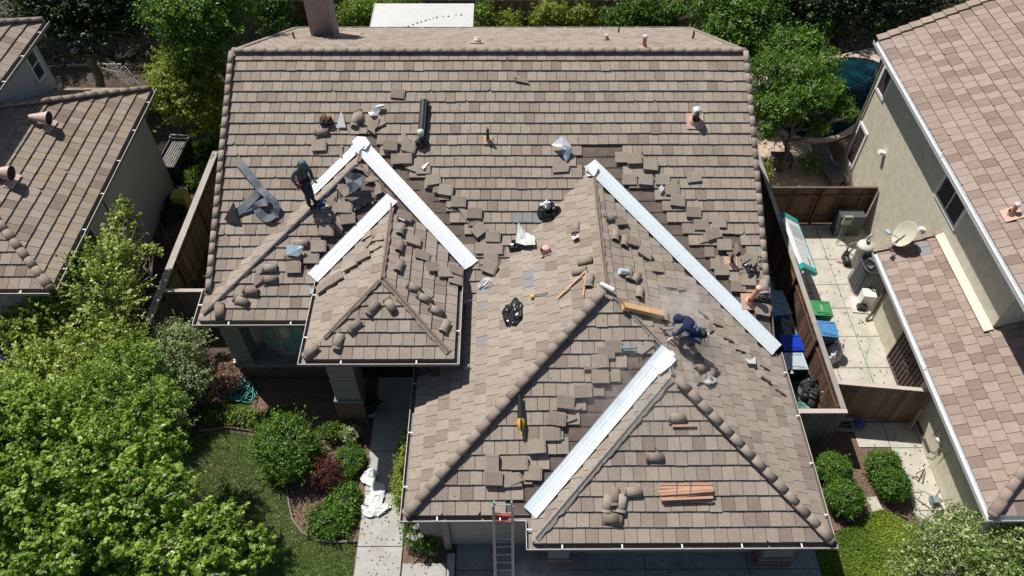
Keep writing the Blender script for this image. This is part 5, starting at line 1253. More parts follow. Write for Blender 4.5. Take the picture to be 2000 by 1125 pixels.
dress(body_w1, HOOD, JEAN, hipz_w1, keep_w1)
hf = (fw*.85-up*.5).normalized(); hu = (up*.85+fw*.5).normalized(); head_parts(w1, hd, hf, hu)
skpart('hood', {'a': (nk-fw*.05, .10), 'b': (hd-hf*.045-up*.03, .115), 'c': (hd-hf*.02+hu*.055, .105)}, [('a', 'b'), ('b', 'c')], HOOD, w1)
mb = MB(); mb.lathe([(.095, 0), (.092, .05), (.06, .09), (0, .10)], 16, hd+hu*.045+hf*.015, axis=Matrix((hf.cross(hu), hf, hu)).transposed())
sd = hf.cross(hu); c = hd+hu*.055+hf*.02; mb.slab([c-sd*.075+hf*.06, c-sd*.06+hf*.15-hu*.015, c+hf*.175-hu*.02, c+sd*.06+hf*.15-hu*.015, c+sd*.075+hf*.06], hu*.01); part('cap', mb, mat('slate_cap', (.12, .17, .22), .8), w1)
mb = MB(); pts = [hip+up*.07+(fw*math.cos(a)*.135+rt*math.sin(a)*.165) for a in [k*math.pi/10 for k in range(21)]]; mb.tube(pts, .022, 6, cap=False); part('tool_belt', mb, mat('belt_black', (.02, .018, .016), .7), w1)
for r__, m_ in ((.17, mat('red_pouch', (.45, .04, .05), .7)), (-.16, MATS['belt_black'])):
    mb = MB(); mb.box(hip+L(.02, r__, -.05), (.10, .12, .18), rz(math.degrees(math.atan2(fw.y, fw.x)))); part('tool_pouch', mb, m_, w1)
mb = MB(); mb.tube([ch+L(.12, -.1, .14), ch+L(.14, -.08, -.05), hip+L(.12, -.08, .1)], .016, 6); mb.tube([ch+L(-.13, .0, .14), ch+L(-.135, .02, -.05), hip+L(-.13, .03, .1)], .016, 6); mb.tube([ch+L(.12, .1, .14), ch+L(.14, .08, -.05), hip+L(.12, .08, .1)], .016, 6); part('harness_strap', mb, MATS['belt_black'], w1)
# nail gun at his feet
g0, gs = roof_at(628, 408); ng = thing('nail_gun', 'blue and black nail gun lying by the standing worker\'s boots', 'nail gun', g0)
mb = MB(); mb.tube([g0+v3(-.12, .05, .08), g0+v3(.08, .16, .10)], [.05, .045], 8); part('gun_body', mb, mat('tool_blue', (.02, .10, .30), .4), ng, True)
mb = MB(); mb.tube([g0+v3(-.06, .08, .08), g0+v3(.0, -.1, .07)], .028, 8); part('grip', mb, BLK, ng, True)
mb = MB(); mb.box(g0+v3(.1, -.02, .07), (.22, .06, .06), rz(35)); part('magazine', mb, ALU, ng, True)
# worker bending over a cut-off saw on the right wing ---------------------------
p_, sl = roof_at(1343, 678); base = Vector(p_); w2 = thing('person', 'bent-over worker in a blue hoodie with lettering on the back cutting in dust', 'person', base)
fw = Vector((-.80, .38, 0)).normalized(); rt = Vector((fw.y, -fw.x, 0))
fL = L(.14, -.16, 0); fR = L(-.12, .16, 0); fL.z = gz(fL)+.07; fR.z = gz(fR)+.07
hip = L(-.16, 0, .60); ch = L(.18, .02, .90); nk = L(.31, .02, .95); hd = L(.42, .02, .92)
N_ = {'hip': (hip, (.145, .13)), 'belly': (hip*.55+ch*.45+up*.06, (.14, .125)), 'chest': (ch, (.165, .135)), 'neck': (nk, .062), 'head': (hd-fw*.05, .055),
 'hL': (hip+L(.02, -.1, -.04), .098), 'kL': (fL*.52+hip*.48+L(.20, -.04, .02), .072), 'aL': (fL, .05), 'tL': (fL+L(.17, -.02, -.04), .043),
 'hR': (hip+L(.02, .1, -.04), .098), 'kR': (fR*.52+hip*.48+L(.20, .04, .0), .072), 'aR': (fR, .05), 'tR': (fR+L(.17, .02, -.04), .043),
 'sL': (ch+L(.04, -.19, .0), .07), 'eL': (ch+L(.14, -.24, -.26), .05), 'wL': (ch+L(.26, -.12, -.47), .032),
 'sR': (ch+L(.04, .19, .0), .07), 'eR': (ch+L(.20, .26, -.2), .05), 'wR': (ch+L(.34, .10, -.36), .032)}
nodes = {k_: q_ for k_, q_ in N_.items() if k_ not in ('tL', 'tR')}; edges = list(E_); hand_chain(nodes, edges, 'wL', 'l', (fw*.6-up*.8).normalized(), rt); hand_chain(nodes, edges, 'wR', 'r', (fw*.7-up*.7).normalized(), -rt)
nodes.update({k_: (q_[0], tuple(x*.72 for x in q_[1]) if isinstance(q_[1], tuple) else q_[1]*.72) for k_, q_ in N_.items() if k_ in ('hip', 'belly', 'chest', 'sL', 'sR', 'eL', 'eR', 'hL', 'hR', 'kL', 'kR')}); body_w2 = skpart('body', nodes, edges, SKIN, w2, 2); keep_w2 = [(nodes['wL'][0], .06), (nodes['wR'][0], .06), (nodes['lpalm'][0], .16), (nodes['rpalm'][0], .16), (hd, .13)]; hipz_w2 = hip.z+.03
BLU = mat('blue_hoodie', (.006, .014, .07), .85, 0, .35, 9, .3, bscale=30)
skpart('jacket', grow(['belly', 'chest', 'sL', 'eL', 'wL', 'sR', 'eR', 'wR'], 1.18, {'hemh': (hip+up*.06, (.155, .14)), 'nk': (nk-fw*.03, .085)}), [('hemh', 'belly'), ('belly', 'chest'), ('chest', 'nk'), ('chest', 'sL'), ('sL', 'eL'), ('eL', 'wL'), ('chest', 'sR'), ('sR', 'eR'), ('eR', 'wR')], BLU, w2)
JE2 = mat('blue_jeans', (.045, .075, .13), .85, 0, .4, 14, .3, bscale=30)
skpart('trousers', grow(['hip', 'hL', 'kL', 'hR', 'kR'], 1.16, {'aL': (fL-up*.02, .072), 'aR': (fR-up*.02, .072)}), [('hip', 'hL'), ('hL', 'kL'), ('kL', 'aL'), ('hip', 'hR'), ('hR', 'kR'), ('kR', 'aR')], JE2, w2)
for k_ in ('kL', 'kR'): mb = MB(); mb.box(N_[k_][0]+fw*.06, (.05, .13, .16), rz(math.degrees(math.atan2(fw.y, fw.x)))); part('knee_pad', mb, mat('grey_pad', (.22, .21, .20), .8), w2)
for f_ in (fL, fR): skpart('boot', {'a': (f_+up*.03, .062), 'b': (f_-up*.03, .052), 'c': (f_+L(.10, 0, -.04), .05), 'd': (f_+L(.20, 0, -.05), .04)}, [('a', 'b'), ('b', 'c'), ('c', 'd')], mat('tan_boot', (.16, .11, .07), .8), w2)
dress(body_w2, BLU, JE2, hipz_w2, keep_w2)
hf = (fw*.55-up*.83).normalized(); hu = (up*.55+fw*.83).normalized(); head_parts(w2, hd, hf, hu)
skpart('hood', {'a': (nk-fw*.03+up*.03, .10), 'b': (hd-hf*.03-hu*.01, .14), 'c': (hd-hf*.0+hu*.055, .145), 'd': (hd+hu*.14, .10)}, [('a', 'b'), ('b', 'c'), ('c', 'd')], BLU, w2)
# grey panel and lettering on the back: strokes of white print lying on the jacket
bd = (ch-hip).normalized(); bn = rt.cross(bd).normalized(); bn = bn if bn.z > 0 else -bn
mb = MB(); c0 = ch*.62+hip*.38+bn*.185; random.seed(11)
for r_i in range(2):
    for k in range(6):
        a = c0+bd*(.05-.09*r_i)+rt*(-.105+.042*k); mb.tube([a-bd*.026, a+bd*.026], .0065, 4); mb.tube([a+bd*.024*random.choice((-1, 1)), a+rt*.022+bd*.02*random.choice((-1, 0, 1))], .0065, 4)
part('back_lettering', mb, mat('print_white', (.70, .72, .82), .7), w2)
c = hip+L(-.12, .05, .06); skpart('waist_pack', {'a': (c-rt*.10, (.085, .10)), 'b': (c, (.10, .12)), 'c': (c+rt*.10, (.085, .10))}, [('a', 'b'), ('b', 'c')], mat('pack_black', (.018, .018, .02), .7), w2)
mb = MB(); mb.box(hip+L(-.22, .05, .02), (.22, .03, .03), Matrix((rt, bd, bn)).transposed()); mb.box(hip+L(-.20, .05, -.06), (.22, .03, .03), Matrix((rt, bd, bn)).transposed()); part('reflective_band', mb, WHT, w2)
for k_ in ('wL', 'wR'): 
    q_ = N_[k_][0]; mb = MB(); mb.lathe([(.0, -.05), (.042, -.03), (.045, .03), (.036, .05)], 10, q_); part('glove_cuff', mb, mat('glove_blue', (.05, .28, .55), .6), w2)
# cut-off grinder
gp = base+(N_['wL'][0]+N_['wR'][0])/2; gr = thing('angle_grinder', 'angle grinder held down to the tiles by the bent-over worker', 'power tool', gp)
mb = MB(); mb.tube([gp+rt*.05+up*.01, gp+fw*.12-up*.06, gp+fw*.26-up*.12], [.034, .04, .045], 10); part('grinder_body', mb, mat('tool_grey', (.25, .26, .27), .5), gr, True)
mb = MB(); mb.lathe([(0, -.004), (.09, -.004), (.09, .004), (0, .004)], 20, gp+fw*.27-up*.18, axis=rot3('X', 80)); part('cutting_disc', mb, mat('disc_dark', (.06, .06, .06), .5), gr, True)
mb = MB(); mb.tube([gp+fw*.20-up*.08, gp+fw*.2-up*.08-rt*.14], .018, 8); part('side_handle', mb, BLK, gr, True)
mb = MB(); a = base+L(.42, -.2, .42); mb.tube([a, base+L(.55, -.25, .2)], .028, 8); solo('white_hose_piece', mb, WHT, 'short white tube held in front of the bent-over worker', 'tube')
# dust in the air ----------------------------------------------------------------
def dust(c, rad, dens, label, seed):
    mb = MB(); n, k = 20, 12; vs = [Vector(c)+Vector((rad[0]*math.sin(math.pi*j/k)*math.cos(2*math.pi*i/n), rad[1]*math.sin(math.pi*j/k)*math.sin(2*math.pi*i/n), rad[2]*math.cos(math.pi*j/k))) for j in range(k+1) for i in range(n)]
    mb.add(vs, [(j*n+i, (j+1)*n+i, (j+1)*n+(i+1) % n, j*n+(i+1) % n) for j in range(k) for i in range(n)])
    m = bpy.data.materials.new('dust_volume'); m.use_nodes = True; nt = m.node_tree; nt.nodes.remove(nt.nodes['Principled BSDF'])
    pv = nt.nodes.new('ShaderNodeVolumePrincipled'); pv.inputs['Color'].default_value = (.97, .96, .95, 1); pv.inputs['Anisotropy'].default_value = .2
    geo = nt.nodes.new('ShaderNodeNewGeometry'); vm = nt.nodes.new('ShaderNodeVectorMath'); vm.operation = 'SUBTRACT'; nt.links.new(geo.outputs['Position'], vm.inputs[0]); vm.inputs[1].default_value = c
    vd = nt.nodes.new('ShaderNodeVectorMath'); vd.operation = 'DIVIDE'; nt.links.new(vm.outputs[0], vd.inputs[0]); vd.inputs[1].default_value = rad
    ln = nt.nodes.new('ShaderNodeVectorMath'); ln.operation = 'LENGTH'; nt.links.new(vd.outputs[0], ln.inputs[0])
    fall = mathn(nt, 'SUBTRACT', 1., ln.outputs['Value'], True); nz = nt.nodes.new('ShaderNodeTexNoise'); nz.inputs['Scale'].default_value = 2.6; nz.inputs['Detail'].default_value = 4
    vo_ = nt.nodes.new('ShaderNodeVectorMath'); vo_.operation = 'ADD'; nt.links.new(geo.outputs['Position'], vo_.inputs[0]); vo_.inputs[1].default_value = (seed, seed, 0); nt.links.new(vo_.outputs[0], nz.inputs['Vector'])
    n2 = mathn(nt, 'MULTIPLY', mathn(nt, 'SUBTRACT', nz.outputs['Fac'], .42, True), 5.); dd = mathn(nt, 'MULTIPLY', mathn(nt, 'MULTIPLY', fall, n2), dens)
    nt.links.new(dd, pv.inputs['Density']); nt.links.new(pv.outputs[0], nt.nodes['Material Output'].inputs['Volume'])
    o = part('dust_cloud', mb, m); tag(o, label, None, None, 'stuff')
wp = base
dust((wp.x-.15, wp.y+.75, wp.z+.75), (.95, 1.0, .75), 1.7, 'pale grinding dust rising above the bent-over worker', 3)
dust((wp.x-1.3, wp.y-1.2, wp.z+.15), (2.6, 1.9, .9), .5, 'thin veil of dust over the lower peak', 7)
dust((.75, 6.7, .9), (1.3, .9, .9), .55, 'thin dust drifting under the garage gutter', 11)
random.seed(21)
# ================================================================== vegetation
def leaves_mesh(name, pts, nrm, size, material, tv, aspect=1.7, fold=.25, jit=.5):
    """one kinked diamond (two triangles, folded on the midrib) per leaf"""
    n = len(pts); r = rng
    a = r.normal(size=(n, 3)); a -= nrm*(a*nrm).sum(1, keepdims=True); a /= np.linalg.norm(a, axis=1, keepdims=True)+1e-9
    b = np.cross(nrm, a); sz = size*(1+jit*r.uniform(-1, 1, n))[:, None]
    v = np.empty((n, 4, 3)); v[:, 0] = pts-a*sz*.5; v[:, 2] = pts+a*sz*.5
    v[:, 1] = pts+b*sz*.5/aspect+nrm*sz*fold*.4-a*sz*.06; v[:, 3] = pts-b*sz*.5/aspect+nrm*sz*fold*.4-a*sz*.06
    me = bpy.data.meshes.new(name); me.vertices.add(4*n); me.vertices.foreach_set('co', v.reshape(-1).astype(np.float32))
    i = np.arange(n)*4; tri = np.stack([i, i+1, i+2, i, i+2, i+3], 1).reshape(-1)
    me.loops.add(6*n); me.loops.foreach_set('vertex_index', tri.astype(np.int32)); me.polygons.add(2*n)
    me.polygons.foreach_set('loop_start', (np.arange(2*n)*3).astype(np.int32))
    try: me.polygons.foreach_set('loop_total', np.full(2*n, 3, np.int32))
    except Exception: pass
    me.materials.append(material); at = me.attributes.new('tv', 'FLOAT', 'FACE'); at.data.foreach_set('value', np.repeat(np.clip(tv, 0, 1), 2).astype(np.float32))
    me.update(calc_edges=True); me.validate(); return me
def cloud(blobs, n, clump=.28, per=26, up=.55, hollow=.62, sh=.5):
    """leaf positions in clumps spread through ellipsoid blobs (c, r); returns points, normals, shade value"""
    w = np.array([(b[1][0]*b[1][1]+b[1][0]*b[1][2]+b[1][1]*b[1][2]) for b in blobs]); w = w/w.sum(); nc = max(4, n//per)
    which = rng.choice(len(blobs), nc, p=w); C_ = np.array([b[0] for b in blobs])[which]; R_ = np.array([b[1] for b in blobs])[which]
    d = rng.normal(size=(nc, 3)); d /= np.linalg.norm(d, axis=1, keepdims=True); d[:, 2] = np.where(rng.random(nc) < .5, np.abs(d[:, 2]), d[:, 2])
    rad = hollow+(1.06-hollow)*rng.random(nc)**.6; cc = C_+d*R_*rad[:, None]; cs = clump*(.6+.8*rng.random(nc)); ct = rng.random(nc)
    shoot = rng.random(nc) < sh; ln_s = np.where(shoot, .25+.5*rng.random(nc), 0.)*R_.mean(1); sd_ = d+rng.normal(size=(nc, 3))*.45+np.array([0, 0, .35]); sd_ /= np.linalg.norm(sd_, axis=1, keepdims=True)
    idx = rng.integers(0, nc, n); g = rng.normal(size=(n, 3))*.5; g[:, 2] *= .7; al = rng.random(n)
    p = cc[idx]+g*(cs[idx]*np.where(shoot[idx], .62*(1.15-al*.7), 1.))[:, None]+sd_[idx]*(ln_s[idx]*al)[:, None]
    nn = d[idx]*.45+g*.4+np.array([-.25, .25, 1.])*up+rng.normal(size=(n, 3))*.42; nn /= np.linalg.norm(nn, axis=1, keepdims=True)
    tv = ct[idx]*.4+.42*rng.random(n)+.28*np.where(shoot[idx], al, .2); return p, nn, tv
def limb(mb, a, b, r0, r1, wob=.15, n=6):
    a, b = Vector(a), Vector(b); L = (b-a).length; pts = [a.lerp(b, i/n)+Vector((random.uniform(-1, 1), random.uniform(-1, 1), random.uniform(-.5, .5)))*wob*L*.12*(0 < i < n) for i in range(n+1)]
    mb.tube(pts, [r0+(r1-r0)*i/n for i in range(n+1)], 7); return pts
BARK = mat('bark_grey', (.16, .135, .115), .95, 0, .4, 9, .8); BARKL = mat('pale_bark', (.36, .33, .30), .9, 0, .3, 9, .6)
def tree(name, label, base, blobs, n, size, lm, bark=BARK, trunk_r=.12, clump=.3, per=26, cat='tree', group=None, twigs=10, core=None, top=None, aspect=1.7, up=.55, hollow=.62, sh=.5):
    t = thing(name, label, cat, base, None, group); mb = MB()
    ctr = sum((Vector(b[0]) for b in blobs), Vector())/len(blobs); top = Vector(top) if top else Vector((ctr.x*.6+base[0]*.4, ctr.y*.6+base[1]*.4, ctr.z))
    main = limb(mb, base, top, trunk_r, trunk_r*.5, .3); ends = []
    for b in blobs:
        c = Vector(b[0]); s_ = main[random.randint(3, 6)]; pts = limb(mb, s_, c, trunk_r*.5, trunk_r*.16, .6)
        for k in range(twigs):
            d = Vector((random.gauss(0, 1), random.gauss(0, 1), random.gauss(.3, .8))).normalized(); e = c+Vector((d.x*b[1][0], d.y*b[1][1], d.z*b[1][2]))*1.12
            limb(mb, pts[random.randint(2, 6)], e, trunk_r*.22, .010, .8, 5)
    part('trunk', mb, bark, t, True)
    p, nn, tv = cloud(blobs, n, clump, per, up, hollow, sh); me = leaves_mesh('crown', p, nn, size, lm, tv, aspect); o = link('crown', me, t, True)
    return t
def bush(name, label, cat, base, blobs, n, size, lm, group=None, core=True, clump=.12, per=14, aspect=1.8, hollow=.8, corem=None, up=.5, sh=.06):
    t = thing(name, label, cat, base, None, group)
    if core:
        extra = []
        for c, r_ in blobs:
            for k in range(7):
                d = Vector((random.gauss(0, 1), random.gauss(0, 1), abs(random.gauss(0, .8)))).normalized(); f_ = random.uniform(.26, .42); extra.append(((c[0]+d.x*r_[0]*.74, c[1]+d.y*r_[1]*.74, c[2]+d.z*r_[2]*.74), tuple(q*f_ for q in r_)))
        blobs = list(blobs)+extra
    p, nn, tv = cloud(blobs, n, clump, per, up, hollow, sh if core else .35); link('foliage', leaves_mesh('foliage', p, nn, size, lm, tv, aspect), t, True)
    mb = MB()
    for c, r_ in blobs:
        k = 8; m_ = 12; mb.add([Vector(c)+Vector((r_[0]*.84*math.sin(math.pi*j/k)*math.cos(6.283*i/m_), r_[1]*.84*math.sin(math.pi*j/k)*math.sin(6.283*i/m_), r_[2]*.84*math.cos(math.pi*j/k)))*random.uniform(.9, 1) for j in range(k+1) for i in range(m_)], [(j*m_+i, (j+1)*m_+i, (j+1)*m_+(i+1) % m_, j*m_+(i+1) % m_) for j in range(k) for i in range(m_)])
    if core: tag(part('dark_filler_core', mb, corem or mat('inner_green', (.018, .028, .010), .95, 0, .4), t, True), kind='stuff')  # solid dark core added inside the leaves so no light leaks through
    return t
LG1 = leafmat('leaf_fresh', (.025, .065, .008), (.17, .29, .028), (.60, .70, .20), .42, .36)
LG2 = leafmat('leaf_mid', (.02, .060, .010), (.09, .20, .02), (.27, .43, .06), .34, .36)
LG3 = leafmat('leaf_yellowgreen', (.07, .11, .015), (.24, .31, .035), (.48, .52, .09), .38)
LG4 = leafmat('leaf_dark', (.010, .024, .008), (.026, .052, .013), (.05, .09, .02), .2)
LG5 = leafmat('leaf_blossom', (.045, .085, .015), (.17, .26, .045), (.80, .82, .50), .34)
LG6 = leafmat('leaf_greygreen', (.06, .09, .04), (.30, .38, .18), (.68, .74, .46), .36)
LG7 = leafmat('leaf_pear', (.03, .065, .010), (.26, .36, .045), (.90, .92, .42), .42, .38)
LRED = leafmat('leaf_red', (.06, .015, .015), (.13, .035, .03), (.22, .075, .055), .25)
LIVY = leafmat('leaf_ivy', (.05, .10, .010), (.16, .25, .02), (.36, .42, .04), .3)
def blob(u, v, z, r): p = hz(u, v, z); return ((p.x, p.y, p.z), r)
# big trees in the lower left
b0 = hz(385, 960); 
tree('pear_tree', 'tall tree with pale-tipped leaves growing over the left fence toward the middle house', (-10.6, 11.8, 0),
     [blob(215, 510, 3.4, (.8, .7, .8)), blob(190, 590, 3.0, (1.2, 1.0, 1.0)), blob(245, 440, 3.6, (.4, .4, .5)), blob(100, 620, 2.9, (.9, .8, .8)), blob(205, 690, 2.7, (1.2, .9, .9)), blob(90, 740, 2.6, (1.1, 1.0, .9)), blob(243, 405, 3.9, (.16, .2, .35)), blob(290, 490, 3.4, (.36, .16, .16)), blob(95, 475, 3.5, (.16, .16, .4)), blob(150, 520, 3.4, (.4, .5, .45)), blob(30, 650, 2.8, (.6, .6, .6)), blob(20, 590, 2.8, (.3, .3, .3))], 66000, .062, LG7, BARK, .14, .11, 26, aspect=1.4, twigs=9, hollow=.3, sh=.65)
tree('broadleaf_tree', 'large bright green broadleaf tree filling the lower left corner', (-11.0, 7.4, 0),
     [blob(60, 860, 5.2, (1.0, .9, .9)), blob(200, 900, 5.0, (1.1, .9, .9)), blob(60, 1010, 5.6, (1.1, 1.0, .9)), blob(250, 1010, 5.4, (1.15, .9, .9)), blob(400, 1070, 5.2, (.8, .65, .6)), blob(320, 970, 4.8, (.6, .5, .5)), blob(490, 1065, 5.0, (.35, .3, .3)), blob(150, 1110, 5.8, (1.0, .8, .8)), blob(350, 1130, 5.6, (.9, .7, .7)), blob(460, 1120, 5.2, (.4, .4, .4))], 86000, .088, LG1, BARKL, .19, .15, 44, aspect=1.3, twigs=16, hollow=.35, sh=.65)
tree('garden_tree', 'mid green tree between the pale-tipped tree and the lawn', (-8.65, 9.2, 0),
     [blob(210, 790, 4.2, (1.0, .85, .9)), blob(305, 800, 4.3, (.7, .6, .7)), blob(110, 830, 4.0, (.9, .8, .8)), blob(325, 865, 4.0, (.45, .4, .5)), blob(255, 725, 4.2, (.75, .65, .7)), blob(20, 790, 3.8, (.8, .7, .7))], 50000, .062, LG1, BARK, .11, .14, 26, hollow=.35, sh=.6)
tree('grey_green_shrub_tree', 'silvery grey-green shrub tree beside the left corner column', (-9.2, 12.4, 0),
     [blob(345, 680, 1.6, (.75, .65, .7)), blob(300, 730, 1.5, (.75, .7, .7)), blob(365, 745, 1.2, (.55, .5, .6)), blob(330, 800, 1.0, (.5, .5, .5))], 30000, .055, LG6, BARK, .07, .14, 16, 'shrub', twigs=5)
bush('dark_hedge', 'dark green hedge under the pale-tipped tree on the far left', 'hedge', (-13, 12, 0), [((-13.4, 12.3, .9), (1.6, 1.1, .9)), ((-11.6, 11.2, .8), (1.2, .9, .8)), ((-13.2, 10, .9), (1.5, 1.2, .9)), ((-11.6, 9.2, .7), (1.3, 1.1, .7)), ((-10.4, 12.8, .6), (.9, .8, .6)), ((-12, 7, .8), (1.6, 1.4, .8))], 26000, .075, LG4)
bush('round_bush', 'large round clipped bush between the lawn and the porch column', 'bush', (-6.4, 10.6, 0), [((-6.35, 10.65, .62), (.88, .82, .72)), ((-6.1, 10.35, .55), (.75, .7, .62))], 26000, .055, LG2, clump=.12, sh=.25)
bush('red_leaf_shrub', 'small shrub with dark red leaves beside the large round bush', 'shrub', (-5.15, 10.0, 0), [((-5.2, 9.95, .35), (.5, .45, .42))], 6500, .035, LRED, core=False, clump=.1, hollow=.3)
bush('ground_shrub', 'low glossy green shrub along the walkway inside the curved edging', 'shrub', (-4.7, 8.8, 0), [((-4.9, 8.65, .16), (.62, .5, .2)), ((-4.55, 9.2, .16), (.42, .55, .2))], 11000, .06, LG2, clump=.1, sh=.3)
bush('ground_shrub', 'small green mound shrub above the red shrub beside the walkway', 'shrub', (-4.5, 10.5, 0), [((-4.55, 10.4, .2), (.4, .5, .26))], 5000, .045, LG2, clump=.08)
bush('grey_leaf_plant', 'small grey-leaved plant at the foot of the porch column', 'plant', (-4.7, 11.3, 0), [((-4.62, 11.3, .2), (.26, .24, .22))], 2200, .06, LG6, core=False, hollow=.3)
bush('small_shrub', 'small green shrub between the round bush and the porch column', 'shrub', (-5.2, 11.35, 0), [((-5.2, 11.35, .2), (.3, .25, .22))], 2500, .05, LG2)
bush('low_border_plants', 'row of low leafy plants along the back edge of the lawn below the hose', 'border plants', (-7.8, 11.7, 0), [((-7.2, 11.75, .15), (.5, .28, .2)), ((-8.0, 11.9, .15), (.5, .3, .2)), ((-6.75, 11.9, .15), (.35, .3, .2)), ((-8.8, 12.0, .15), (.5, .35, .22))], 9000, .055, LG1)
bush('climbing_shrub', 'bright leafy shrub squeezed between the walkway and the wing gutter', 'shrub', (-2.75, 9.6, 0), [((-2.78, 8.9, .85), (.24, .4, .8)), ((-2.78, 9.6, .85), (.24, .42, .85)), ((-2.75, 10.3, 1.0), (.2, .34, .8))], 9000, .06, LG3, core=False, hollow=.4)
bush('white_rose_bush', 'small bush with white flowers beside the garage corner', 'rose bush', (-2.3, 8.2, 0), [((-2.35, 8.15, .4), (.45, .36, .4)), ((-2.1, 7.95, .3), (.3, .3, .3))], 5500, .05, LG2, core=False, hollow=.3)
rb = [o for o in bpy.data.objects if o.name.startswith('white_rose_bush')][0]
for k, (u, v) in enumerate(((819, 1026), (831, 1034), (839, 1038), (800, 1047), (809, 1052), (822, 1046), (812, 1030))):
    mb = MB(); p = hz(u, v, .84)
    for j in range(6): a = j*1.05; mb.lathe([(0, 0), (.045, .018), (.05, .045)], 7, p+Vector((.02*math.cos(a), .02*math.sin(a), 0)), axis=rot3('Z', 60*j) @ rot3('X', 35))
    mb.lathe([(0, 0), (.03, .02), (.02, .04), (0, .045)], 8, p); part('white_flower', mb, WHT, rb, True)
bush('dry_shrub', 'brownish pink dry shrub beside the left corner column', 'shrub', (-8.7, 13.1, 0), [((-8.6, 13.0, .5), (.35, .35, .5))], 2600, .06, leafmat('leaf_dry', (.18, .09, .06), (.30, .17, .12), (.45, .30, .22), .2), core=False, hollow=.3)
# side strip left of the house
for i, (x, y, z, r, n) in enumerate(((-9.2, 20.6, 1.0, .5, 4500), (-9.35, 19.2, 1.2, .45, 4000), (-9.3, 17.6, .9, .42, 3400), (-9.15, 16.4, 1.2, .38, 2600), (-9.6, 22.2, 1.4, .6, 5000))):
    bush('side_shrub', ['second', 'third', 'fourth', 'nearest', 'farthest'][i]+' leafy shrub in the strip between the left fence and the middle roof', 'shrub', (x, y, 0), [((x, y, z), (r, r*1.2, z*.9))], n, .075, LG1, 'shrubs along the left fence', core=False, hollow=.3, clump=.16)
# trees behind: top left
def tree_at(name, label, u, v, z, r, n, size, lm, **k):
    c = hz(u, v, z); rr = r if isinstance(r, tuple) else (r, r, r)
    bl = [((c.x+random.uniform(-.5, .5)*rr[0], c.y+random.uniform(-.5, .5)*rr[1], c.z+random.uniform(-.35, .45)*rr[2]), tuple(q*random.uniform(.5, .7) for q in rr)) for _ in range(7)]
    return tree(name, label, (c.x, c.y, 0), bl, n, size, lm, **k)
tree_at('dark_tree', 'tall mid green tree with hanging foliage behind the left roof end', 420, 45, 5.2, (2.1, 1.6, 2.0), 34000, .10, LG2, trunk_r=.16, clump=.4)
tree_at('yellow_green_tree', 'bright yellow-green tree left of the main roof ridge end', 375, 185, 2.8, (1.35, 1.6, 1.5), 26000, .09, LG3, trunk_r=.09, clump=.3)
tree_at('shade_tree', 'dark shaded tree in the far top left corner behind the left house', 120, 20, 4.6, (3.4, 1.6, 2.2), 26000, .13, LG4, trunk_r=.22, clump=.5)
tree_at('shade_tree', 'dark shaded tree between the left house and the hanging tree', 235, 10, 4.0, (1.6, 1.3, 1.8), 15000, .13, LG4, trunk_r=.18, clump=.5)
tree_at('back_shrub_tree', 'green leafy tree beside the dark side fence behind the chimney', 520, 25, 2.2, (1.0, .9, 1.2), 9000, .09, LG2, trunk_r=.07)
for i, (u, v, z, rx, rz_, n, lm) in enumerate(((700, 30, 1.6, .9, 1.3, 6500, LG1), (765, 8, 1.7, 1.2, .8, 5500, LG1), (945, 30, 1.2, .6, .9, 3600, LG1), (990, 45, .9, .7, .7, 4000, LG3), (1075, 35, 1.2, .9, 1.0, 7500, LG3), (1135, 38, 1.0, .55, .9, 3600, LG3), (1205, 40, 1.1, .9, .9, 4500, LG2), (1250, 25, 1.3, .9, 1.1, 7000, LG2), (1310, 30, 1.2, .8, 1.0, 5500, LG2), (560, 45, 1.0, .6, .8, 3000, LG2))):
    c = hz(u, v, z); words = ['first', 'second', 'third', 'fourth', 'fifth', 'sixth', 'seventh', 'eighth', 'ninth', 'leftmost'][i]
    lab = 'leftmost vine shrub by the back fence near the dark side fence' if i == 9 else f'{words} vine-like shrub right of the chimney along the back fence'
    bush('fence_shrub', lab, 'shrub', (c.x, c.y, 0), [((c.x, c.y, c.z*.75), (rx, .55, rz_))], n, .085, lm, 'shrubs along the back fence', core=False, hollow=.25, clump=.22)
tree_at('dark_tree', 'broad dark green tree behind the right end of the roof', 1440, 40, 3.4, (2.3, 1.7, 2.2), 36000, .10, LG2, trunk_r=.18, clump=.4)
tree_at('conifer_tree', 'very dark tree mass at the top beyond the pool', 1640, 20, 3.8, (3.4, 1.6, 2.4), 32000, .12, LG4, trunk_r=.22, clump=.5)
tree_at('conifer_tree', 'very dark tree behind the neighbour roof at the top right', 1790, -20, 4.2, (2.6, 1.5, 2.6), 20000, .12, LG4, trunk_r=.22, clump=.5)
tree('poolside_tree', 'spreading green tree in front of the pool right of the main roof', (10.95, 23.2, 0),
     [blob(1540, 100, 3.4, (.8, .8, .8)), blob(1500, 150, 3.2, (.7, .7, .8)), blob(1560, 150, 3.3, (.9, .8, .8)), blob(1610, 130, 3.2, (.5, .5, .6)), blob(1530, 210, 2.8, (.6, .7, .7)), blob(1600, 60, 3.6, (.4, .5, .6)), blob(1640, 210, 2.4, (.42, .35, .35)), blob(1515, 60, 3.2, (.5, .5, .6)), blob(1485, 110, 2.8, (.5, .5, .6)), blob(1590, 190, 3.2, (.6, .5, .5)), blob(1625, 175, 3.0, (.4, .4, .4)), blob(1660, 225, 2.4, (.25, .2, .25)), blob(1600, 250, 2.2, (.3, .3, .3)), blob(1500, 260, 2.0, (.3, .3, .4)), blob(1575, 90, 3.6, (.5, .5, .6)), blob(1490, 210, 2.6, (.4, .4, .5))], 56000, .075, LG2, BARK, .13, .26, 18, twigs=6, top=(11.0, 23.6, 2.4), hollow=.35)
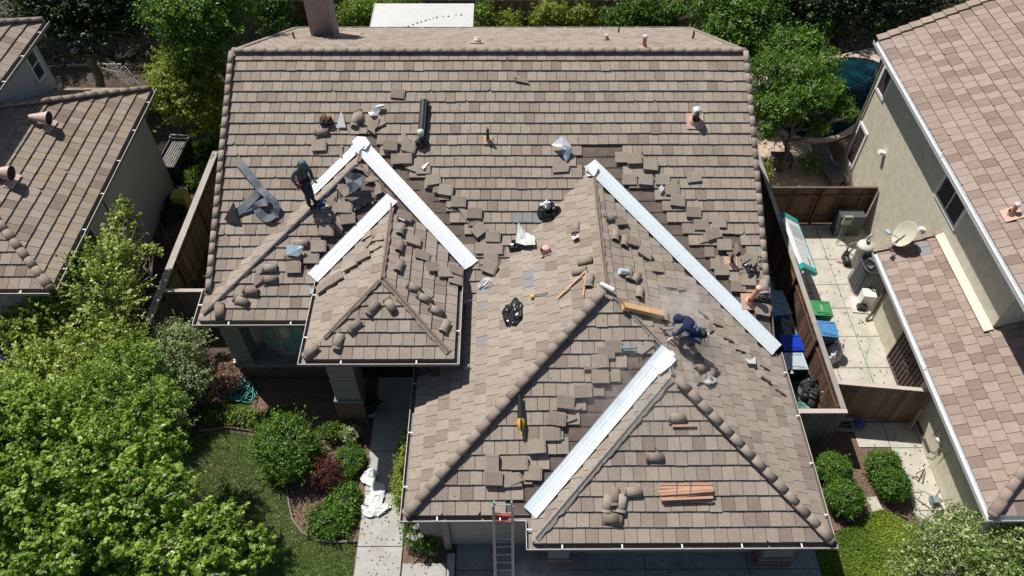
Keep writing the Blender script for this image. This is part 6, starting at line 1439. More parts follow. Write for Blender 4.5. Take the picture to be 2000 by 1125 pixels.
bush('patio_shrub', 'small bright shrub beside the fence corner under the poolside tree', 'shrub', (10.2, 20.9, 0), [((10.2, 21.1, .4), (.5, .5, .4)), ((9.85, 22.4, .6), (.35, .7, .6))], 6500, .055, LG3)
bush('patio_shrub', 'sparse shrub with brown tips on the patio near the lounge chair', 'shrub', (11.9, 22.9, 0), [((11.9, 22.9, .6), (.45, .4, .5))], 2200, .06, LG2, core=False, hollow=.2)
bush('far_shrubs', 'low sunlit shrubs behind the left house', 'shrubs', (-16.5, 27, 0), [((-17.2, 26.6, .4), (1.1, .7, .5)), ((-14.6, 27.2, .4), (.7, .5, .45)), ((-12.6, 26.5, .4), (.8, .6, .5)), ((-11.4, 25, .3), (.6, .8, .4))], 14000, .08, LG1)
bush('far_shrubs', 'sunlit low green plants below the yellow-green tree', 'shrubs', (-11.6, 21.6, 0), [((-11.9, 24.0, .3), (.9, .8, .35)), ((-12.1, 22.6, .25), (.6, .5, .3))], 9000, .07, LG1)
# shelter belt behind the plot, mostly above the frame: its shade darkens the back yards
for i, (x, y, r_) in enumerate(((-24, 35, 3.4), (-18.5, 36.5, 3.6), (-13, 37, 3.2), (13, 36.5, 3.0), (18, 36, 3.4), (23.5, 34.5, 3.4))):
    lab = ['leftmost', 'second from the left', 'third from the left', 'third from the right', 'second from the right', 'rightmost'][i]
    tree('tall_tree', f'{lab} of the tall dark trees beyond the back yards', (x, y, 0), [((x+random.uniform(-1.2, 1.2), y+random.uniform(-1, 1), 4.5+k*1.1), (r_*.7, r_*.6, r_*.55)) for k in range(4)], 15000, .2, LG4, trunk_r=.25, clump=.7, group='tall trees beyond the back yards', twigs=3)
# right-hand garden
def hedge(label, blobs, n, g): return bush('clipped_hedge', label, 'hedge', (blobs[0][0][0], blobs[0][0][1], 0), blobs, n, .045, LG2, g, clump=.08)
hedge('upper left clipped bush beside the right gutter in the mulch', [((9.25, 9.95, .42), (.46, .42, .42))], 13000, 'clipped bushes in the right mulch bed')
hedge('lower left clipped bush beside the right gutter in the mulch', [((9.3, 9.1, .42), (.50, .46, .42))], 14000, 'clipped bushes in the right mulch bed')
hedge('long clipped bush beside the pale concrete path', [((10.72, 10.05, .42), (.50, .46, .42)), ((10.78, 9.55, .42), (.46, .5, .42))], 18000, 'clipped bushes in the right mulch bed')
tree('flowering_shrub', 'pale flowering shrub tree in the lower right corner', (12.2, 5.4, 0), [blob(1830, 1060, 1.6, (.7, .6, .55)), blob(1900, 1080, 1.8, (.8, .6, .6)), blob(1790, 1110, 1.4, (.6, .55, .5)), blob(1980, 1060, 2.0, (.5, .5, .5)), blob(1870, 1010, 1.8, (.35, .3, .3)), blob(1985, 950, 2.4, (.2, .22, .25)), blob(1940, 1120, 1.7, (.8, .6, .6))], 30000, .055, LG5, BARKL, .07, .12, 14, 'shrub', hollow=.3)
def ground_leaves(name, poly, n, size, lm, z=.04, label=None, hmax=.08):
    xs = [p[0] for p in poly]; ys = [p[1] for p in poly]; P_ = []
    while len(P_) < n:
        q = rng.uniform((min(xs), min(ys)), (max(xs), max(ys)), size=(n, 2))
        ins = np.zeros(n, bool); j = len(poly)-1
        for i in range(len(poly)):
            xi, yi, xj, yj = *poly[i], *poly[j]; c = ((yi > q[:, 1]) != (yj > q[:, 1])) & (q[:, 0] < (xj-xi)*(q[:, 1]-yi)/(yj-yi+1e-9)+xi); ins ^= c; j = i
        P_ += q[ins].tolist()
    q = np.array(P_[:n]); p = np.column_stack([q, z+hmax*rng.random(n)]); nn = rng.normal(size=(n, 3))*.5+np.array([0, 0, 1.]); nn /= np.linalg.norm(nn, axis=1, keepdims=True)
    w = .5+.5*np.sin(q[:, 0]*2.1+np.sin(q[:, 1]*1.7)*1.4)*np.cos(q[:, 1]*1.9); me = leaves_mesh(name, p, nn, size, lm, .45*w+.55*rng.random(n), 2.); tag(link(name, me), label, None, None, 'stuff')
ground_leaves('ground_ivy', [(8.32, 4.5), (13, 4.5), (12.8, 6.2), (11.5, 6.4), (11.25, 8.45), (10.4, 8.95), (9.4, 8.45), (8.5, 8.1), (8.32, 7.8)], 62000, .05, LIVY, .03, 'bright yellow-green ground cover in the lower right')
# grass blades
def grass(poly, n, label, lm):
    xs = [p[0] for p in poly]; ys = [p[1] for p in poly]; q = rng.uniform((min(xs), min(ys)), (max(xs), max(ys)), size=(n*2, 2)); ins = np.zeros(n*2, bool); j = len(poly)-1
    for i in range(len(poly)):
        xi, yi, xj, yj = *poly[i], *poly[j]; c = ((yi > q[:, 1]) != (yj > q[:, 1])) & (q[:, 0] < (xj-xi)*(q[:, 1]-yi)/(yj-yi+1e-9)+xi); ins ^= c; j = i
    q = q[ins][:n]; n = len(q); p = np.column_stack([q, np.full(n, .005)]); nn = rng.normal(size=(n, 3)); nn[:, 2] *= .4; nn /= np.linalg.norm(nn, axis=1, keepdims=True)
    w = .5+.5*np.sin(q[:, 0]*1.3)*np.cos(q[:, 1]*1.1); me = leaves_mesh('lawn_grass', p, nn, .06, lm, .4*w+.6*rng.random(n), 5.); tag(link('lawn_grass', me), label, None, None, 'stuff')
LGR = leafmat('leaf_grass', (.08, .15, .025), (.18, .29, .06), (.38, .45, .16), .3)
grass(LP1, 80000, 'mown grass of the front lawn', LGR)
# leaf litter and debris on paths (small real flakes)
def litter(name, areas, n, size, material, label, z=.035):
    P_ = []
    for (x0, y0, x1, y1, w) in areas:
        k = int(n*w); P_ += np.column_stack([rng.uniform(x0, x1, k), rng.uniform(y0, y1, k), np.full(k, z)]).tolist()
    p = np.array(P_); nn = rng.normal(size=(len(p), 3))*.25+np.array([0, 0, 1.]); nn /= np.linalg.norm(nn, axis=1, keepdims=True)
    me = leaves_mesh(name, p, nn, size, material, rng.random(len(p)), 1.5, .3, .6); tag(link(name, me), label, None, None, 'stuff')
LDRY = leafmat('leaf_litter', (.05, .035, .025), (.12, .08, .05), (.22, .15, .09), .1)
litter('fallen_leaves', [(-4.0, 6.2, -1.7, 9.0, .28), (-1.2, 5.5, 8.0, 7.6, .36), (9.6, 12, 12.3, 20, .22), (11.4, 6.3, 12.25, 11.6, .12), (-6.2, 8.4, -4.2, 13, .36)], 900, .05, LDRY, 'dry leaves and tile crumbs scattered on paths and driveway')
litter('bark_chips', [(-9.2, 8.0, -4.1, 13.2, .5), (8.3, 8.2, 11.3, 11.6, .5)], 9000, .045, leafmat('chip_brown', (.06, .035, .025), (.14, .085, .06), (.27, .18, .13), .0), 'bark chips covering the planting beds', .0)
litter('yard_debris', [(-16, 23, -9, 32, .4), (-13, 9, -9, 13, .2), (-10.8, 15, -9, 23, .2), (-24, 24, -14, 32, .2)], 5000, .09, LDRY, 'dead leaves over the dark soil of the back and side yards', -.03)
def crumbs(n):
    mb = MB(); k = 0
    while k < n:
        u, v = random.uniform(390, 1620), random.uniform(110, 1055); best = roof_hit_safe(u, v)
        if best is None: continue
        p, sl = best; s_ = random.choice([.006, .009, .012, .02]); m3 = Matrix((sl.u, sl.s, sl.n)).transposed() @ rz(random.uniform(0, 90)); mb.box(p+sl.n*.02, (s_*random.uniform(1, 2), s_, s_*.35), m3, 0, random.random()); k += 1
    tag(part('tile_crumbs', mb, T_MAIN), 'small crumbs of broken tile scattered over the roof slopes', None, None, 'stuff')
def roof_hit_safe(u, v):
    try: return roof_at(u, v)
    except TypeError: return None
crumbs(420)
# ================================================================== yard things
TEAL = mat('teal_plastic', (.03, .38, .36), .4, 0, .1); PANW = mat('panel_white', (.78, .80, .82), .4, 0, .05)
# board with teal ends leaning over the right fence
bd_ = thing('folding_table_top', 'long white panel with teal ends leaning on the right fence', 'panel', (9.9, 17.2, 0))
A = hz(1540, 424, 2.05); B = hz(1580, 530, 1.75); 
d = (B-A).normalized(); up_ = (Vector((.78, 0, -.62))); up_ = (up_-d*up_.dot(d)).normalized(); nn = d.cross(up_).normalized()
if nn.z < 0: nn.negate()
Lp = (B-A).length; W_p = .78; q = Matrix((d, up_, nn)).transposed(); c = (A+B)/2
mb = MB(); mb.box(c, (Lp-.36, W_p, .13), q); part('white_panel', mb, PANW, bd_, True)
for s_ in (-1, 1): mb = MB(); mb.box(c+d*s_*(Lp/2-.08), (.20, W_p+.04, .16), q); part('teal_end', mb, TEAL, bd_, True)
mb = MB(); mb.box(c+up_*(W_p/2+.02), (Lp-.36, .06, .15), q); part('teal_rim', mb, TEAL, bd_, True)
mb = MB(); mb.box(c+d*.05+nn*.067, (.02, W_p, .004), q); mb.box(c-d*.45+nn*.067, (.5, W_p*.8, .003), q); part('grey_print', mb, mat('print_grey', (.50, .52, .54), .5), bd_, True)
mb = MB(); mb.box(c+d*.72+up_*.12+nn*.068, (.34, .035, .003), q); mb.box(c+d*.72+up_*.18+nn*.068, (.22, .02, .003), q); part('dark_print', mb, mat('print_purple', (.06, .04, .08), .5), bd_, True)
# bicycle under the panel
bk = thing('bicycle', 'dark child bicycle leaning on the fence beyond the green bin', 'bicycle', (9.95, 16.0, .02)); TYR = mat('tyre', (.03, .03, .03), .8); FRM = mat('frame_purple', (.16, .05, .09), .4)
for y in (15.55, 16.35):
    cc = Vector((9.95, y, .27)); ax = Matrix(((0, 0, 1), (1, 0, 0), (0, 1, 0))) @ rot3('X', 0); mb = MB(); mb.tube([cc+Vector((.10*math.sin(t)*.2, .24*math.cos(t), .24*math.sin(t))) for t in [k*math.pi/10 for k in range(21)]], .018, 6, cap=False); wl_ = part('wheel', mb, TYR, bk, True)
    mb = MB()
    for k in range(8): a = k*math.pi/8; mb.tube([cc+Vector((0, .23*math.cos(a), .23*math.sin(a))), cc-Vector((0, .23*math.cos(a), .23*math.sin(a)))], .003, 3)
    part('spokes', mb, ALU, wl_, True)
mb = MB(); 
for a, b in (((0, 15.55, .27), (0, 15.85, .62)), ((0, 15.85, .62), (0, 16.2, .6)), ((0, 16.2, .6), (0, 16.35, .27)), ((0, 15.85, .62), (0, 15.95, .3)), ((0, 15.95, .3), (0, 16.2, .6)), ((0, 15.55, .27), (0, 15.95, .3))): mb.tube([Vector((9.95, a[1], a[2])), Vector((9.95, b[1], b[2]))], .014, 6)
part('bicycle_frame', mb, FRM, bk, True)
mb = MB(); mb.tube([(9.72, 16.15, .78), (9.95, 16.2, .74), (10.18, 16.15, .78)], .014, 6); mb.tube([(9.95, 16.2, .6), (9.95, 16.2, .75)], .014, 6); part('handlebar', mb, BLK, bk, True)
mb = MB(); mb.box((9.95, 15.82, .70), (.12, .24, .05)); part('saddle', mb, BLK, bk, True)
def wheelie_bin(label, x, y, rot, body, lid, h=.95, w=.58, dp=.62, text=None, open_=0):
    q = rz(rot); t = thing('wheeled_bin', label, 'bin', (x, y, .02), q, None)
    mb = MB(); n = 4; vs = []
    for (z, k) in ((0, .82), (h-.08, 1.), (h, 1.04)):
        for sx, sy in ((-1, -1), (1, -1), (1, 1), (-1, 1)): vs.append((sx*w/2*k, sy*dp/2*k, z))
    mb.add(vs, [(3, 2, 1, 0)]+[(j*4+i, j*4+(i+1) % 4, j*4+4+(i+1) % 4, j*4+4+i) for j in (0, 1) for i in range(4)]+[(8, 9, 10, 11)]); part('bin_body', mb, body, t)
    mb = MB(); k = 1.06; a = [(-w/2*k, -dp/2*k, h+.01), (w/2*k, -dp/2*k, h+.01), (w/2*k, dp/2*k, h+.05), (-w/2*k, dp/2*k, h+.05)]; mb.slab(a, (0, 0, .035)); ld_ = part('lid', mb, lid, t)
    mb = MB(); mb.slab([(-w*.36, -dp*.36, h+.049), (w*.36, -dp*.36, h+.049), (w*.34, dp*.3, h+.084), (-w*.34, dp*.3, h+.084)], (0, 0, .018)); mb.box((-w*.42, 0, h+.07), (.03, dp*.8, .02)); mb.box((w*.42, 0, h+.07), (.03, dp*.8, .02)); part('lid_panel', mb, lid, ld_)
    mb = MB()
    for s_ in (-1, 1): mb.lathe([(.0, -.025), (.1, -.025), (.1, .025), (0, .025)], 14, (s_*w*.40, dp*.46, .10), axis=rot3('Y', 90))
    part('wheel', mb, TYR, t)
    mb = MB(); mb.tube([(-w*.4, dp*.56, h-.02), (w*.4, dp*.56, h-.02)], .016, 6); part('handle', mb, body, t)
    if text:
        mb = MB()
        for r_ in range(text):
            for i in range(5): mb.box((-.1+.05*i, .04-.05*r_, h+.088-.003*r_), (.025, .03, .003))
        part('lid_marks', mb, mat('bin_print', (.55, .62, .55), .6), t)
    return t
BG = mat('bin_green', (.05, .24, .09), .5, 0, .12); BB = mat('bin_blue', (.02, .13, .42), .45, 0, .15); BB2 = mat('bin_deep_blue', (.005, .04, .42), .4, 0, .1); BT = mat('bin_body_dark', (.02, .06, .09), .6); BGR = mat('bin_light_grey', (.42, .50, .55), .5, 0, .1)
pB = hz(1603, 605, .95); wheelie_bin('green lidded wheeled bin against the right fence in the side yard', pB.x, pB.y, 88, BG, BG, text=2)
pB = hz(1613, 645, .95); wheelie_bin('faded blue wheeled bin below the green bin in the side yard', pB.x, pB.y, 86, BT, mat('bin_faded_blue', (.06, .22, .45), .6, 0, .35, 14))
pB = hz(1545, 672, .95); wheelie_bin('deep blue wheeled bin in the alley left of the right fence', pB.x, pB.y, 92, BT, BB2)
pB = hz(1552, 708, .9); wheelie_bin('pale grey lidded bin below the deep blue bin in the alley', pB.x, pB.y, 92, mat('bin_black', (.02, .02, .02), .5), BGR, .9)
# bag of clear plastic beside the bins
crumple('clear_bag', 'white clear plastic bag of rubbish below the faded blue bin', 'bag', 0, 0, .30, .34, .5, mat('bag_white', (.55, .57, .60), .3, 0, .3, 10), loc=hz(1625, 692, .1), seed=31)
# cooler, trolley, tarps in the alley
pC = hz(1519, 592, .9); ck = thing('patterned_cooler', 'blue patterned cooler box with orange fish shapes in the alley', 'cooler', (pC.x, pC.y, 0), rz(5))
mb = MB(); mb.box((0, 0, .45), (.62, 1.0, .88)); part('cooler_body', mb, mat('cooler_blue', (.08, .22, .36), .6, 0, .4, 12), ck)
mb = MB(); mb.box((0, 0, .905), (.64, 1.02, .03)); mb.box((0, 0, .925), (.60, .02, .02)); part('cooler_lid', mb, mat('cooler_lid_blue', (.16, .32, .45), .6, 0, .5, 18), ck)
mb = MB()
for x, y, r_ in ((.12, .32, 20), (-.14, .12, 60), (.15, -.30, -30), (-.05, -.12, 0)):
    q = rz(r_); mb.slab([Vector((x, y, .922))+q @ Vector(p) for p in ((-.09, 0, 0), (0, -.05, 0), (.07, 0, 0), (.11, -.04, 0), (.11, .04, 0), (.07, 0, 0), (0, .05, 0))], (0, 0, .003))
part('orange_fish_print', mb, mat('fish_orange', (.70, .22, .05), .6), ck)
pC = hz(1532, 632, .8); tr = thing('grey_cart', 'grey plastic cart with a looped handle in the alley', 'cart', (pC.x, pC.y, 0))
mb = MB(); mb.box((0.12, -.1, .4), (.42, .8, .75)); part('cart_tub', mb, mat('cart_grey', (.17, .18, .19), .5), tr); mb = MB(); mb.tube([(.1+.14*math.cos(a), .18+.17*math.sin(a), .86) for a in [k*.52 for k in range(13)]], .022, 6, cap=False); part('loop_handle', mb, mat('cart_light', (.35, .37, .38), .5), tr)
mb = MB(); mb.box((0.22, -.32, .79), (.06, .4, .03)); part('latch_strip', mb, BLK, tr)
crumple('dark_tarp', 'crumpled black tarp at the end of the alley behind the fence return', 'tarp', 0, 0, .42, .5, .5, mat('tarp_black', (.03, .035, .035), .5, 0, .4, 8), loc=hz(1582, 765, .25), seed=33)
crumple('green_tarp', 'pale green tarp under the crumpled black tarp in the alley', 'tarp', 0, 0, .5, .9, .22, mat('tarp_green', (.10, .22, .18), .6, 0, .3, 6), loc=hz(1568, 765, .05), seed=34)
mb = MB(); a = hz(1606, 722, 1.0); b = hz(1617, 790, .2); mb.tube([hz(1606, 765, .9), hz(1622, 798, .4)], .03, 6); solo('leaning_pole', mb, FR, 'pale wooden pole leaning beside the black tarp in the alley', 'pole')
# condenser
ac = thing('air_conditioner', 'grey ribbed outdoor air conditioning unit beside the low neighbour roof', 'air conditioner', (12.5, 17.12, .02))
ACG = mat('condenser_grey', (.10, .115, .12), .5, .2, .12); mb = MB(); n = 28; hh = 1.2; r0, r1 = .56, .49
def sq(a, r): k = 1/(abs(math.cos(a))**4+abs(math.sin(a))**4)**.25; return r*min(k, 1.15)
for z0, z1, ra, rb_ in ((.08, hh, r0, r1),):
    for i in range(n*2):
        a = math.pi*i/n; a2 = math.pi*(i+1)/n; o_ = .0 if i % 2 else .018
        p0 = [Vector((sq(t, ra-o_)*math.cos(t), sq(t, ra-o_)*math.sin(t), z0)) for t in (a, a2)]; p1 = [Vector((sq(t, rb_-o_)*math.cos(t), sq(t, rb_-o_)*math.sin(t), z1)) for t in (a, a2)]
        mb.add([p0[0], p0[1], p1[1], p1[0]], [(0, 1, 2, 3)])
mb.lathe([(.50, .06), (.46, hh-.02)], 28); part('ribbed_casing', mb, ACG, ac)
mb = MB(); ring_ = [Vector((sq(t, .50)*math.cos(t), sq(t, .50)*math.sin(t), hh)) for t in [2*math.pi*k/24 for k in range(25)]]; mb.tube(ring_, .045, 6, cap=False); part('top_rim', mb, mat('rim_dark', (.03, .034, .036), .5), ac)
mb = MB(); mb.lathe([(.47, hh-.12), (0, hh-.14)], 20); part('fan_well', mb, BLK, ac)
mb = MB()
for k in range(4): a = k*math.pi/2+.4; mb.slab([(0.06*math.cos(a), .06*math.sin(a), hh-.08), (.36*math.cos(a-.3), .36*math.sin(a-.3), hh-.09), (.36*math.cos(a+.3), .36*math.sin(a+.3), hh-.05)], (0, 0, .006))
part('fan_blade', mb, mat('fan_grey', (.2, .2, .2), .4, .5), ac)
mb = MB()
for k in range(4): a = k*math.pi/2; mb.tube([(0, 0, hh-.01), (.43*math.cos(a), .43*math.sin(a), hh)], .012, 5)
mb.lathe([(.1, hh), (.1, hh+.02), (0, hh+.02)], 12); part('fan_guard', mb, mat('rim_dark', (.03, .034, .036), .5), ac)
mb = MB(); mb.lathe([(.62, .0), (.62, .08), (0, .08)], 8, axis=rz(22)); part('base_pad', mb, PALE, ac)
# pool equipment
pf = hz(1692, 478, 1.05); fl_ = thing('pool_filter', 'pale domed pool filter tank behind the air conditioner', 'pool filter', (pf.x, pf.y, .02))
mb = MB(); mb.lathe([(0, 1.1), (.12, 1.09), (.26, 1.04), (.30, .95), (.22, .9), (.22, .1), (.2, 0), (0, 0)][::-1], 20); part('tank', mb, mat('tank_beige', (.58, .56, .50), .5, 0, .06), fl_); mb = MB(); mb.box((.04, 0, 1.13), (.14, .06, .07), rz(30)); mb.box((.02, .05, 1.12), (.05, .14, .05)); part('valve_knob', mb, BLK, fl_)
pp_ = hz(1653, 500, .25); pm = thing('pool_pump', 'black pool pump with pipes on the pale slab', 'pump', (pp_.x, pp_.y, .02))
mb = MB(); mb.tube([(0, -.28, .18), (0, .02, .18)], .11, 12); mb.tube([(0, .05, .1), (0, .05, .36)], [.12, .10], 12); mb.box((0, -.1, .04), (.2, .4, .07)); part('pump_body', mb, BLK, pm); mb = MB(); mb.tube([(0, .12, .38), (0, .15, .62), (.15, .2, .68), (.62, .28, .68), (.8, .2, .5)], .035, 8); mb.tube([(.1, .1, .3), (.3, .3, .28), (.3, .35, .05)], .03, 8); part('pipework', mb, mat('pvc_grey', (.16, .165, .17), .5), pm)
mb = MB(); mb.lathe([(.05, 0), (.055, .2), (.04, .3), (0, .3)], 10, (pp_.x+.62, pp_.y+.32, .75), axis=rot3('Y', 25)); solo('chlorinator', mb, mat('chlor_grey', (.35, .36, .36), .4), 'upright grey pipe fitting between the pump and the filter', 'pipe fitting')
cp = hz(1672, 425, .0); cab = thing('equipment_cabinet', 'dark grey cabinet with a wired control panel in the shade by the back fence', 'cabinet', (12.5, 19.6, 0))
mb = MB(); mb.box((12.5, 19.75, .5), (.9, .4, 1.0)); part('cabinet_box', mb, mat('cabinet_grey', (.07, .075, .08), .6, 0, .15), cab, True)
mb = MB(); mb.box((12.25, 19.45, .95), (.30, .1, .38)); part('control_panel', mb, mat('panel_tan', (.30, .29, .23), .5), cab, True); mb = MB(); mb.box((12.25, 19.39, 1.06), (.22, .02, .12)); part('panel_glass', mb, GLASS, cab, True)
mb = MB()
for k in range(3): mb.tube([(12.15+.08*k, 19.42, .8), (12.12+.08*k, 19.3, .5), (12.0+.05*k, 19.1, .1)], .012, 5)
part('cable', mb, mat('cable_grey', (.3, .3, .3), .6), cab, True)
pw = hz(1697, 575, .5); hp_ = thing('white_pump_box', 'white boxy meter unit on a small pad by the brown downspout', 'utility box', (pw.x, pw.y, .02), rz(-8)); mb = MB(); mb.box((0, 0, .32), (.42, .36, .5)); part('casing', mb, WHT, hp_); mb = MB(); mb.box((-.15, -.28, .1), (.3, .2, .18)); mb.tube([(-.1, -.38, .14), (-.28, -.3, .12)], .05, 8); part('valve_block', mb, BLK, hp_); mb = MB(); mb.box((-.08, -.12, .02), (.75, .7, .05)); part('pad', mb, CAPM, hp_)
mb = MB(); q_ = hz(1645, 508, .04); mb.box(q_, (.34, .28, .05), rz(-12)); solo('stepping_stone', mb, mat('pinkish_paver', (.46, .38, .33), .9), 'single square paver on the slab beside the pool pump', 'paver')
# satellite dish
DSH = mat('dish_cream', (.60, .56, .44), .5, 0, .06); bs = l1.at(*l1.toab(Vector((12.02, 16.15, 0))), 0); bs = Vector((11.98, 16.2, l1.z(11.98, 0)+.06))
dt = thing('satellite_dish', 'cream satellite dish on the far edge of the low neighbour roof', 'satellite dish', bs)
ctr = bs+Vector((.22, .05, .62)); ax_ = Vector((-.80, -.15, .50)).normalized(); m3 = Matrix.Identity(3); zq = ax_.to_track_quat('Z', 'Y').to_matrix(); mb = MB(); mb.lathe([(0, -.07), (.13, -.06), (.27, -.03), (.36, .012), (.367, .02), (.355, .017), (.27, -.022), (.13, -.05), (0, -.058)], 28, ctr, axis=zq @ Matrix.Diagonal((1, 1.2, 1))); part('reflector', mb, DSH, dt, True)
mb = MB(); mb.tube([bs, bs+Vector((.02, 0, .3)), ctr-ax_*.06], .025, 8); part('mast', mb, mat('mast_grey', (.25, .27, .28), .5), dt, True); mb = MB(); e = ctr+ax_*.50+Vector((-.14, .06, -.16)); mb.tube([ctr-ax_*.05-Vector((0, 0, .25)), e], .014, 6); part('feed_arm', mb, ALU, dt, True); mb = MB(); mb.box(e, (.12, .16, .08), rz(20)); part('receiver_head', mb, mat('receiver_grey', (.5, .52, .52), .5), dt, True)
# ------------------------------------------------------------------ hoses
def hose(pts, r, m, label, cat='hose', z=.03): mb = MB(); mb.tube(pts, r, 6); return solo('garden_hose', mb, m, label, cat)
HT = mat('hose_teal', (.05, .42, .36), .4, 0, .1); HL = mat('hose_pale', (.30, .46, .42), .5, 0, .1)
def spl(pts, n=8):
    out = []; P_ = [Vector(p) for p in pts]
    for i in range(len(P_)-1):
        p0, p1, p2, p3 = (P_[max(0, min(len(P_)-1, i+k))] for k in (-1, 0, 1, 2))
        for j in range(n): t = j/n; out.append(.5*((2*p1)+(-p0+p2)*t+(2*p0-5*p1+4*p2-p3)*t*t+(-p0+3*p1-3*p2+p3)*t**3))
    return out+[P_[-1]]
random.seed(5); cpile = hz(468, 765, .05); pts = []
for k in range(34):
    a = k*2.05+random.uniform(-.4, .4); r_ = random.uniform(.22, .52); pts.append(cpile+Vector((math.cos(a)*r_*1.0+.10*math.sin(k*.3), math.sin(a)*r_*1.15-.12*math.cos(k*.23), .02+k*.0045+random.uniform(0, .03))))
start = [hz(447, 712, .3), hz(449, 735, .1)]
hose(spl(start+pts, 7), .012, HT, 'tangled pile of turquoise garden hose left of the porch')
hose(spl([hz(u, v, .04) for u, v in ((1693, 640), (1699, 665), (1691, 700), (1694, 730), (1707, 762))]+[], 8), .012, HL, 'thin pale green hose lying across the side yard paving')
hose(spl([hz(u, v, .04) for u, v in ((1748, 845), (1752, 880), (1756, 920), (1765, 945), (1778, 965), (1786, 985), (1800, 1003), (1822, 1018), (1836, 1026))], 8), .013, HL, 'pale turquoise hose running down the narrow front path')
# white drop cloth on the walkway
CLO = mat('white_cloth', (.80, .80, .80), .7, 0, .04, 4, .2); pth = [(716, 925), (726, 942), (738, 958), (742, 972), (722, 983), (716, 995), (742, 990), (752, 1000)]
dc = [hz(u, v, .06) for u, v in pth]; mb = MB(); sp = spl(dc, 7); nS = 15
rowsv = []
for i, p in enumerate(sp):
    d = (sp[min(i+1, len(sp)-1)]-sp[max(i-1, 0)]); d.z = 0; d.normalize(); s_ = Vector((-d.y, d.x, 0)); w = .16+.06*math.sin(i*.55)+.04*random.random()
    rowsv.append([p+s_*w*(2*j/(nS-1)-1)+Vector((0, 0, .05*abs(math.sin(j*1.35+i*.37))+.05*math.cos((j/(nS-1)-.5)*3)*(.6+.4*math.sin(i*.8))+random.uniform(0, .012))) for j in range(nS)])
for i in range(len(rowsv)-1):
    for j in range(nS-1): mb.add([rowsv[i][j], rowsv[i][j+1], rowsv[i+1][j+1], rowsv[i+1][j]], [(0, 1, 2, 3)], 0, .3, True)
solo('drop_cloth', mb, CLO, 'twisted white drop cloth lying in folds on the walkway', 'drop cloth')
crumple('cloth_bundle', 'bunched white cloth at the upper end of the twisted drop cloth', 'cloth', 0, 0, .22, .14, .14, CLO, loc=hz(725, 926, .03), seed=51, fine=.05)
crumple('cloth_heap', 'rounded white cloth heap at the lower end of the twisted drop cloth', 'cloth', 0, 0, .30, .17, .12, CLO, loc=hz(733, 998, .03), seed=53, fine=.04, amp=.2)
# planter by the porch
pl_ = hz(722, 800, .3); pt = thing('flower_pot', 'white bowl planter with a dark plant beside the porch column', 'planter', (pl_.x, pl_.y, .03)); mb = MB(); mb.lathe([(.0, 0), (.14, 0), (.12, .1), (.26, .32), (.28, .36), (.25, .36), (.2, .28), (0, .26)], 18); part('bowl', mb, mat('pot_white', (.50, .50, .48), .6), pt)
p, nn_, tv = cloud([((0, 0, .6), (.28, .28, .35))], 1500, .1, 12, .5, .2); link('plant', leaves_mesh('plant', p, nn_, .06, LG4, tv), pt)
mb = MB(); q_ = hz(459, 735, .08); mb.box(q_, (.30, .22, .12), rz(12)); solo('valve_box', mb, mat('valve_grey', (.22, .24, .27), .6), 'grey valve box above the turquoise hose pile', 'valve box')
q_ = hy(459, 708, 13.3); mb = MB(); mb.box((q_.x, 13.36, q_.z), (.09, .05, .14)); mb.box((q_.x, 13.30, q_.z+.02), (.05, .08, .05)); solo('outdoor_tap_box', mb, mat('tap_pink', (.7, .62, .6), .5), 'small pale box on the corner column ledge above the hose', 'tap box')
# gas meter against the neighbour wall
gm = hz(1822, 985, .35); g_ = thing('gas_meter', 'blue-grey gas meter with pipe legs against the neighbour front wall', 'gas meter', (gm.x, gm.y, .02)); mb = MB(); mb.lathe([(0, -.12), (.15, -.11), (.18, -.03), (.18, .03), (.15, .11), (0, .12)], 16, (0, 0, .45), axis=rot3('Y', 68)); mb.box((-.05, .0, .62), (.16, .2, .12)); part('meter_body', mb, mat('meter_grey', (.28, .32, .34), .5, .2, .2), g_)
mb = MB()
for pts in (((-.05, .08, .62), (-.2, .3, .5), (-.35, .45, .1)), ((.05, -.1, .55), (-.1, -.3, .4), (-.3, -.35, .05)), ((.1, .1, .5), (.3, .15, .3), (.3, .2, .0)), ((.05, 0, .5), (.25, -.1, .9)), ((-.02, .1, .7), (.1, .25, .75), (.25, .3, .4))): mb.tube([Vector(p) for p in pts], .022, 7)
part('pipe', mb, mat('pipe_dull', (.36, .33, .28), .6), g_)
mb = MB(); mb.tube([hz(1780, 930, .02), hz(1800, 935, .2), hx(1812, 912, 12.28), hz(1790, 925, .3)], .02, 6); solo('wall_tap', mb, mat('tap_brass', (.30, .24, .16), .5, .4), 'bent tap pipe standing by the neighbour wall above the meter', 'tap')
mb = MB(); q_ = hz(1708, 985, .03); mb.box(q_, (.30, .42, .05), rz(8)); solo('garden_paver', mb, PALE, 'single pale paver lying in the mulch below the long clipped bush', 'paver')
mb = MB(); mb.tube([hz(1690, 811, .9), hz(1672, 826, .9)], .05, 8); crumple('blue_bag', 'blue plastic bag at the foot of the brown gate fence', 'bag', 0, 0, .16, .16, .14, mat('bag_blue', (.06, .10, .35), .4, 0, .3), loc=hz(1678, 828, .1), seed=61)
mb = MB(); mb.box(hz(1652, 840, .03), (.55, .08, .07), rz(-4)); solo('timber_offcut', mb, FG, 'grey timber offcut on the soil below the gate fence', 'timber')
mb = MB(); mb.tube([hx(1800, 795, 12.2), hz(1772, 838, .05)], .02, 6); mb.tube([hx(1800, 800, 12.15), hz(1776, 842, .05)], .018, 6); solo('leaning_poles', mb, mat('pole_tan', (.45, .34, .22), .6), 'two thin poles leaning in the corner by the gate fence', 'poles')
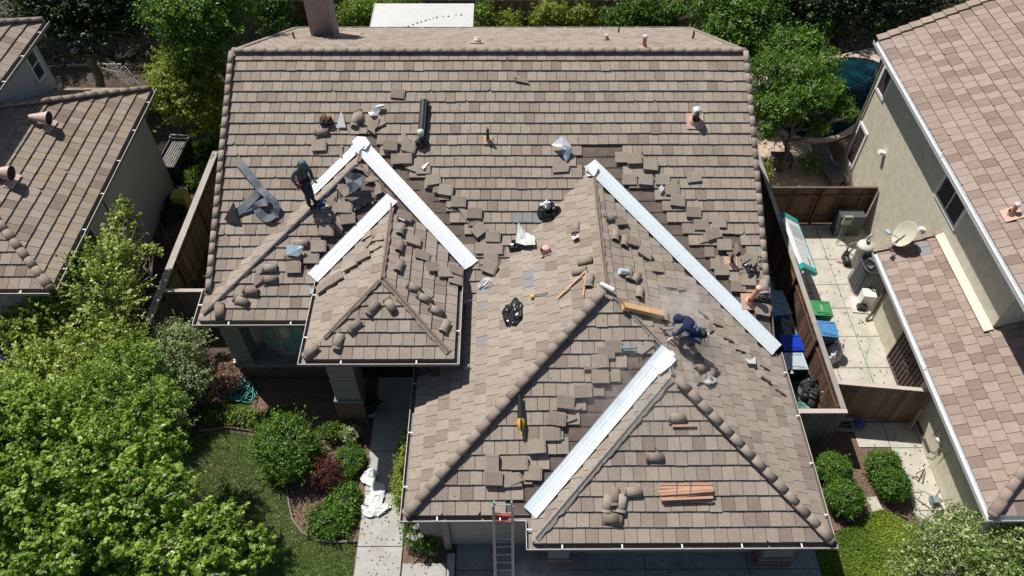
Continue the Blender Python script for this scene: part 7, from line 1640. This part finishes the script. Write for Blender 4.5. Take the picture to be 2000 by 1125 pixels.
# lounge chair and small table by the pool
def lounger(label, c, rot):
    q = rz(rot); t = thing('patio_lounger', label, 'lounger', c, q); GRY = mat('lounger_grey', (.10, .10, .115), .8, 0, .15)
    mb = MB(); mb.box((0, -.3, .32), (.66, 1.3, .08)); part('seat', mb, GRY, t); mb = MB(); mb.box((0, .62, .50), (.66, .75, .07), rot3('X', 32)); part('backrest', mb, GRY, t)
    for x in (-.28, .28):
        for y in (-.85, .35): mb = MB(); mb.box((x, y, .15), (.05, .05, .3)); part('leg', mb, BLK, t)
    return t
pL = hz(1615, 325, .3); lounger('grey cushioned lounger on the patio beside the neighbour wall', (pL.x, pL.y, .02), 12)
pt_ = hz(1528, 308, .4); tb_ = thing('patio_table', 'low dark patio table with wicker pattern beside the poolside tree', 'table', (pt_.x, pt_.y, .02)); mb = MB(); mb.box((0, 0, .42), (.8, .6, .05)); part('tabletop', mb, mat('table_brown', (.14, .11, .10), .6), tb_)
for x in (-.34, .34):
    for y in (-.24, .24): mb = MB(); mb.box((x, y, .2), (.05, .05, .4)); part('leg', mb, BLK, tb_)
# black raised planter bench, drying rack, odds and ends on the left
pb = hz(337, 300, .9); bn_ = thing('slatted_bench', 'black slatted storage bench behind the left house wall', 'bench', (pb.x, pb.y, 0), rz(-4)); BLKW = mat('black_slat', (.035, .032, .03), .7, 0, .4, 10)
for k in range(7): mb = MB(); mb.box((-.27+.09*k, 0, .86), (.055, 1.55, .03)); part('slat', mb, mat('worn_slat', (.22, .21, .20), .8, 0, .7, 16), bn_)
for x in (-.36, .36): mb = MB(); mb.box((x, 0, .5), (.05, 1.75, .95)); part('side_board', mb, BLKW, bn_)
for y in (-.85, .85): mb = MB(); mb.box((0, y, .5), (.72, .05, .95)); part('end_board', mb, BLKW, bn_)
mb = MB(); mb.box((0, .98, 1.02), (.8, .05, .05)); mb.box((-.38, .9, 1.0), (.05, .2, .05)); mb.box((.38, .9, 1.0), (.05, .2, .05)); part('top_rail', mb, FG, bn_)
pr_ = hz(215, 135, .9); dr = thing('drying_rack', 'grey wire clothes drying rack standing behind the left roof', 'drying rack', (pr_.x, pr_.y, 0)); WIR = mat('rack_wire', (.42, .43, .42), .5, .3)
c1 = [hz(u, v, z) for u, v, z in ((200, 133, 1.0), (218, 121, 1.0), (243, 128, 1.0), (226, 140, 1.0))]; c2 = [hz(u, v, z) for u, v, z in ((226, 140, 1.), (243, 128, 1.), (271, 162, .55), (248, 170, .55))]
mb = MB()
for cc in (c1, c2):
    mb.tube(cc+[cc[0]], .014, 5)
part('frame', mb, WIR, dr, True)
for cc, n in ((c1, 5), (c2, 9)):
    for k in range(1, n): mb = MB(); mb.tube([cc[0].lerp(cc[3], k/n), cc[1].lerp(cc[2], k/n)], .008, 4); part('wire', mb, WIR, dr, True)
mb = MB()
for a, b in ((c1[3], hz(226, 168, 0)), (c1[0], hz(240, 165, 0)), (c1[2], hz(205, 165, 0))): mb.tube([a, b], .013, 5)
part('leg', mb, WIR, dr, True)
mb = MB(); mb.tube([hz(95, 130, .15), hz(180, 126, .15), hz(300, 126, .15), hz(380, 128, .15)], .05, 6); solo('edging_timber', mb, mat('pale_edging', (.30, .29, .26), .8), 'long pale timber edging across the shaded back yard', 'garden edging')
yb2 = hz(365, 390, .4); yl = thing('yellow_basket', 'yellow mesh basket behind the left fence cap', 'basket', (yb2.x-.2, yb2.y, 0)); YM = mat('yellow_mesh', (.55, .50, .08), .6); mb = MB(); mb.box((0, 0, .35), (.5, .5, .7)); part('basket_body', mb, YM, yl)
mb = MB()
for k in range(6): mb.tube([(-.25+.1*k, -.26, .72), (-.25+.1*k, .26, .72)], .012, 4); mb.tube([(-.26, -.25+.1*k, .72), (.26, -.25+.1*k, .72)], .012, 4)
part('mesh_top', mb, mat('yellow_wire', (.65, .60, .15), .6), yl)
mb = MB(); mb.slab([hz(345, 372, .6), hz(362, 371, .6), hz(364, 366, .7), hz(352, 364, .7)], (0, 0, -.02)); solo('white_board', mb, WHT, 'small white board beside the yellow mesh basket', 'board')
mb = MB(); c = hz(322, 500, .0); mb.tube([hz(285, 500, .1), hz(300, 460, 1.0), hz(309, 428, 1.5), hz(318, 445, 1.2), hz(335, 480, .5), hz(334, 530, 0)], .02, 6); solo('arched_trellis', mb, mat('trellis_grey', (.13, .14, .15), .7), 'thin grey arched trellis pole in the dark side yard', 'trellis')
for k, (u, v, s_) in enumerate(((345, 400, .4), (335, 425, .35), (352, 415, .3))): crumple('dark_pot', ['topmost', 'lowest', 'rightmost'][k]+' dark heap of garden bits behind the left fence', 'garden rubbish', 0, 0, s_, s_, .4, mat('junk_dark', (.035, .03, .028), .8, 0, .6, 12), loc=hz(u, v, .0), seed=70+k)
rk = MB()
for k in range(26):
    u, v = random.choice([(random.uniform(100, 150), random.uniform(95, 125)), (random.uniform(200, 250), random.uniform(90, 122)), (random.uniform(250, 290), random.uniform(95, 120)), (random.uniform(310, 330), random.uniform(275, 300))]); s_ = random.uniform(.08, .3)
    rk.lathe([(0, -.5*s_), (s_*.7, -.2*s_), (s_*.8, .1*s_), (s_*.4, .4*s_), (0, .45*s_)], 7, hz(u, v, .1), axis=rot3('X', random.uniform(-30, 30)), smooth=False)
tag(part('rubble_stones', rk, mat('pale_rubble', (.34, .29, .24), .9, 0, .5, 8)), 'pale broken stones lying in the shaded back yard', None, None, 'stuff')
rw = MB(); rw.span((-10, 34.5, 2.2), (10, 39, 2.3)); solo('rear_neighbour_roof', rw, mat('far_white_roof', (.45, .46, .48), .6, 0, .1), 'edge of a flat pale roof just beyond the back fence', 'roof')
